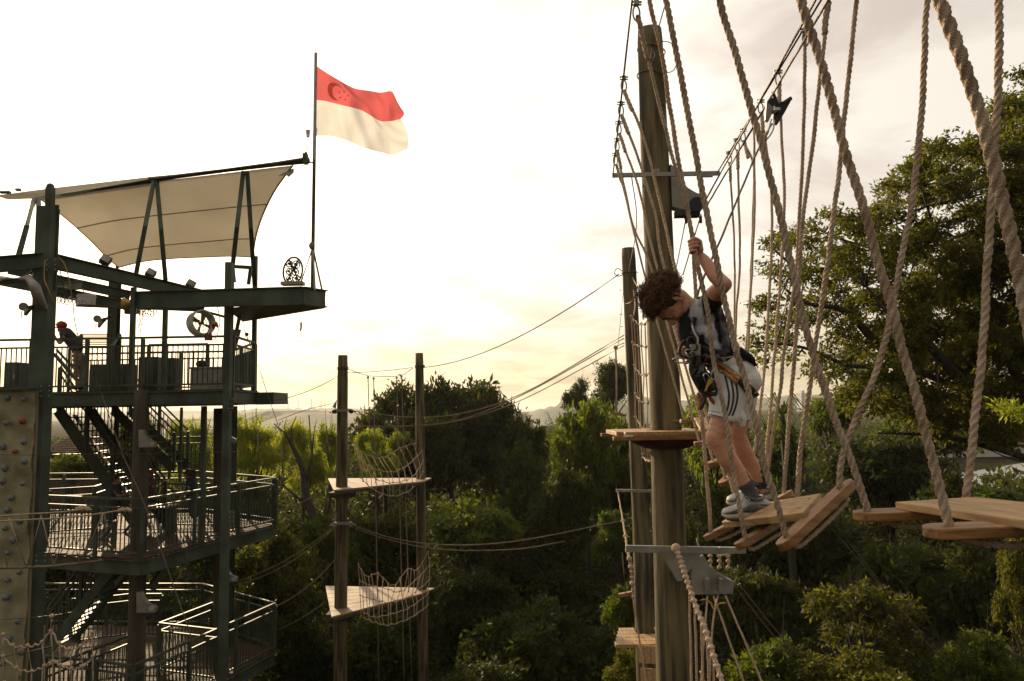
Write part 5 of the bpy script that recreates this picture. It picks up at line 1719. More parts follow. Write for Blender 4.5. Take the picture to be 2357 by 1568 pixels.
# ---- canopy
t = thing('canopy', 'beige fabric canopy stretched from a tube over the tower', 'canopy', W(330, 640, 18))
TL, TR = W(-8, 446, 20.5), W(712, 368, 17.2)
topc = [W(89, 456, 20.2), W(200, 438, 19.8), W(350, 419, 19.0), W(500, 401, 18.3), W(610, 388, 17.8), W(674, 381, 17.5)]
botc = [W(273, 616, 21.5), W(330, 602, 21.5), W(400, 595, 21.4), W(470, 592, 21.3), W(530, 590, 21.2), W(582, 592, 21.1)]
lefc = [W(89, 456, 20.2), W(148, 500, 20.5), W(205, 551, 20.8), W(243, 590, 21.2), W(273, 616, 21.5)]
rigc = [W(674, 381, 17.5), W(632, 440, 18.6), W(603, 500, 19.7), W(588, 550, 20.4), W(582, 592, 21.1)]
def curve(P, t_):
    Q = smooth_path(P, 8); k = t_ * (len(Q) - 1); j = min(int(k), len(Q) - 2); return Q[j].lerp(Q[j + 1], k - j)
b = MB(); nu, nv = 36, 24
for j in range(nv + 1):
    v_ = j / nv
    for i in range(nu + 1):
        u = i / nu
        p = curve(topc, u) * (1 - v_) + curve(botc, u) * v_ + curve(lefc, v_) * (1 - u) + curve(rigc, v_) * u
        p -= (topc[0] * (1 - u) * (1 - v_) + topc[-1] * u * (1 - v_) + botc[0] * (1 - u) * v_ + botc[-1] * u * v_)
        b.v.append(p)
for j in range(nv):
    for i in range(nu):
        a = j * (nu + 1) + i
        b.f.append((a, a + 1, a + nu + 2, a + nu + 1))
mem = b.build('membrane', M['canopy'], t, smooth=True)
sm = mem.modifiers.new('solid', 'SOLIDIFY'); sm.thickness = 0.006
grid = [b.v[j * (nu + 1):(j + 1) * (nu + 1)] for j in range(nv + 1)]
for row in (9, 18):
    MB().tube([p - Vector((0, 0.015, 0)) for p in grid[row]], 0.016, 5).build('seam', M['canopy_seam'], mem, smooth=True)
MB().tube(grid[-1], 0.018, 6).build('hem', M['canopy_seam'], mem, smooth=True)
MB().tube([r_[0] for r_ in grid], 0.018, 6).build('hem', M['canopy_seam'], mem, smooth=True)
MB().tube([r_[-1] for r_ in grid], 0.022, 6).build('hem', M['canopy_seam'], mem, smooth=True)
MB().prism([W(640, 404, 17.6), W(676, 387, 17.5), W(676, 397, 17.5), W(664, 408, 17.5), W(660, 404, 17.5)], (0, 0.02, 0)).build('corner_plate', M['galv'], t)
# far half of the canopy, seen edge-on above the tube
MB().prism([W(-10, 450, 20.6), W(120, 433, 20.4), W(346, 407, 19.2), W(346, 413, 19.2), W(120, 445, 20.4)], (0, 0.5, 0.02)).build('far_membrane', M['canopy'], t)
MB().tube([W(90, 458, 20.4), W(346, 417, 19.0)], 0.06, 10).build('ridge_tube', ST, t, smooth=True)
MB().tube([W(346, 414, 19.0), W(709, 369, 17.2)], 0.082, 12).build('ridge_tube', ST, t, smooth=True)
MB().box(W(703, 366, 17.2), (0.10, 0.16, 0.24)).tube([W(705, 362, 17.2), W(706, 352, 17.2), W(702, 350, 17.2)], 0.02, 6).build('end_bracket', ST, t)
for (x0_, y0_, x1_, y1_, Ya, Yb) in ((79, 458, 42, 592, 17.6, 14.6), (88, 458, 97, 594, 17.6, 15.4), (354, 418, 313, 632, 18.9, 17.4), (361, 418, 381, 645, 18.9, 17.8),
                                     (560, 396, 530, 660, 18.0, 17.0), (569, 396, 586, 658, 18.0, 18.0)):
    MB().tube([W(x0_, y0_, Ya), W(x1_, y1_, Yb)], 0.055, 10).build('strut', ST, t, smooth=True)
MB().ball(W(270, 615, 21.5), 0.05).tube([W(270, 615, 21.5), W(283, 640, 20.5)], 0.012, 5).build('corner_tie', M['wire'], t)
for x_, y_ in ((42, 437), (12, 443)):
    MB().box(W(x_, y_, 20.4), (0.28 if x_ < 20 else 0.12, 0.1, 0.06)).build('top_fitting', ST, t)

# ---- flagpole and flag
t = thing('flagpole', 'slim steel flagpole with braced foot on the tower roof platform', 'flagpole', W(717, 662, 16.5))
MB().tube([W(719, 662, 16.5), W(727, 122, 16.5)], [0.042, 0.036], 12).build('pole', M['galv'], t, smooth=True)
for x_, y_, Yk in ((742, 672, 16.8), (692, 652, 16.4), (725, 668, 16.1)):
    MB().tube([W(720, 570, 16.5), W(x_, y_, Yk)], 0.022, 8).build('brace', M['galv'], t)
MB().ball(W(718, 566, 16.45), (0.07, 0.06, 0.09)).build('wrapped_halyard', M['rope_old'], t)
MB().tube([W(712, 374, 16.5), W(722, 375, 16.5)], 0.02, 6).build('tie_rod', ST, t)
MB().tube([W(722, 305, 16.5), W(722, 325, 16.5)], 0.018, 6).build('cleat', M['galv'], t)
t2 = thing('beacon', 'small white beacon lamp on a thin stem at the canopy tube end', 'lamp', W(706, 352, 17.2))
MB().tube([W(707, 350, 17.2), W(709, 325, 17.2)], 0.008, 6).build('stem', M['wire'], t2)
MB().tube([W(709, 316, 17.2), W(709, 300, 17.2)], [0.04, 0.055], 12).build('lamp_shade', M['white'], t2)

fl = thing('flag', 'red over white flag with pale crescent and stars, blowing to the right', 'flag', W(730, 313, 16.5))
Tc = [(730, 153), (752, 168), (776, 182), (800, 196), (822, 205), (850, 209), (876, 213), (900, 210), (909, 222), (918, 246)]
Mc = [(729, 230), (750, 233), (770, 238), (790, 243), (812, 248), (834, 255), (856, 268), (876, 279), (900, 279), (922, 274)]
Bc = [(728, 313), (752, 313), (774, 316), (794, 322), (816, 331), (838, 340), (860, 347), (882, 352), (904, 357), (938, 343)]
def crv(C, u):
    k = u * (len(C) - 1); j = min(int(k), len(C) - 2); f = k - j
    P_ = [C[max(j - 1, 0)], C[j], C[j + 1], C[min(j + 2, len(C) - 1)]]
    return tuple(0.5 * ((2 * P_[1][i]) + (P_[2][i] - P_[0][i]) * f + (2 * P_[0][i] - 5 * P_[1][i] + 4 * P_[2][i] - P_[3][i]) * f * f + (3 * P_[1][i] - P_[0][i] - 3 * P_[2][i] + P_[3][i]) * f ** 3) for i in range(2))
def flagpt(u, v, off=0.0):
    """u along the fly, v down the hoist (0..1)"""
    a, m_, c = crv(Tc, u), crv(Mc, u), crv(Bc, u)
    if v < 0.5:
        s = v * 2; x, y = a[0] * (1 - s) + m_[0] * s, a[1] * (1 - s) + m_[1] * s
        x += 10 * math.sin(math.pi * s) * u
    else:
        s = v * 2 - 1; x, y = m_[0] * (1 - s) + c[0] * s, m_[1] * (1 - s) + c[1] * s
        x += 8 * math.sin(math.pi * s) * u * (1 if u > .8 else .2)
    env = min(1, u * 3.5)
    Yk = 16.5 + env * (0.10 * math.sin(7.5 * u - 2.4 * v + 0.4) + 0.035 * math.sin(17 * u + 3.5 * v) + 0.016 * math.sin(29 * u - 9 * v) + 0.05 * math.exp(-((u - 0.30 - 0.25 * v) / 0.07) ** 2) * v + 0.06 * math.exp(-((u - 0.62 - 0.5 * v) / 0.05) ** 2) + 0.05 * math.exp(-((u - 0.2 - 0.9 * v) / 0.06) ** 2)) + 0.12 * u
    return W(x, y, Yk + off)
def flagpart(v0, v1, m, name):
    b = MB(); nu, nv = 80, 30
    for j in range(nv + 1):
        for i in range(nu + 1):
            b.v.append(flagpt(i / nu, v0 + (v1 - v0) * j / nv))
    for j in range(nv):
        for i in range(nu):
            a = j * (nu + 1) + i
            b.f.append((a, a + 1, a + nu + 2, a + nu + 1))
    return b.build(name, M[m], fl, smooth=True)
flagpart(0, 0.4999, 'flag_red', 'red_half'); flagpart(0.5001, 1, 'flag_white', 'white_half')
for off in (-0.012,):
    b = MB(); n = 20
    cu, cv, ru, rv = 0.215, 0.27, 0.095, 0.17
    o_, i_ = [], []
    for k in range(n + 1):
        th = math.pi * (0.5 + k / n) 
        th = math.radians(75) + math.radians(210) * k / n
        o_.append((cu + ru * math.cos(th), cv - rv * math.sin(th)))
        i_.append((cu + 0.04 + ru * 0.86 * math.cos(th), cv - rv * 0.84 * math.sin(th)))
    for p in o_ + i_: b.v.append(flagpt(p[0], p[1], off))
    for k in range(n): b.f.append((k, k + 1, n + 2 + k, n + 1 + k))
    b.build('crescent', M['flag_mark'], fl)
    for k in range(5):
        th = math.radians(90 + 72 * k)
        su, sv = 0.30 + 0.052 * math.cos(th), 0.28 - 0.09 * math.sin(th)
        b = MB()
        b.v.append(flagpt(su, sv, off))
        for j in range(10):
            a_ = math.radians(90 + 36 * j); r_ = 1 if j % 2 == 0 else 0.42
            b.v.append(flagpt(su + 0.018 * r_ * math.cos(a_), sv - 0.032 * r_ * math.sin(a_), off))
        for j in range(10): b.f.append((0, 1 + j, 1 + (j + 1) % 10))
        b.build('star', M['flag_mark'], fl)

# ---- pulley rack on the platform
t = thing('wheel_rack', 'dark oval rack full of small wheels standing at the foot of the flagpole', 'equipment rack', W(675, 657, 16.4))
c = W(674, 624, 16.4)
MB().tube([c + Vector((math.cos(a) * 0.215, 0, math.sin(a) * 0.31 + 0.03 * math.cos(a))) for a in np.linspace(0, 6.283, 31)[:-1]], 0.022, 8, closed=True).build('frame', M['blueblack'], t, smooth=True)
for dx_, dz_, r_ in ((-.09, .17, .07), (.06, .15, .085), (-.10, .0, .065), (.05, -.02, .075), (-.08, -.16, .07), (.07, -.17, .08), (.0, .06, .05)):
    p = c + Vector((dx_, 0.03, dz_))
    b = MB().tube([p + Vector((math.cos(a) * r_, 0, math.sin(a) * r_)) for a in np.linspace(0, 6.283, 15)[:-1]], 0.015, 6, closed=True)
    b.tube([p - Vector((0, .04, 0)), p + Vector((0, .04, 0))], r_ * 0.45, 8)
    for k in range(3):
        a = k * 2.1 + dx_ * 9
        b.beam(p, p + Vector((math.cos(a) * r_, 0, math.sin(a) * r_)), 0.02, 0.015)
    b.build('wheel', M['blueblack'], t)
MB().beam(c + Vector((-.15, .03, -.28)), c + Vector((.12, .03, .28)), 0.03, 0.03).beam(c + Vector((.15, .03, -.28)), c + Vector((-.1, .03, .28)), 0.03, 0.03).build('cross_bar', M['blueblack'], t)
MB().box(W(674, 653, 16.4), (0.50, 0.22, 0.08)).build('base', M['galv'], t, bevel=0.01)

# ---- drum fan
t = thing('drum_fan', 'round drum fan with red motor hanging above the top deck', 'fan', W(465, 775, 17.6))
c = W(463, 744, 17.6); ax = Vector((0.78, -0.60, 0.12)).normalized()
d, s_, u_ = orth(ax)
ring = lambda off, rr, th: MB().tube([c + ax * off + (s_ * math.cos(a) + u_ * math.sin(a)) * rr for a in np.linspace(0, 6.283, 33)[:-1]], th, 6, closed=True)
b = MB(); n = 36
for k in range(n):
    a = 2 * math.pi * k / n
    for off in (-0.13, 0.13):
        for rr in (0.31, 0.275):
            b.v.append(c + ax * off + (s_ * math.cos(a) + u_ * math.sin(a)) * rr)
for k in range(n):
    a, e = k * 4, ((k + 1) % n) * 4
    b.f += [(a, a + 2, e + 2, e), (a + 1, e + 1, e + 3, a + 3), (a, e, e + 1, a + 1), (a + 2, a + 3, e + 3, e + 2)]
b.build('drum', M['white'], t, smooth=False)
for off in (-0.09, 0.09):
    g_ = MB()
    for rr in (0.1, 0.19): 
        g_.tube([c + ax * off + (s_ * math.cos(a) + u_ * math.sin(a)) * rr for a in np.linspace(0, 6.283, 21)[:-1]], 0.005, 4, closed=True)
    for k in range(12):
        a = math.pi * k / 6
        g_.tube([c + ax * off, c + ax * off + (s_ * math.cos(a) + u_ * math.sin(a)) * 0.28], 0.004, 4)
    g_.build('grille', M['wire'], t, kind='stuff')
for k in range(4):
    a = k * math.pi / 2 + 0.4
    e1 = s_ * math.cos(a) + u_ * math.sin(a); e2 = -s_ * math.sin(a) + u_ * math.cos(a)
    MB().prism([c + e1 * 0.05 - e2 * 0.02 - ax * .02, c + e1 * 0.24 - e2 * 0.07 - ax * .03, c + e1 * 0.25 + e2 * 0.05 + ax * .03, c + e1 * 0.05 + e2 * 0.03 + ax * .02], ax * 0.006).build('blade', M['galv'], t)
MB().tube([c - ax * 0.05, c + ax * 0.05], 0.05, 10).build('hub', M['red'], t)
MB().tube([W(490, 750, 17.6), W(500, 748, 17.6)], 0.085, 12).build('motor', M['red'], t, bevel=0.01)
MB().beam(W(475, 718, 17.8), W(530, 733, 17.6), 0.05, 0.06).build('support_arm', ST, t)
b = MB().prism([W(472, 766, 17.5), W(487, 766, 17.5), W(489, 784, 17.5), W(470, 784, 17.5)], (0, 0.02, 0)).build('red_cloth', M['red'], None)
tag(b, 'red cloth hanging below the drum fan', 'cloth')
t = thing('release_handle', 'small dark handle with metal ring dangling under the platform edge', 'handle', W(691, 775, 16.6))
MB().tube([W(692, 705, 16.6), W(692, 742, 16.6)], 0.004, 5).build('cord', M['wire'], t)
MB().tube(Wl([(693, 742, 16.6), (693, 755, 16.6), (691, 762, 16.6)]), 0.022, 8).build('grip', M['red'], t)
c = W(691, 770, 16.6)
MB().tube([c + Vector((math.cos(a) * 0.03, 0, math.sin(a) * 0.06)) for a in np.linspace(0, 6.283, 13)[:-1]], 0.007, 6, closed=True).build('ring', M['chrome'], t)

# ---- things on the top deck
t = thing('slatted_bench', 'perforated metal bench with raised back on the top deck', 'bench', W(240, 890, 18.6))
p0, p1 = W(188, 770, 18.6), W(277, 770, 18.6)
for k in range(9):
    f = k / 8
    a = p0 + Vector((0.25 * f, -0.9 * f, -0.42 * f)); c = p1 + Vector((0.25 * f, -0.9 * f, -0.42 * f))
    MB().beam(a, c, 0.055, 0.02).build('slat', ST, t)
for xx in (p0, p1):
    MB().beam(xx, xx + Vector((0.25, -0.9, -0.42)), 0.05, 0.04).build('side_rail', ST, t)
    for q_ in (xx, xx + Vector((0.25, -0.9, -0.42))):
        MB().beam(q_ - Vector((0, 0, 0.02)), Vector((q_.x, q_.y, ZT)), 0.05, 0.05, up=(0, 1, 0)).build('leg', ST, t)
t = thing('equipment_chest', 'pale chest behind the railing under the fan', 'chest', Vector((W(487, 870, 18.2).x, 18.2, ZT)))
MB().box((W(487, 870, 18.2).x, 18.2, ZT + 0.27), (0.85, 0.5, 0.5)).build('body', M['galv'], t, bevel=0.015)
MB().box((W(487, 870, 18.2).x, 18.2, ZT + 0.55), (0.9, 0.55, 0.05)).build('lid', M['galv'], t, bevel=0.01)
t = thing('equipment_bag', 'dark round-topped bag on the pale chest', 'bag', Vector((W(464, 850, 18.2).x, 18.2, ZT + 0.58)))
MB().ball(Vector((W(464, 850, 18.2).x, 18.2, ZT + 0.66)), (0.15, 0.12, 0.10)).build('body', M['black'], t, smooth=True)
MB().tube([Vector((W(464, 850, 18.2).x + s, 18.1, ZT + 0.68 + h_)) for s, h_ in ((-.08, 0), (-.04, .1), (.04, .1), (.08, 0))], 0.012, 6, sub=3).build('strap', M['red'], t)
for i, (x, w_, h_, Yk) in enumerate(((262, 1.0, 0.75, 19.2), (350, 0.5, 0.95, 19.6), (395, 0.35, 0.9, 19.4), (40, 0.35, 0.8, 18.6))):
    p = W(x, 880, Yk)
    t = thing('equipment_locker', ['wide dark locker behind the bench on the top deck', 'dark locker in the middle of the top deck', 'narrow dark locker left of the pale chest', 'dark gear stack behind the railing at the left edge'][i], 'locker', (p.x, p.y, ZT))
    MB().box((p.x, p.y, ZT + h_ / 2), (w_, 0.5, h_)).build('body', M['black'], t, bevel=0.01)
    MB().box((p.x, p.y - 0.26, ZT + h_ * 0.5), (w_ * 0.9, 0.02, h_ * 0.9)).build('door', M['steel'], t)
    MB().box((p.x + w_ * .3, p.y - 0.285, ZT + h_ * 0.55), (0.03, 0.03, 0.12)).build('handle', M['galv'], t)
# bench table on the middle deck
t = thing('plank_table', 'small table between the three people on the middle deck', 'table', (W(350, 1150, 19.2).x, 19.2, ZM))
MB().box((W(352, 1150, 19.2).x, 19.4, ZM + 0.74), (0.9, 0.7, 0.04)).build('tabletop', M['board'], t, bevel=0.01)
for sx in (-.38, .38):
    MB().box((W(352, 1150, 19.2).x + sx, 19.4, ZM + 0.36), (0.06, 0.5, 0.7)).build('leg', ST, t)

# ---- climbing wall
t = thing('climbing_wall', 'tan textured climbing wall panel at the left edge, dotted with holds', 'climbing wall', W(35, 1700, 14.5))
a, c = W(-60, 898, 14.5), W(80, 898, 14.5)
ztop = c.z; zbot = 1.0
b = MB(); nx, nz = 26, 110
for j in range(nz + 1):
    for i in range(nx + 1):
        x = a.x + (c.x - a.x) * i / nx; z = ztop + (zbot - ztop) * j / nz
        y = 14.5 + 0.07 * noise.noise(Vector((x * 2.2, z * 2.2, 0.5))) + 0.045 * noise.noise(Vector((x * 7, z * 7, 3.5)))
        b.v.append(Vector((x, y, z)))
for j in range(nz):
    for i in range(nx):
        k = j * (nx + 1) + i
        b.f.append((k, k + nx + 1, k + nx + 2, k + 1))
b.build('face', M['wall'], t, smooth=True)
MB().box(((a.x + c.x) / 2, 14.64, (ztop + zbot) / 2), (c.x - a.x, 0.12, ztop - zbot)).build('backing', M['wall'], t)
MB().box(((a.x + c.x) / 2, 14.5, ztop + 0.02), (c.x - a.x, 0.3, 0.035)).build('cap', ST, t)
for (cx_, cy_, k) in ((38, 75, 0), (122, 80, 0), (35, 205, 0), (115, 195, 1), (12, 330, 0), (125, 305, 0), (78, 355, 1), (128, 408, 0), (22, 443, 0), (15, 513, 0), (120, 525, 0), (37, 665, 0), (25, 760, 0),
                      (67, 822, 0), (40, 890, 0), (100, 992, 0), (35, 1033, 0), (28, 1125, 0), (12, 1475, 0), (95, 1543, 0), (60, 600, 0), (100, 720, 0), (90, 1250, 0), (50, 1340, 0), (110, 1410, 0)):
    p = W(cx_ * .4365, 884 + cy_ * .4365, 14.45)
    r_ = random.uniform(0.04, 0.065)
    MB().ball(p, (r_ * random.uniform(.9, 1.4), 0.055, r_), 8, 6, Matrix.Rotation(random.uniform(0, 3), 3, 'Y')).tube([p - Vector((0, .05, 0)), p - Vector((0, .065, 0))], 0.012, 6).build('hold', M['hold_red' if k else 'hold_grey'], t, smooth=True)

# ---- rope bridge on the left in front of the tower
t = thing('rope_bridge', 'rope walkway with zigzag side ropes ending at the middle deck', 'rope bridge', W(150, 1320, 14))
b = MB()
u1 = Wl([(-40, 1190, 12.8), (60, 1184, 13.2), (150, 1178, 13.8), (195, 1172, 14.2)])
u2 = Wl([(-40, 1201, 12.8), (80, 1196, 13.2), (170, 1190, 13.8), (290, 1174, 15)])
lo1 = Wl([(-40, 1309, 12.8), (60, 1306, 13.2), (130, 1303, 13.8), (235, 1290, 15.5)])
b.rope(u1, 0.017, n=9, sub=5); b.rope(u2, 0.017, n=9, sub=5)
b.build('hand_rope', M['rope_far'], t, smooth=True)
b = MB().rope(lo1, 0.026, n=9, sub=5)
b.build('foot_rope', M['rope_old'], t, smooth=True)
b = MB()
for pa, pb in (((-10, 1188), (18, 1306)), ((20, 1192), (60, 1304)), ((95, 1186), (62, 1304)), ((97, 1192), (122, 1300)), ((165, 1184), (125, 1300)), ((160, 1180), (182, 1296)), ((238, 1182), (186, 1294))):
    b.tube([W(*pa, 13.6), W(*pb, 13.6)], 0.012, 6)
b.build('zigzag_ropes', M['rope_far'], t, smooth=True, kind='stuff')
b = MB()
for p in (W(190, 1172, 14.2), W(287, 1175, 15)):
    for k in range(5): b.ball(p + Vector((k * 0.05 - .1, 0, 0.02 * (k % 2))), 0.045, 8, 6)
b.build('knots', M['rope_far'], t, smooth=True, kind='stuff')
net('hanging rope net in the bottom left corner in front of the lowest deck', [
    [(5, 1460, 13.2), (30, 1482, 13.2), (65, 1484, 13.2), (95, 1475, 13.2), (118, 1448, 13.2), (135, 1478, 13.2), (160, 1490, 13.2), (185, 1484, 13.2), (212, 1455, 13.2)],
    [(8, 1510, 13.2), (40, 1535, 13.2), (72, 1542, 13.2), (102, 1530, 13.2), (122, 1520, 13.2), (140, 1528, 13.2), (165, 1536, 13.2), (190, 1530, 13.2), (214, 1510, 13.2)],
    [(8, 1570, 13.2), (40, 1590, 13.2), (72, 1592, 13.2), (102, 1590, 13.2), (122, 1580, 13.2), (140, 1588, 13.2), (165, 1590, 13.2), (190, 1590, 13.2), (214, 1580, 13.2)]], 8, 0.014)
o = MB().tube(Wl([(118, 1448, 13.2), (119, 1415, 13.2)]), 0.02, 6).ball(W(119, 1418, 13.2), 0.04).build('hanging_rope', M['rope_far'], None, smooth=True)
tag(o, 'short rope holding up the corner net in front of the lowest deck', 'rope')
cable('zip_line', 'thin dark wire crossing the climbing wall high up', [(-10, 1046, 13.5), (110, 1047, 14), (560, 1040, 18)], 0.007, group='wires strung between the poles')
cable('zip_line', 'dark rope sagging across the climbing wall low down', [(-10, 1515, 13.5), (120, 1488, 14)], 0.02, m='rope_old', group='wires strung between the poles')
cable('zip_line', 'thin dark wire crossing the climbing wall below the rope bridge', [(-10, 1428, 13.5), (110, 1418, 14), (175, 1408, 15)], 0.007, group='wires strung between the poles')

# ---- tiled roof glimpsed behind the tower
t = thing('tiled_roof_house', 'low house with dark tiled roof seen through the tower, beside the stairs', 'house', (W(150, 1050, 38).x, 39, 0))
a, c = W(90, 1030, 36), W(215, 1030, 36)
zt2, zb2 = W(150, 1008, 36).z, W(150, 1042, 36).z
nrow = 9
for k in range(nrow):
    z0_, y0_ = zb2 + (zt2 - zb2) * k / nrow, 36 + 2.6 * k / nrow
    rb = MB()
    nt_ = 26
    for i in range(nt_):
        x_ = a.x + (c.x - a.x) * (i + .5) / nt_
        rb.tube([(x_, y0_ - 0.05, z0_), (x_, y0_ + 0.38, z0_ + (zt2 - zb2) / nrow + 0.03)], 0.055, 6)
    rb.build('tile_row', M['rooftile'], t, kind='stuff')
MB().prism([(a.x, 36, zb2 - .05), (c.x, 36, zb2 - .05), (c.x, 38.6, zt2 - .05), (a.x, 38.6, zt2 - .05)], (0, 0, 0.06)).build('roof_deck', M['black'], t)
MB().box(((a.x + c.x) / 2, 38, zb2 / 2), (c.x - a.x - .6, 3, zb2 - 0.2)).build('wall', M['redwood'], t)
# ================================================================== PEOPLE
def blob(name, prims, voxel, m, parent, smooth=4, fac=0.5, wrinkle=0.0, wscale=(12, 12, 12), wfn=None):
    """one continuous surface grown round overlapping volumes"""
    src = bpy.data.meshes.new('src'); src.from_pydata([tuple(p) for p in prims.v], [], prims.f)
    o = bpy.data.objects.new('src', src); col.objects.link(o)
    r = o.modifiers.new('r', 'REMESH'); r.mode = 'VOXEL'; r.voxel_size = voxel; r.adaptivity = 0.0
    if smooth:
        s_ = o.modifiers.new('s', 'SMOOTH'); s_.factor = fac; s_.iterations = smooth
    bpy.context.view_layer.update()
    dg = bpy.context.evaluated_depsgraph_get()
    me = bpy.data.meshes.new_from_object(o.evaluated_get(dg))
    bpy.data.objects.remove(o)
    me.name = name
    if wrinkle:
        nrm_ = [v.normal.copy() for v in me.vertices]
        for v, n_ in zip(me.vertices, nrm_):
            p = Vector((v.co.x * wscale[0], v.co.y * wscale[1], v.co.z * wscale[2]))
            k = noise.noise(p) + 0.5 * noise.noise(p * 2.3 + Vector((3, 1, 2)))
            k = 1 - abs(k) * 2.2          # sharp fold lines
            v.co += n_ * wrinkle * k
    off = world_loc(parent)
    for v in me.vertices: v.co -= off
    me.materials.clear(); me.materials.append(m)
    me.shade_smooth()
    me.update()
    ob = bpy.data.objects.new(name, me); col.objects.link(ob); ob.parent = parent
    return ob


def limb(b, pts, radii, n=14, flat=None):
    P = smooth_path(pts, 5)
    k = len(P)
    for i, p in enumerate(P):
        q = i / (k - 1) * (len(radii) - 1); j = min(int(q), len(radii) - 2); r = radii[j] * (1 - (q - j)) + radii[j + 1] * (q - j)
        b.ball(p, r if flat is None else (r, r * flat, r), n, 9)
    return b


BY = 3.95
def B(x, y, dy=0.0):
    return W(x, y, BY + dy)


boy = thing('person', 'curly-haired boy in white shorts and harness, bending down on the tilted step', 'person', B(1715, 1192))
# ---- skin body (one continuous surface)
b = MB()
# head frame
HC = B(1546, 697, 0.0)
UP = Vector((-0.935, 0, 0.18)).normalized(); FW = Vector((-0.18, 0, -0.935)).normalized(); LT = Vector((0, -1, 0))
HR = Matrix((FW, LT, UP)).transposed()       # columns: forward, left, up
HS = 1.06
def Hd(x, y, z): return HC + HR @ Vector((x, y, z)) * HS
def hball(x, y, z, r, n=14): b.ball(Hd(x, y, z), tuple(q * HS for q in r), n, 10, HR)
hball(-0.012, 0, 0.030, (0.090, 0.073, 0.082), 20)
hball(0.030, 0, 0.015, (0.062, 0.064, 0.072))
hball(0.034, 0, -0.028, (0.055, 0.054, 0.058))
hball(0.040, 0, -0.062, (0.040, 0.040, 0.030))
hball(0.068, 0, -0.081, (0.019, 0.020, 0.015))
for s_ in (-1, 1):
    hball(0.052, s_ * 0.034, -0.026, (0.030, 0.022, 0.026))
    hball(0.078, s_ * 0.026, 0.018, (0.013, 0.022, 0.009))
    hball(0.015, s_ * 0.045, -0.060, (0.035, 0.014, 0.018))
    # ear
    for k in range(9):
        a = R(-70 + 250 * k / 8)
        b.ball(Hd(-0.020 - 0.016 * math.cos(a) * 1.0, s_ * (0.078 + 0.004 * math.sin(a)), -0.004 + 0.026 * math.sin(a)), 0.0065, 8, 6)
    b.ball(Hd(-0.012, s_ * 0.072, -0.008), (0.012, 0.010, 0.02), 8, 6, HR)
    b.ball(Hd(-0.010, s_ * 0.077, -0.030), 0.0075, 8, 6)
limb(b, [Hd(0.084, 0, 0.012), Hd(0.096, 0, -0.008), Hd(0.104, 0, -0.024)], [0.007, 0.009, 0.0125])
for s_ in (-1, 1): b.ball(Hd(0.094, s_ * 0.010, -0.027), 0.0075, 8, 6)
b.ball(Hd(0.086, 0, -0.047), (0.009, 0.018, 0.0055), 10, 8, HR)
b.ball(Hd(0.084, 0, -0.058), (0.008, 0.016, 0.0055), 10, 8, HR)
limb(b, [Hd(-0.030, 0, -0.035), B(1584, 704), B(1612, 716)], [0.050, 0.048, 0.060])
# torso
for x, y, r in ((1622, 728, (0.085, 0.145, 0.085)), (1632, 765, (0.088, 0.135, 0.10)), (1650, 812, (0.078, 0.118, 0.10)), (1690, 862, (0.095, 0.125, 0.095))):
    b.ball(B(x, y), r, 16, 12)
# left arm (near): raised, hand on the rope
SH, EL, WR = B(1640, 684, -0.145), W(1668, 655, 3.60), W(1613, 590, 3.675)
limb(b, [SH, SH.lerp(EL, 0.5) + Vector((0, 0, 0.004)), EL], [0.050, 0.043, 0.036])
limb(b, [EL, EL.lerp(WR, 0.35) + Vector((-0.004, 0, -0.008)), EL.lerp(WR, 0.8), WR], [0.036, 0.038, 0.030, 0.023])
b.ball(EL + Vector((0.008, 0.0, 0.0)), 0.029, 12, 8)
# right arm: hanging forward, hand at the harness
SR, ER, WR2 = B(1622, 706, 0.145), B(1556, 722, 0.20), B(1567, 792, 0.05)
limb(b, [SR, SR.lerp(ER, .5), ER], [0.045, 0.038, 0.032])
limb(b, [ER, ER.lerp(WR2, .4), WR2], [0.032, 0.031, 0.020])
# legs
limb(b, [B(1686, 885, -0.085), B(1670, 940, -0.09), B(1647, 1004, -0.095)], [0.085, 0.066, 0.051])
limb(b, [B(1647, 1010, -0.095), B(1672, 1052, -0.09), B(1692, 1080, -0.085), B(1722, 1128, -0.08), B(1733, 1158, -0.08)], [0.049, 0.052, 0.046, 0.031, 0.032])
b.ball(B(1640, 1007, -0.095), (0.036, 0.038, 0.046), 12, 9)
limb(b, [B(1706, 885, 0.085), B(1704, 940, 0.095), B(1698, 996, 0.11)], [0.082, 0.062, 0.048])
limb(b, [B(1698, 1000, 0.11), B(1712, 1040, 0.12), B(1728, 1068, 0.13), B(1748, 1108, 0.15), B(1752, 1130, 0.16)], [0.046, 0.049, 0.043, 0.030, 0.030])

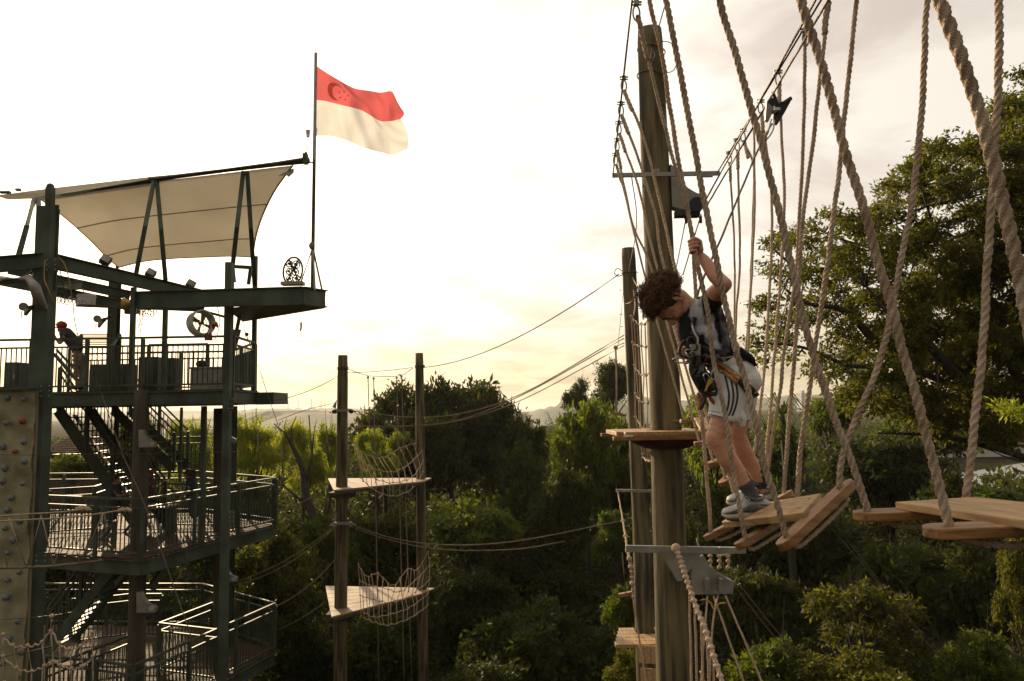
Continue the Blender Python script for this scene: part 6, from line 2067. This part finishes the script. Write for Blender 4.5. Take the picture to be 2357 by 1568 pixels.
def hand(b, c, axis, palm, side, scale=1.0, rr=0.021):
    """palm beside a bar through c along axis; palm: direction from bar to palm; fingers wrap from the palm round the far side"""
    ax = axis.normalized(); pd = (palm - ax * palm.dot(ax)).normalized(); sd_ = ax.cross(pd).normalized() * side
    S = scale
    for k in range(5):
        t_ = (k - 2) * 0.013 * S
        b.ball(c + pd * (rr + 0.011 * S) + ax * t_ + sd_ * 0.004, (0.015 * S,) * 3, 10, 7)
        b.ball(c + pd * (rr + 0.012 * S) + ax * t_ * 0.8 - sd_ * 0.020 * S, (0.015 * S,) * 3, 10, 7)
    lens = (0.92, 1.0, 0.96, 0.78)
    for k in range(4):
        t_ = (1.5 - k) * 0.0185 * S
        pts = []
        for i in range(8):
            a = R(20 + 235 * lens[k] * i / 7)      # angle from the palm side, over the side, to the front
            v = pd * math.cos(a) + sd_ * math.sin(a)
            q = rr + 0.008 * S if i else rr + 0.012 * S
            pts.append(c + v * q + ax * (t_ + 0.0012 * math.sin(i + k)))
        limb(b, pts, [0.0098 * S, 0.0096 * S, 0.0088 * S, 0.0082 * S, 0.0072 * S], 9)
    pts = []
    for i in range(5):
        a = R(-25 - 130 * i / 4)
        v = pd * math.cos(a) + sd_ * math.sin(a)
        pts.append(c + v * (rr + 0.010 * S) + ax * (0.008 + 0.007 * i) * S)
    limb(b, pts, [0.013 * S, 0.011 * S, 0.0095 * S, 0.008 * S], 9)


RA, RB = W(1586, 493, 3.66), W(1607, 616, 3.64)
GC = RA.lerp(RB, 0.60)
rax = (RA - RB)
hand(b, GC, rax, Vector((0.55, 0.80, 0)), 1, 1.0, 0.0150)
limb(b, [WR, WR.lerp(GC + Vector((0.014, 0.030, 0.0)), 0.55), GC + Vector((0.014, 0.028, -0.008))], [0.0205, 0.021, 0.019])
GC2 = B(1580, 812, 0.02)
hand(b, GC2, Vector((0.25, -1, 0.1)), Vector((-0.6, 0, 0.8)), -1, 0.95, 0.016)
limb(b, [WR2, B(1571, 801, 0.045), GC2 + Vector((-0.015, 0.01, 0.025))], [0.020, 0.020, 0.018])
body = blob('body', b, 0.0038, M['skin'], boy, smooth=3)

# face details
M['lip'] = mat('lip', (0.36, 0.11, 0.085), 0.5, scale=20)
M['eye'] = mat('eye', (0.60, 0.57, 0.52), 0.2, scale=20)
for s_ in (-1, 1):
    e_ = MB().ball(Hd(0.074, s_ * 0.028, 0.001), 0.0115, 12, 8).build('eye', M['eye'], boy, smooth=True)
    MB().ball(Hd(0.0815, s_ * 0.0285, -0.001), 0.0058, 8, 6).build('iris', M['hairbase'], e_, smooth=True)
    MB().tube([Hd(0.083, s_ * 0.017, 0.005), Hd(0.0865, s_ * 0.027, 0.008), Hd(0.080, s_ * 0.040, 0.004)], 0.0035, 6, sub=3).build('eyelid', M['skin'], boy, smooth=True)
    MB().tube([Hd(0.090, s_ * 0.012, 0.019), Hd(0.089, s_ * 0.027, 0.026), Hd(0.079, s_ * 0.044, 0.020)], [0.0032, 0.004, 0.002], 6, sub=3).build('eyebrow', M['hairbase'], boy, smooth=True)
MB().ball(Hd(0.0905, 0, -0.0475), (0.005, 0.015, 0.0035), 10, 6, HR).ball(Hd(0.0885, 0, -0.0572), (0.005, 0.014, 0.004), 10, 6, HR).build('lips', M['lip'], boy, smooth=True, kind='stuff')

# ---- hair: dense curls
hb = MB()
hb.ball(Hd(-0.024, 0, 0.042), (0.100, 0.090, 0.093), 20, 14, HR)
hb.build('hair_base', M['hairbase'], boy, smooth=True)
g = random.Random(3)
hv = MB(); cnt_ = 0
while cnt_ < 3400:
    v = Vector((g.gauss(0, 1), g.gauss(0, 1), g.gauss(0, 1))).normalized()
    # keep clear of the face, ears and neck
    if v.z < -0.50 or (v.x > 0.62 and v.z < 0.30) or (v.x > 0.25 and v.z < 0.0) or (v.z < -0.12 and v.x > -0.45 and abs(v.y) > 0.3):
        continue
    cnt_ += 1
    lump = 1 + 0.55 * noise.noise(v * 4.1 + Vector((5, 2, 1)))
    root = Vector((-0.022 + v.x * 0.088, v.y * 0.078, 0.042 + v.z * 0.081))
    out_l = (g.uniform(0.012, 0.050) if g.random() > 0.12 else g.uniform(0.05, 0.066)) * lump
    n_ = v; t1 = n_.cross(Vector((g.gauss(0, 1), g.gauss(0, 1), g.gauss(0, 1)))).normalized(); t2 = n_.cross(t1)
    drift = t1 * g.uniform(-.02, .02) + t2 * g.uniform(-.02, .02)
    cr_ = g.uniform(0.005, 0.013); turns = g.uniform(0.5, 1.5); ph = g.uniform(0, 6.28)
    pts = []
    for i in range(9):
        s = i / 8
        p = root + n_ * (out_l * (s * (2 - s))) + drift * s + (t1 * math.cos(ph + turns * 6.28 * s) + t2 * math.sin(ph + turns * 6.28 * s)) * cr_ * min(1, s * 3)
        pts.append(Hd(*p))
    hv.tube(pts, [0.0024, 0.0021, 0.0009], 3, cap=False)
hv.build('hair', M['hair'], boy, smooth=True, kind='stuff')

# ---- shirt: patchy white and black
def patch_mat(name, ca, cb, cc):
    m = bpy.data.materials.new(name); m.use_nodes = True
    n, l = m.node_tree.nodes, m.node_tree.links
    p = n['Principled BSDF']; p.inputs['Roughness'].default_value = 0.85; p.inputs['Specular IOR Level'].default_value = 0.2
    t_ = n.new('ShaderNodeTexCoord'); mp = n.new('ShaderNodeMapping'); mp.inputs['Scale'].default_value = (1.5, 0.6, 0.8)
    l.new(t_.outputs['Object'], mp.inputs['Vector'])
    ns = n.new('ShaderNodeTexNoise'); ns.inputs['Scale'].default_value = 11.0; ns.inputs['Detail'].default_value = 1.5
    l.new(mp.outputs[0], ns.inputs['Vector'])
    # dark back panel: beyond a slanting line across the object's x, z
    sp = n.new('ShaderNodeSeparateXYZ'); l.new(t_.outputs['Object'], sp.inputs[0])
    ln_ = n.new('ShaderNodeMath'); ln_.operation = 'MULTIPLY_ADD'; ln_.inputs[1].default_value = 0.30; l.new(sp.outputs['Z'], ln_.inputs[0]); l.new(sp.outputs['X'], ln_.inputs[2])
    sub = n.new('ShaderNodeMath'); sub.operation = 'SUBTRACT'; l.new(ln_.outputs[0], sub.inputs[0]); sub.inputs[1].default_value = PATCH_C
    ab = n.new('ShaderNodeMath'); ab.operation = 'ABSOLUTE'; l.new(sub.outputs[0], ab.inputs[0])
    sc_ = n.new('ShaderNodeMath'); sc_.operation = 'MULTIPLY_ADD'; sc_.inputs[1].default_value = -3.2; sc_.inputs[2].default_value = 0.15
    l.new(ab.outputs[0], sc_.inputs[0])
    ad = n.new('ShaderNodeMath'); ad.operation = 'ADD'; l.new(ns.outputs['Fac'], ad.inputs[0]); l.new(sc_.outputs[0], ad.inputs[1])
    rp = n.new('ShaderNodeValToRGB'); rp.color_ramp.interpolation = 'CONSTANT'
    e = rp.color_ramp.elements; e[0].color = (*ca, 1); e[0].position = 0.0
    e[1].position = 0.52; e[1].color = (*cb, 1)
    e2 = e.new(0.58); e2.color = (*cc, 1)
    l.new(ad.outputs[0], rp.inputs[0]); l.new(rp.outputs[0], p.inputs['Base Color'])
    return m


bo = world_loc(boy)
c0 = B(1615, 760) - bo
PATCH_C = c0.x + 0.30 * c0.z
M['shirt'] = patch_mat('shirt', (0.016, 0.016, 0.018), (0.20, 0.20, 0.24), (0.42, 0.42, 0.47))
b = MB()
for x, y, r in ((1606, 718, (0.058, 0.10, 0.055)), (1620, 728, (0.096, 0.158, 0.092)), (1631, 768, (0.101, 0.148, 0.105)), (1643, 800, (0.098, 0.138, 0.085)), (1655, 822, (0.092, 0.134, 0.06))):
    b.ball(B(x, y), r, 18, 12)
limb(b, [B(1634, 696, -0.12), B(1641, 690, -0.165)], [0.058, 0.054])
limb(b, [B(1616, 708, 0.11), B(1598, 712, 0.19)], [0.060, 0.054])
limb(b, [B(1585, 728), B(1582, 760), B(1600, 800)], [0.045, 0.05, 0.05], flat=1.7)
shirt = blob('shirt', b, 0.0065, M['shirt'], boy, smooth=3, wrinkle=0.0045, wscale=(11, 8, 6))
# tail of the shirt flapping out behind
b = MB()
limb(b, [B(1676, 806, -0.06), B(1700, 812, -0.09), B(1722, 826, -0.09), B(1735, 838, -0.085)], [0.028, 0.026, 0.022, 0.012], flat=2.2)
blob('shirt_tail', b, 0.005, M['shirt'], boy, smooth=2, wrinkle=0.006, wscale=(14, 14, 14))

# ---- shorts
M['shorts'] = mat('shorts', (0.78, 0.76, 0.75), 0.8, var=(0.72, 0.70, 0.69), scale=6, bump=0.15, spec=0.2, trans=0.08)
b = MB()
for x, y, r in ((1668, 836, (0.090, 0.128, 0.055)), (1690, 858, (0.112, 0.142, 0.090)), (1706, 876, (0.098, 0.142, 0.090))):
    b.ball(B(x, y), r, 18, 12)
def cone(b, pts, radii, fl=1.0):
    P = smooth_path(pts, 5)
    b.tube(P, radii, 22)
cone(b, [B(1690, 868, -0.075), B(1676, 915, -0.085), B(1664, 966, -0.085)], [0.098, 0.088, 0.078])
cone(b, [B(1702, 868, 0.075), B(1703, 915, 0.09), B(1696, 962, 0.10)], [0.096, 0.086, 0.076])
# flared vent at the back of the near hem
limb(b, [B(1694, 940, -0.10), B(1704, 962, -0.10), B(1707, 976, -0.10)], [0.032, 0.026, 0.016], flat=0.9)
shorts = blob('shorts', b, 0.0055, M['shorts'], boy, smooth=2, wrinkle=0.006, wscale=(9, 7, 5))
for cpt, ax_, rr_ in ((B(1664.5, 963, -0.085), (B(1664, 966, -0.085) - B(1676, 915, -0.085)), 0.079), (B(1696.5, 959, 0.10), (B(1696, 962, 0.10) - B(1703, 915, 0.09)), 0.077)):
    d_, s_, u_ = orth(ax_)
    MB().tube([cpt + (s_ * math.cos(a) + u_ * math.sin(a)) * rr_ for a in np.linspace(0, 6.283, 31)[:-1]], 0.0028, 6, closed=True).build('hem_piping', M['black'], boy, smooth=True)
    MB().tube([cpt - d_ * 0.02 + (s_ * math.cos(a) + u_ * math.sin(a)) * (rr_ + 0.002) for a in np.linspace(0, 6.283, 31)[:-1]], 0.0016, 5, closed=True).build('hem_seam', M['galv'], boy, smooth=True)


def bvh_of(objs):
    V, F = [], []
    for o in objs:
        k = len(V); off = world_loc(o.parent) + o.location
        V += [tuple(v.co + off) for v in o.data.vertices]
        F += [[i + k for i in p.vertices] for p in o.data.polygons]
    return BVHTree.FromPolygons(V, F)


def drape(name, pts, width, m, tree_, parent, off=0.004, th=0.003, sub=6, dyfall=-0.1, build=True, mb=None):
    """a flat strap laid on the near side of a surface"""
    P = smooth_path([B(x, y, 0) for x, y in pts], sub)
    k = len(P); rows = []
    ly = BY + dyfall
    for i, p in enumerate(P):
        d = (P[min(i + 1, k - 1)] - P[max(i - 1, 0)]); d.y = 0; d.normalize()
        n_ = Vector((-d.z, 0, d.x)); row = []
        w = width(i / (k - 1)) if callable(width) else width
        for s in (-0.5, -0.17, 0.17, 0.5):
            q = p + n_ * w * s
            # scale sideways so that the strap seen at body depth keeps its place
            o_ = Vector((0, 0, EYE)); h = tree_.ray_cast(o_, (q - o_).normalized())
            hit = h[0] is not None and h[0].y < BY + 0.10
            y = h[0].y if hit else ly
            if hit: ly = y
            kx = (y) / BY
            row.append(Vector((q.x * kx, y, EYE + (q.z - EYE) * kx)) * 1.0 - (q - o_).normalized() * off)
        rows.append(row)
    b = mb or MB(); k0 = len(b.v)
    for row in rows:
        for p in row: b.v.append(p)
    for row in rows:
        for p in row: b.v.append(p + Vector((0, th, 0)))
    n = len(rows); off2 = n * 4 + k0
    for i in range(n - 1):
        for j in range(3):
            a = k0 + i * 4 + j
            b.f.append((a, a + 4, a + 5, a + 1))
            a2 = off2 + i * 4 + j
            b.f.append((a2, a2 + 1, a2 + 5, a2 + 4))
        a = k0 + i * 4; b.f.append((a, off2 + i * 4, off2 + i * 4 + 4, a + 4))
        a = k0 + i * 4 + 3; b.f.append((a, a + 4, off2 + i * 4 + 7, off2 + i * 4 + 3))
    if build: return b.build(name, m, parent, smooth=True)


TS = bvh_of([shorts, shirt, body])
for i, x in enumerate((0, 11, 21)):
    drape('stripe', [(1668 + x, 862), (1674 + x * .98, 885), (1678 + x * .95, 910), (1676 + x * .85, 935), (1669 + x * .8, 957)], 0.0105, M['black'], TS, boy, off=0.0025, th=0.001, sub=8)
# small triangular badge at the vent
p = B(1707, 966, -0.155)
MB().prism([p + Vector((-.008, 0, -.008)), p + Vector((.008, 0, -.008)), p + Vector((.002, 0, .010))], (0, 0.002, 0)).build('badge', M['galv'], boy)

# ---- harness
har = boy
M['strap_grey'] = mat('strap_grey', (0.20, 0.20, 0.15), 0.8, scale=40)
M['strap_orange'] = mat('strap_orange', (0.62, 0.26, 0.03), 0.8, scale=40)
M['strap_red'] = mat('strap_red', (0.36, 0.06, 0.02), 0.8, scale=40)
bl = [(1618, 824), (1636, 832), (1656, 843), (1678, 858), (1700, 876)]
belt = drape('harness_belt', bl, 0.052, M['strap_grey'], TS, har, off=0.010, th=0.006, sub=8)
for off_, w_, mt in ((-0.0, 0.013, 'strap_red'), (0.011, 0.009, 'strap_orange'), (-0.011, 0.009, 'strap_orange')):
    drape('belt_stripe', [(x + off_ * 430 * 0.45, y - off_ * 430 * 0.85) for x, y in bl], w_, M[mt], TS, belt, off=0.0135, th=0.002, sub=8)
drape('leg_loop', [(1700, 872), (1716, 888), (1730, 904), (1737, 916)], lambda s: 0.035 + 0.03 * s, M['black'], TS, har, off=0.012, th=0.008, sub=6)
drape('leg_loop', [(1612, 822), (1618, 850), (1640, 880), (1655, 898)], 0.03, M['black'], TS, har, off=0.014, th=0.008, dyfall=-0.15)
drape('shoulder_strap', [(1652, 708), (1664, 740), (1668, 770), (1674, 812)], 0.040, M['black'], TS, har, off=0.008, th=0.006)
drape('side_strap', [(1607, 798), (1625, 806), (1648, 812), (1672, 812)], 0.040, M['black'], TS, har, off=0.009, th=0.006)
drape('side_strap', [(1600, 730), (1596, 760), (1603, 795)], 0.018, M['black'], TS, har, off=0.008, th=0.005)
# dark gear hanging at the front of the hips
b = MB()
gp = random.Random(9)
for i in range(16):
    x0_, y0_ = gp.uniform(1600, 1650), gp.uniform(812, 880)
    a = B(x0_, y0_, gp.uniform(-0.20, -0.12)); c = B(x0_ + gp.uniform(-14, 16), y0_ + gp.uniform(6, 34), gp.uniform(-0.20, -0.10))
    b.beam(a, c, gp.uniform(0.012, 0.032), 0.008)
for pts in ([(1597, 812), (1590, 850), (1604, 885), (1616, 900)], [(1604, 830), (1612, 870), (1632, 905), (1650, 906)], [(1620, 846), (1608, 880), (1622, 915), (1612, 940)]):
    b.tube([B(x, y, -0.13) for x, y in pts], 0.012, 7, sub=5)
b.ball(B(1612, 862, -0.12), (0.035, 0.03, 0.07)).ball(B(1636, 880, -0.14), (0.035, 0.03, 0.05)).ball(B(1604, 838, -0.10), (0.03, 0.05, 0.05))
b.build('gear_straps', M['black'], har, kind='stuff')
for pts in ([(1618, 885), (1624, 902), (1632, 912)], [(1628, 900), (1636, 918), (1646, 930)], [(1606, 905), (1613, 922), (1611, 944)]):
    MB().tube([B(x, y, -0.12) for x, y in pts], 0.010, 7, sub=4).build('orange_webbing', M['strap_red'], har, smooth=True)
MB().prism([B(x, y, -0.21) for x, y in ((1638, 872), (1641, 878), (1630, 890), (1626, 901), (1622, 900), (1628, 880), (1631, 872))], (0, 0.004, 0)).build('tag', M['yellow'], har)
def biner(name, c, rx, rz, m, tilt=0.0, r=0.0048, par=None):
    rot = Matrix.Rotation(tilt, 3, 'Y')
    return MB().tube([c + rot @ Vector((math.copysign(abs(math.cos(a)) ** .7, math.cos(a)) * rx, 0.004 * math.sin(2 * a), math.copysign(abs(math.sin(a)) ** .8, math.sin(a)) * rz)) for a in np.linspace(0, 6.283, 25)[:-1]], r, 7, closed=True).build(name, M[m], par or har, smooth=True)
biner('carabiner', B(1568, 830, -0.10), 0.044, 0.012, 'chrome', R(4), 0.0045)
biner('carabiner', B(1579, 803, -0.09), 0.030, 0.044, 'black', R(18), 0.008)
biner('carabiner', B(1593, 792, -0.11), 0.022, 0.036, 'black', R(-14), 0.007)
biner('carabiner', B(1588, 814, -0.11), 0.026, 0.018, 'chrome', R(30), 0.004)
biner('carabiner', B(1627, 872, -0.20), 0.014, 0.028, 'chrome', R(-20), 0.004)
biner('carabiner', B(1644, 862, -0.20), 0.014, 0.026, 'chrome', R(15), 0.004)
b = MB()
limb(b, [B(1574, 823, -0.08), B(1585, 820, -0.08), B(1590, 829, -0.08), B(1580, 835, -0.08)], [0.011, 0.014, 0.012, 0.010])
blob('red_grip', b, 0.004, M['red'], har, smooth=2)
MB().tube([B(1566, 812, -0.08), B(1562, 824, -0.08)], 0.013, 10).box(B(1600, 806, -0.1), (0.05, 0.03, 0.06)).build('belay_device', M['galv'], har, kind='stuff')
MB().tube([B(1592, 745, -0.10), B(1598, 765, -0.11), B(1606, 780, -0.11), B(1604, 798, -0.11)], 0.006, 6, sub=4).build('tether', M['white'], har, smooth=True)
MB().tube([B(1580, 765, -0.05), B(1586, 778, -0.06), B(1582, 790, -0.08)], 0.005, 6, sub=4).build('tether', M['galv'], har, smooth=True)
MB().tube([B(1690, 778, -0.14), B(1702, 800, -0.17), B(1692, 818, -0.17), B(1672, 824, -0.16)], 0.0035, 6, sub=5).build('cord_loop', M['rope_far'], har, smooth=True)

# ---- socks and shoes
M['sock'] = mat('sock', (0.085, 0.08, 0.10), 0.9, var=(0.045, 0.045, 0.055), scale=6, stretch=(0.3, 0.3, 9), bump=0.3)
M['sock_dark'] = mat('sock_dark', (0.035, 0.04, 0.045), 0.9, var=(0.02, 0.022, 0.028), scale=6, stretch=(0.3, 0.3, 9), bump=0.3)
for pts, rr_, mt in (([B(1714, 1110, -0.083), B(1722, 1126, -0.08), B(1731, 1150, -0.08)], [0.040, 0.036, 0.037], 'sock'),
                     ([B(1737, 1082, 0.14), B(1744, 1098, 0.15), B(1752, 1122, 0.16)], [0.037, 0.034, 0.035], 'sock_dark')):
    b = MB(); b.tube(smooth_path(pts, 6), rr_, 20)
    blob('sock', b, 0.0045, M[mt], boy, smooth=1, wrinkle=0.0022, wscale=(6, 6, 60))

M['shoe'] = mat('shoe', (0.46, 0.45, 0.42), 0.55, var=(0.34, 0.33, 0.31), scale=14)
M['shoe_trim'] = mat('shoe_trim', (0.09, 0.10, 0.10), 0.5, scale=14)
M['sole'] = mat('sole', (0.42, 0.39, 0.31), 0.7, var=(0.30, 0.27, 0.20), scale=10)
M['outsole'] = mat('outsole', (0.045, 0.035, 0.028), 0.8, scale=10)


def shoe(dy, dx, dyp, ang, label_trim=True):
    """stations from toe to heel: x, sole bottom y, mid y, top y (sightings), half width in m"""
    st = [(1662, 1186, 1182, 1177, 0.012), (1666, 1191, 1183, 1171, 0.030), (1676, 1193, 1182, 1167, 0.041), (1690, 1193, 1180, 1163, 0.046), (1703, 1192, 1178, 1156, 0.045), (1712, 1191, 1177, 1147, 0.042),
          (1722, 1190, 1176, 1143, 0.038), (1736, 1189, 1175, 1144, 0.036), (1750, 1188, 1173, 1147, 0.036), (1762, 1187, 1171, 1149, 0.034), (1771, 1185, 1169, 1153, 0.028), (1777, 1181, 1170, 1160, 0.014)]
    piv = B(1722, 1190, dy)
    rot = Matrix.Rotation(ang, 3, 'Y')
    def tr(x, y, oy):
        p = B(x, y, dy) + Vector((0, oy, 0)); p = piv + rot @ (p - piv)
        return p + Vector((dx / 430, 0, -dyp / 430))
    def loft(lo_, hi_, nrm, ex=0.0, pw_=0.7):
        b = MB(); n = 20
        for (x, a, m_, c, w) in st:
            lo2 = {'a': a, 'm': m_, 'c': c}[lo_]; hi2 = {'a': a, 'm': m_, 'c': c}[hi_]
            for j in range(n):
                th = 2 * math.pi * j / n
                cx = math.copysign(abs(math.cos(th)) ** pw_, math.cos(th)); sy = math.copysign(abs(math.sin(th)) ** pw_, math.sin(th))
                if hi_ == 'c' and sy > 0: cx *= (1 - 0.42 * sy)
                b.v.append(tr(x, (lo2 + hi2) / 2 - sy * (lo2 - hi2) / 2, cx * (w + ex)))
        k = len(st)
        for i in range(k - 1):
            for j in range(n):
                b.f.append((i * n + j, i * n + (j + 1) % n, (i + 1) * n + (j + 1) % n, (i + 1) * n + j))
        b.f.append(tuple(reversed(range(n)))); b.f.append(tuple((k - 1) * n + j for j in range(n)))
        return b
    up_ = loft('m', 'c', 1, 0.0, 0.85)
    # push the upper slightly into the sole
    sh = up_.build('shoe', M['shoe'], boy, smooth=True)
    so_ = loft('a', 'm', 1, 0.004, 0.5); so_.build('sole', M['sole'], sh, smooth=True)
    b = MB()
    for (x, a, m_, c, w) in st[1:-1]:
        pass
    pts = [tr(x, a + 1.2, -w - 0.0) for (x, a, m_, c, w) in st[1:-1]]
    b = MB().tube(pts, 0.0055, 8, sub=3); b.build('outsole', M['outsole'], sh, smooth=True)
    # collar
    MB().tube([tr(x, y, oy) for x, y, oy in ((1712, 1144, -.012), (1722, 1145, -.036), (1738, 1149, -.040), (1750, 1146, -.030), (1756, 1141, 0), (1750, 1144, .030), (1738, 1147, .040), (1722, 1143, .036), (1712, 1141, .012))], 0.008, 8, sub=3, closed=False).build('collar', M['shoe_trim'], sh, smooth=True)
    MB().tube([tr(x, y, 0) for x, y in ((1700, 1158), (1710, 1147), (1716, 1137))], [0.018, 0.020, 0.014], 10).build('tongue', M['shoe'], sh, smooth=True)
    for k in range(5):
        x = 1699 + 3.6 * k; y = 1160 - 4.0 * k
        MB().tube([tr(x + 7, y + 7, -0.042), tr(x + 1, y - 1, -0.022), tr(x, y - 3, 0.0), tr(x + 1, y - 1, 0.022)], 0.0032, 6, sub=3).build('lace', M['white'], sh, smooth=True)
    tree2 = None
    for pa in ([(1700, 1172), (1712, 1166), (1722, 1158)], [(1708, 1174), (1720, 1167), (1730, 1157)], [(1716, 1175), (1729, 1168), (1738, 1158)], [(1726, 1174), (1745, 1171), (1766, 1168)], [(1742, 1160), (1755, 1160), (1768, 1162)], [(1676, 1177), (1688, 1172), (1700, 1164)]):
        MB().tube([tr(x, y, -0.0455 if x < 1735 else -0.0385) for x, y in pa], 0.0035, 5, sub=3).build('trim', M['shoe_trim'], sh, smooth=True)
    return sh


shoe(-0.08, 0, 0, 0.0)
shoe(0.17, 13, -34, R(-6))

# ---- distant figures on the tower -------------------------------------------------
M['tee'] = mat('tee', (0.045, 0.042, 0.05), 0.9, scale=8)
M['tee_red'] = mat('tee_red', (0.14, 0.035, 0.03), 0.9, scale=8)
M['tee_blue'] = mat('tee_blue', (0.03, 0.05, 0.08), 0.9, scale=8)
M['khaki'] = mat('khaki', (0.20, 0.16, 0.10), 0.9, scale=8)


def face_bits(par, c, fw, r=0.1):
    s = fw.cross(Vector((0, 0, 1))).normalized(); up = s.cross(fw)
    return [c + fw * r]


def far_person(label, Yp, px, parts):
    """px: named joints sighted at distance Yp (+dy)"""
    J = {k: W(v[0], v[1], Yp + (v[2] if len(v) > 2 else 0)) for k, v in px.items()}
    base = J['foot'] if 'foot' in J else J['hip']
    t = thing('person', label, 'person', base)
    b = MB()
    hc, fw = J['head'], (J['nose'] - J['head']).normalized()
    b.ball(hc, (0.085, 0.08, 0.105), 14, 10)
    b.ball(hc + fw * 0.085 - Vector((0, 0, 0.02)), (0.018, 0.018, 0.022), 8, 6)
    b.ball(hc + fw * 0.05 - Vector((0, 0, 0.07)), (0.045, 0.045, 0.04), 10, 7)
    s_ = fw.cross(Vector((0, 0, 1))).normalized()
    for k in (-1, 1): b.ball(hc + s_ * 0.085 * k, (0.015, 0.02, 0.028), 8, 6)
    limb(b, [hc - Vector((0, 0, 0.05)), J['neck']], [0.05, 0.055], 10)
    limb(b, [J['neck'], J['neck'].lerp(J['hip'], .5), J['hip']], [0.12, 0.13, 0.12], 12)
    for a_ in ('l', 'r'):
        if 'el' + a_ in J:
            limb(b, [J['sh' + a_], J['el' + a_], J['ha' + a_]], [0.05, 0.036, 0.026], 10)
            h_ = J['ha' + a_]; d_ = (h_ - J['el' + a_]).normalized()
            b.ball(h_ + d_ * 0.04, (0.035, 0.03, 0.035), 8, 6)
            for k in range(4):
                limb(b, [h_ + d_ * 0.06 + Vector((0, (k - 1.5) * 0.016, 0)), h_ + d_ * 0.105 + Vector((0, (k - 1.5) * 0.018, -0.012 * (k % 2)))], [0.010, 0.008], 7)
            limb(b, [h_ + d_ * 0.02, h_ + d_ * 0.055 + Vector((0, 0, 0.035))], [0.012, 0.009], 7)
        if 'kn' + a_ in J:
            limb(b, [J['hip'], J['kn' + a_], J['fo' + a_]], [0.095, 0.062, 0.04], 10)
    blob('body', b, 0.014, M['skin_far'], t, smooth=2)
    c = MB()
    limb(c, [J['neck'] - Vector((0, 0, .03)), J['neck'].lerp(J['hip'], .5), J['hip']], [0.145, 0.155, 0.14], 12)
    for a_ in ('l', 'r'):
        if 'el' + a_ in J: limb(c, [J['sh' + a_], J['sh' + a_].lerp(J['el' + a_], .55)], [0.066, 0.058], 10)
    blob('shirt', c, 0.018, M[parts.get('shirt', 'tee')], t, smooth=1, wrinkle=0.008, wscale=(8, 8, 8))
    if 'knl' in J:
        c = MB()
        for a_ in ('l', 'r'): limb(c, [J['hip'], J['hip'].lerp(J['kn' + a_], .85)], [0.12, 0.082], 12)
        blob('shorts', c, 0.018, M['khaki'], t, smooth=1)
        for a_ in ('l', 'r'):
            f_ = J['fo' + a_]; MB().ball(f_ + fw * 0.05 + Vector((0, 0, 0.0)), (0.13, 0.05, 0.05), 10, 7).build('shoe', M['black'], t, smooth=True)
    hk = parts.get('hair')
    if hk == 'helmet':
        MB().ball(hc + Vector((0, 0, 0.035)) - fw * 0.01, (0.125, 0.115, 0.10), 16, 10).box(hc + fw * 0.12 + Vector((0, 0, 0.03)), (0.07, 0.16, 0.015)).build('helmet', M['red'], t, smooth=True, kind='stuff')
    elif hk == 'tail':
        c = MB(); c.ball(hc + Vector((0, 0, 0.03)) - fw * 0.025, (0.105, 0.10, 0.105), 14, 10)
        limb(c, [hc - fw * 0.09 + Vector((0, 0, 0.06)), hc - fw * 0.17 + Vector((0, 0, -0.02)), hc - fw * 0.15 + Vector((0, 0, -0.18)), hc - fw * 0.13 + Vector((0, 0, -0.30))], [0.04, 0.06, 0.055, 0.02], 10)
        blob('hair', c, 0.014, M['hairbase'], t, smooth=1, wrinkle=0.006, wscale=(20, 20, 8))
    elif hk == 'cap':
        MB().ball(hc + Vector((0, 0, 0.04)), (0.105, 0.10, 0.08), 14, 8).box(hc + fw * 0.13 + Vector((0, 0, 0.035)), (0.10, 0.14, 0.012)).build('cap', M['red'], t, smooth=True, kind='stuff')
    else:
        c = MB(); c.ball(hc + Vector((0, 0, 0.03)) - fw * 0.03, (0.105, 0.10, 0.10), 14, 10)
        blob('hair', c, 0.014, M['hairbase'], t, smooth=1, wrinkle=0.008, wscale=(30, 30, 30))
    return t


far_person('person in a red helmet leaning forward at the top deck railing', 17.7,
           dict(head=(141, 752), nose=(132, 757), neck=(152, 765), hip=(177, 800), shl=(152, 770, -.16), ell=(138, 790, -.2), hal=(127, 777, -.15), shr=(152, 770, .16), elr=(136, 786, .2), har=(125, 772, .1),
                knl=(174, 848, -.1), knr=(182, 848, .1), foot=(181, 896), fol=(178, 890, -.1), **{'for': (187, 890, .1)}), dict(shirt='tee', hair='helmet'))
far_person('girl with a long dark ponytail seated right of the middle deck table', 19.6,
           dict(head=(433, 1092), nose=(427, 1094), neck=(440, 1108), hip=(448, 1180), shl=(436, 1115, -.15), ell=(428, 1136, -.2), hal=(402, 1140, -.1), shr=(436, 1115, .15), elr=(426, 1134, .2), har=(404, 1136, .1)), dict(shirt='tee_blue', hair='tail'))
far_person('dark-haired person facing right, seated left of the middle deck table', 18.9,
           dict(head=(268, 1104), nose=(276, 1107), neck=(262, 1122), hip=(258, 1185), shl=(264, 1128, -.15), ell=(274, 1142, -.2), hal=(294, 1134, -.1), shr=(264, 1128, .15), elr=(276, 1142, .2), har=(296, 1140, .1)), dict(shirt='tee', hair='short'))
far_person('person in a reddish cap seated behind the table on the middle deck', 20.6,
           dict(head=(346, 1090), nose=(352, 1094), neck=(344, 1105), hip=(344, 1165), shl=(342, 1112, -.15), ell=(356, 1122, -.2), hal=(372, 1115, -.1), shr=(342, 1112, .15), elr=(356, 1122, .2), har=(374, 1112, .1)), dict(shirt='tee_red', hair='cap'))
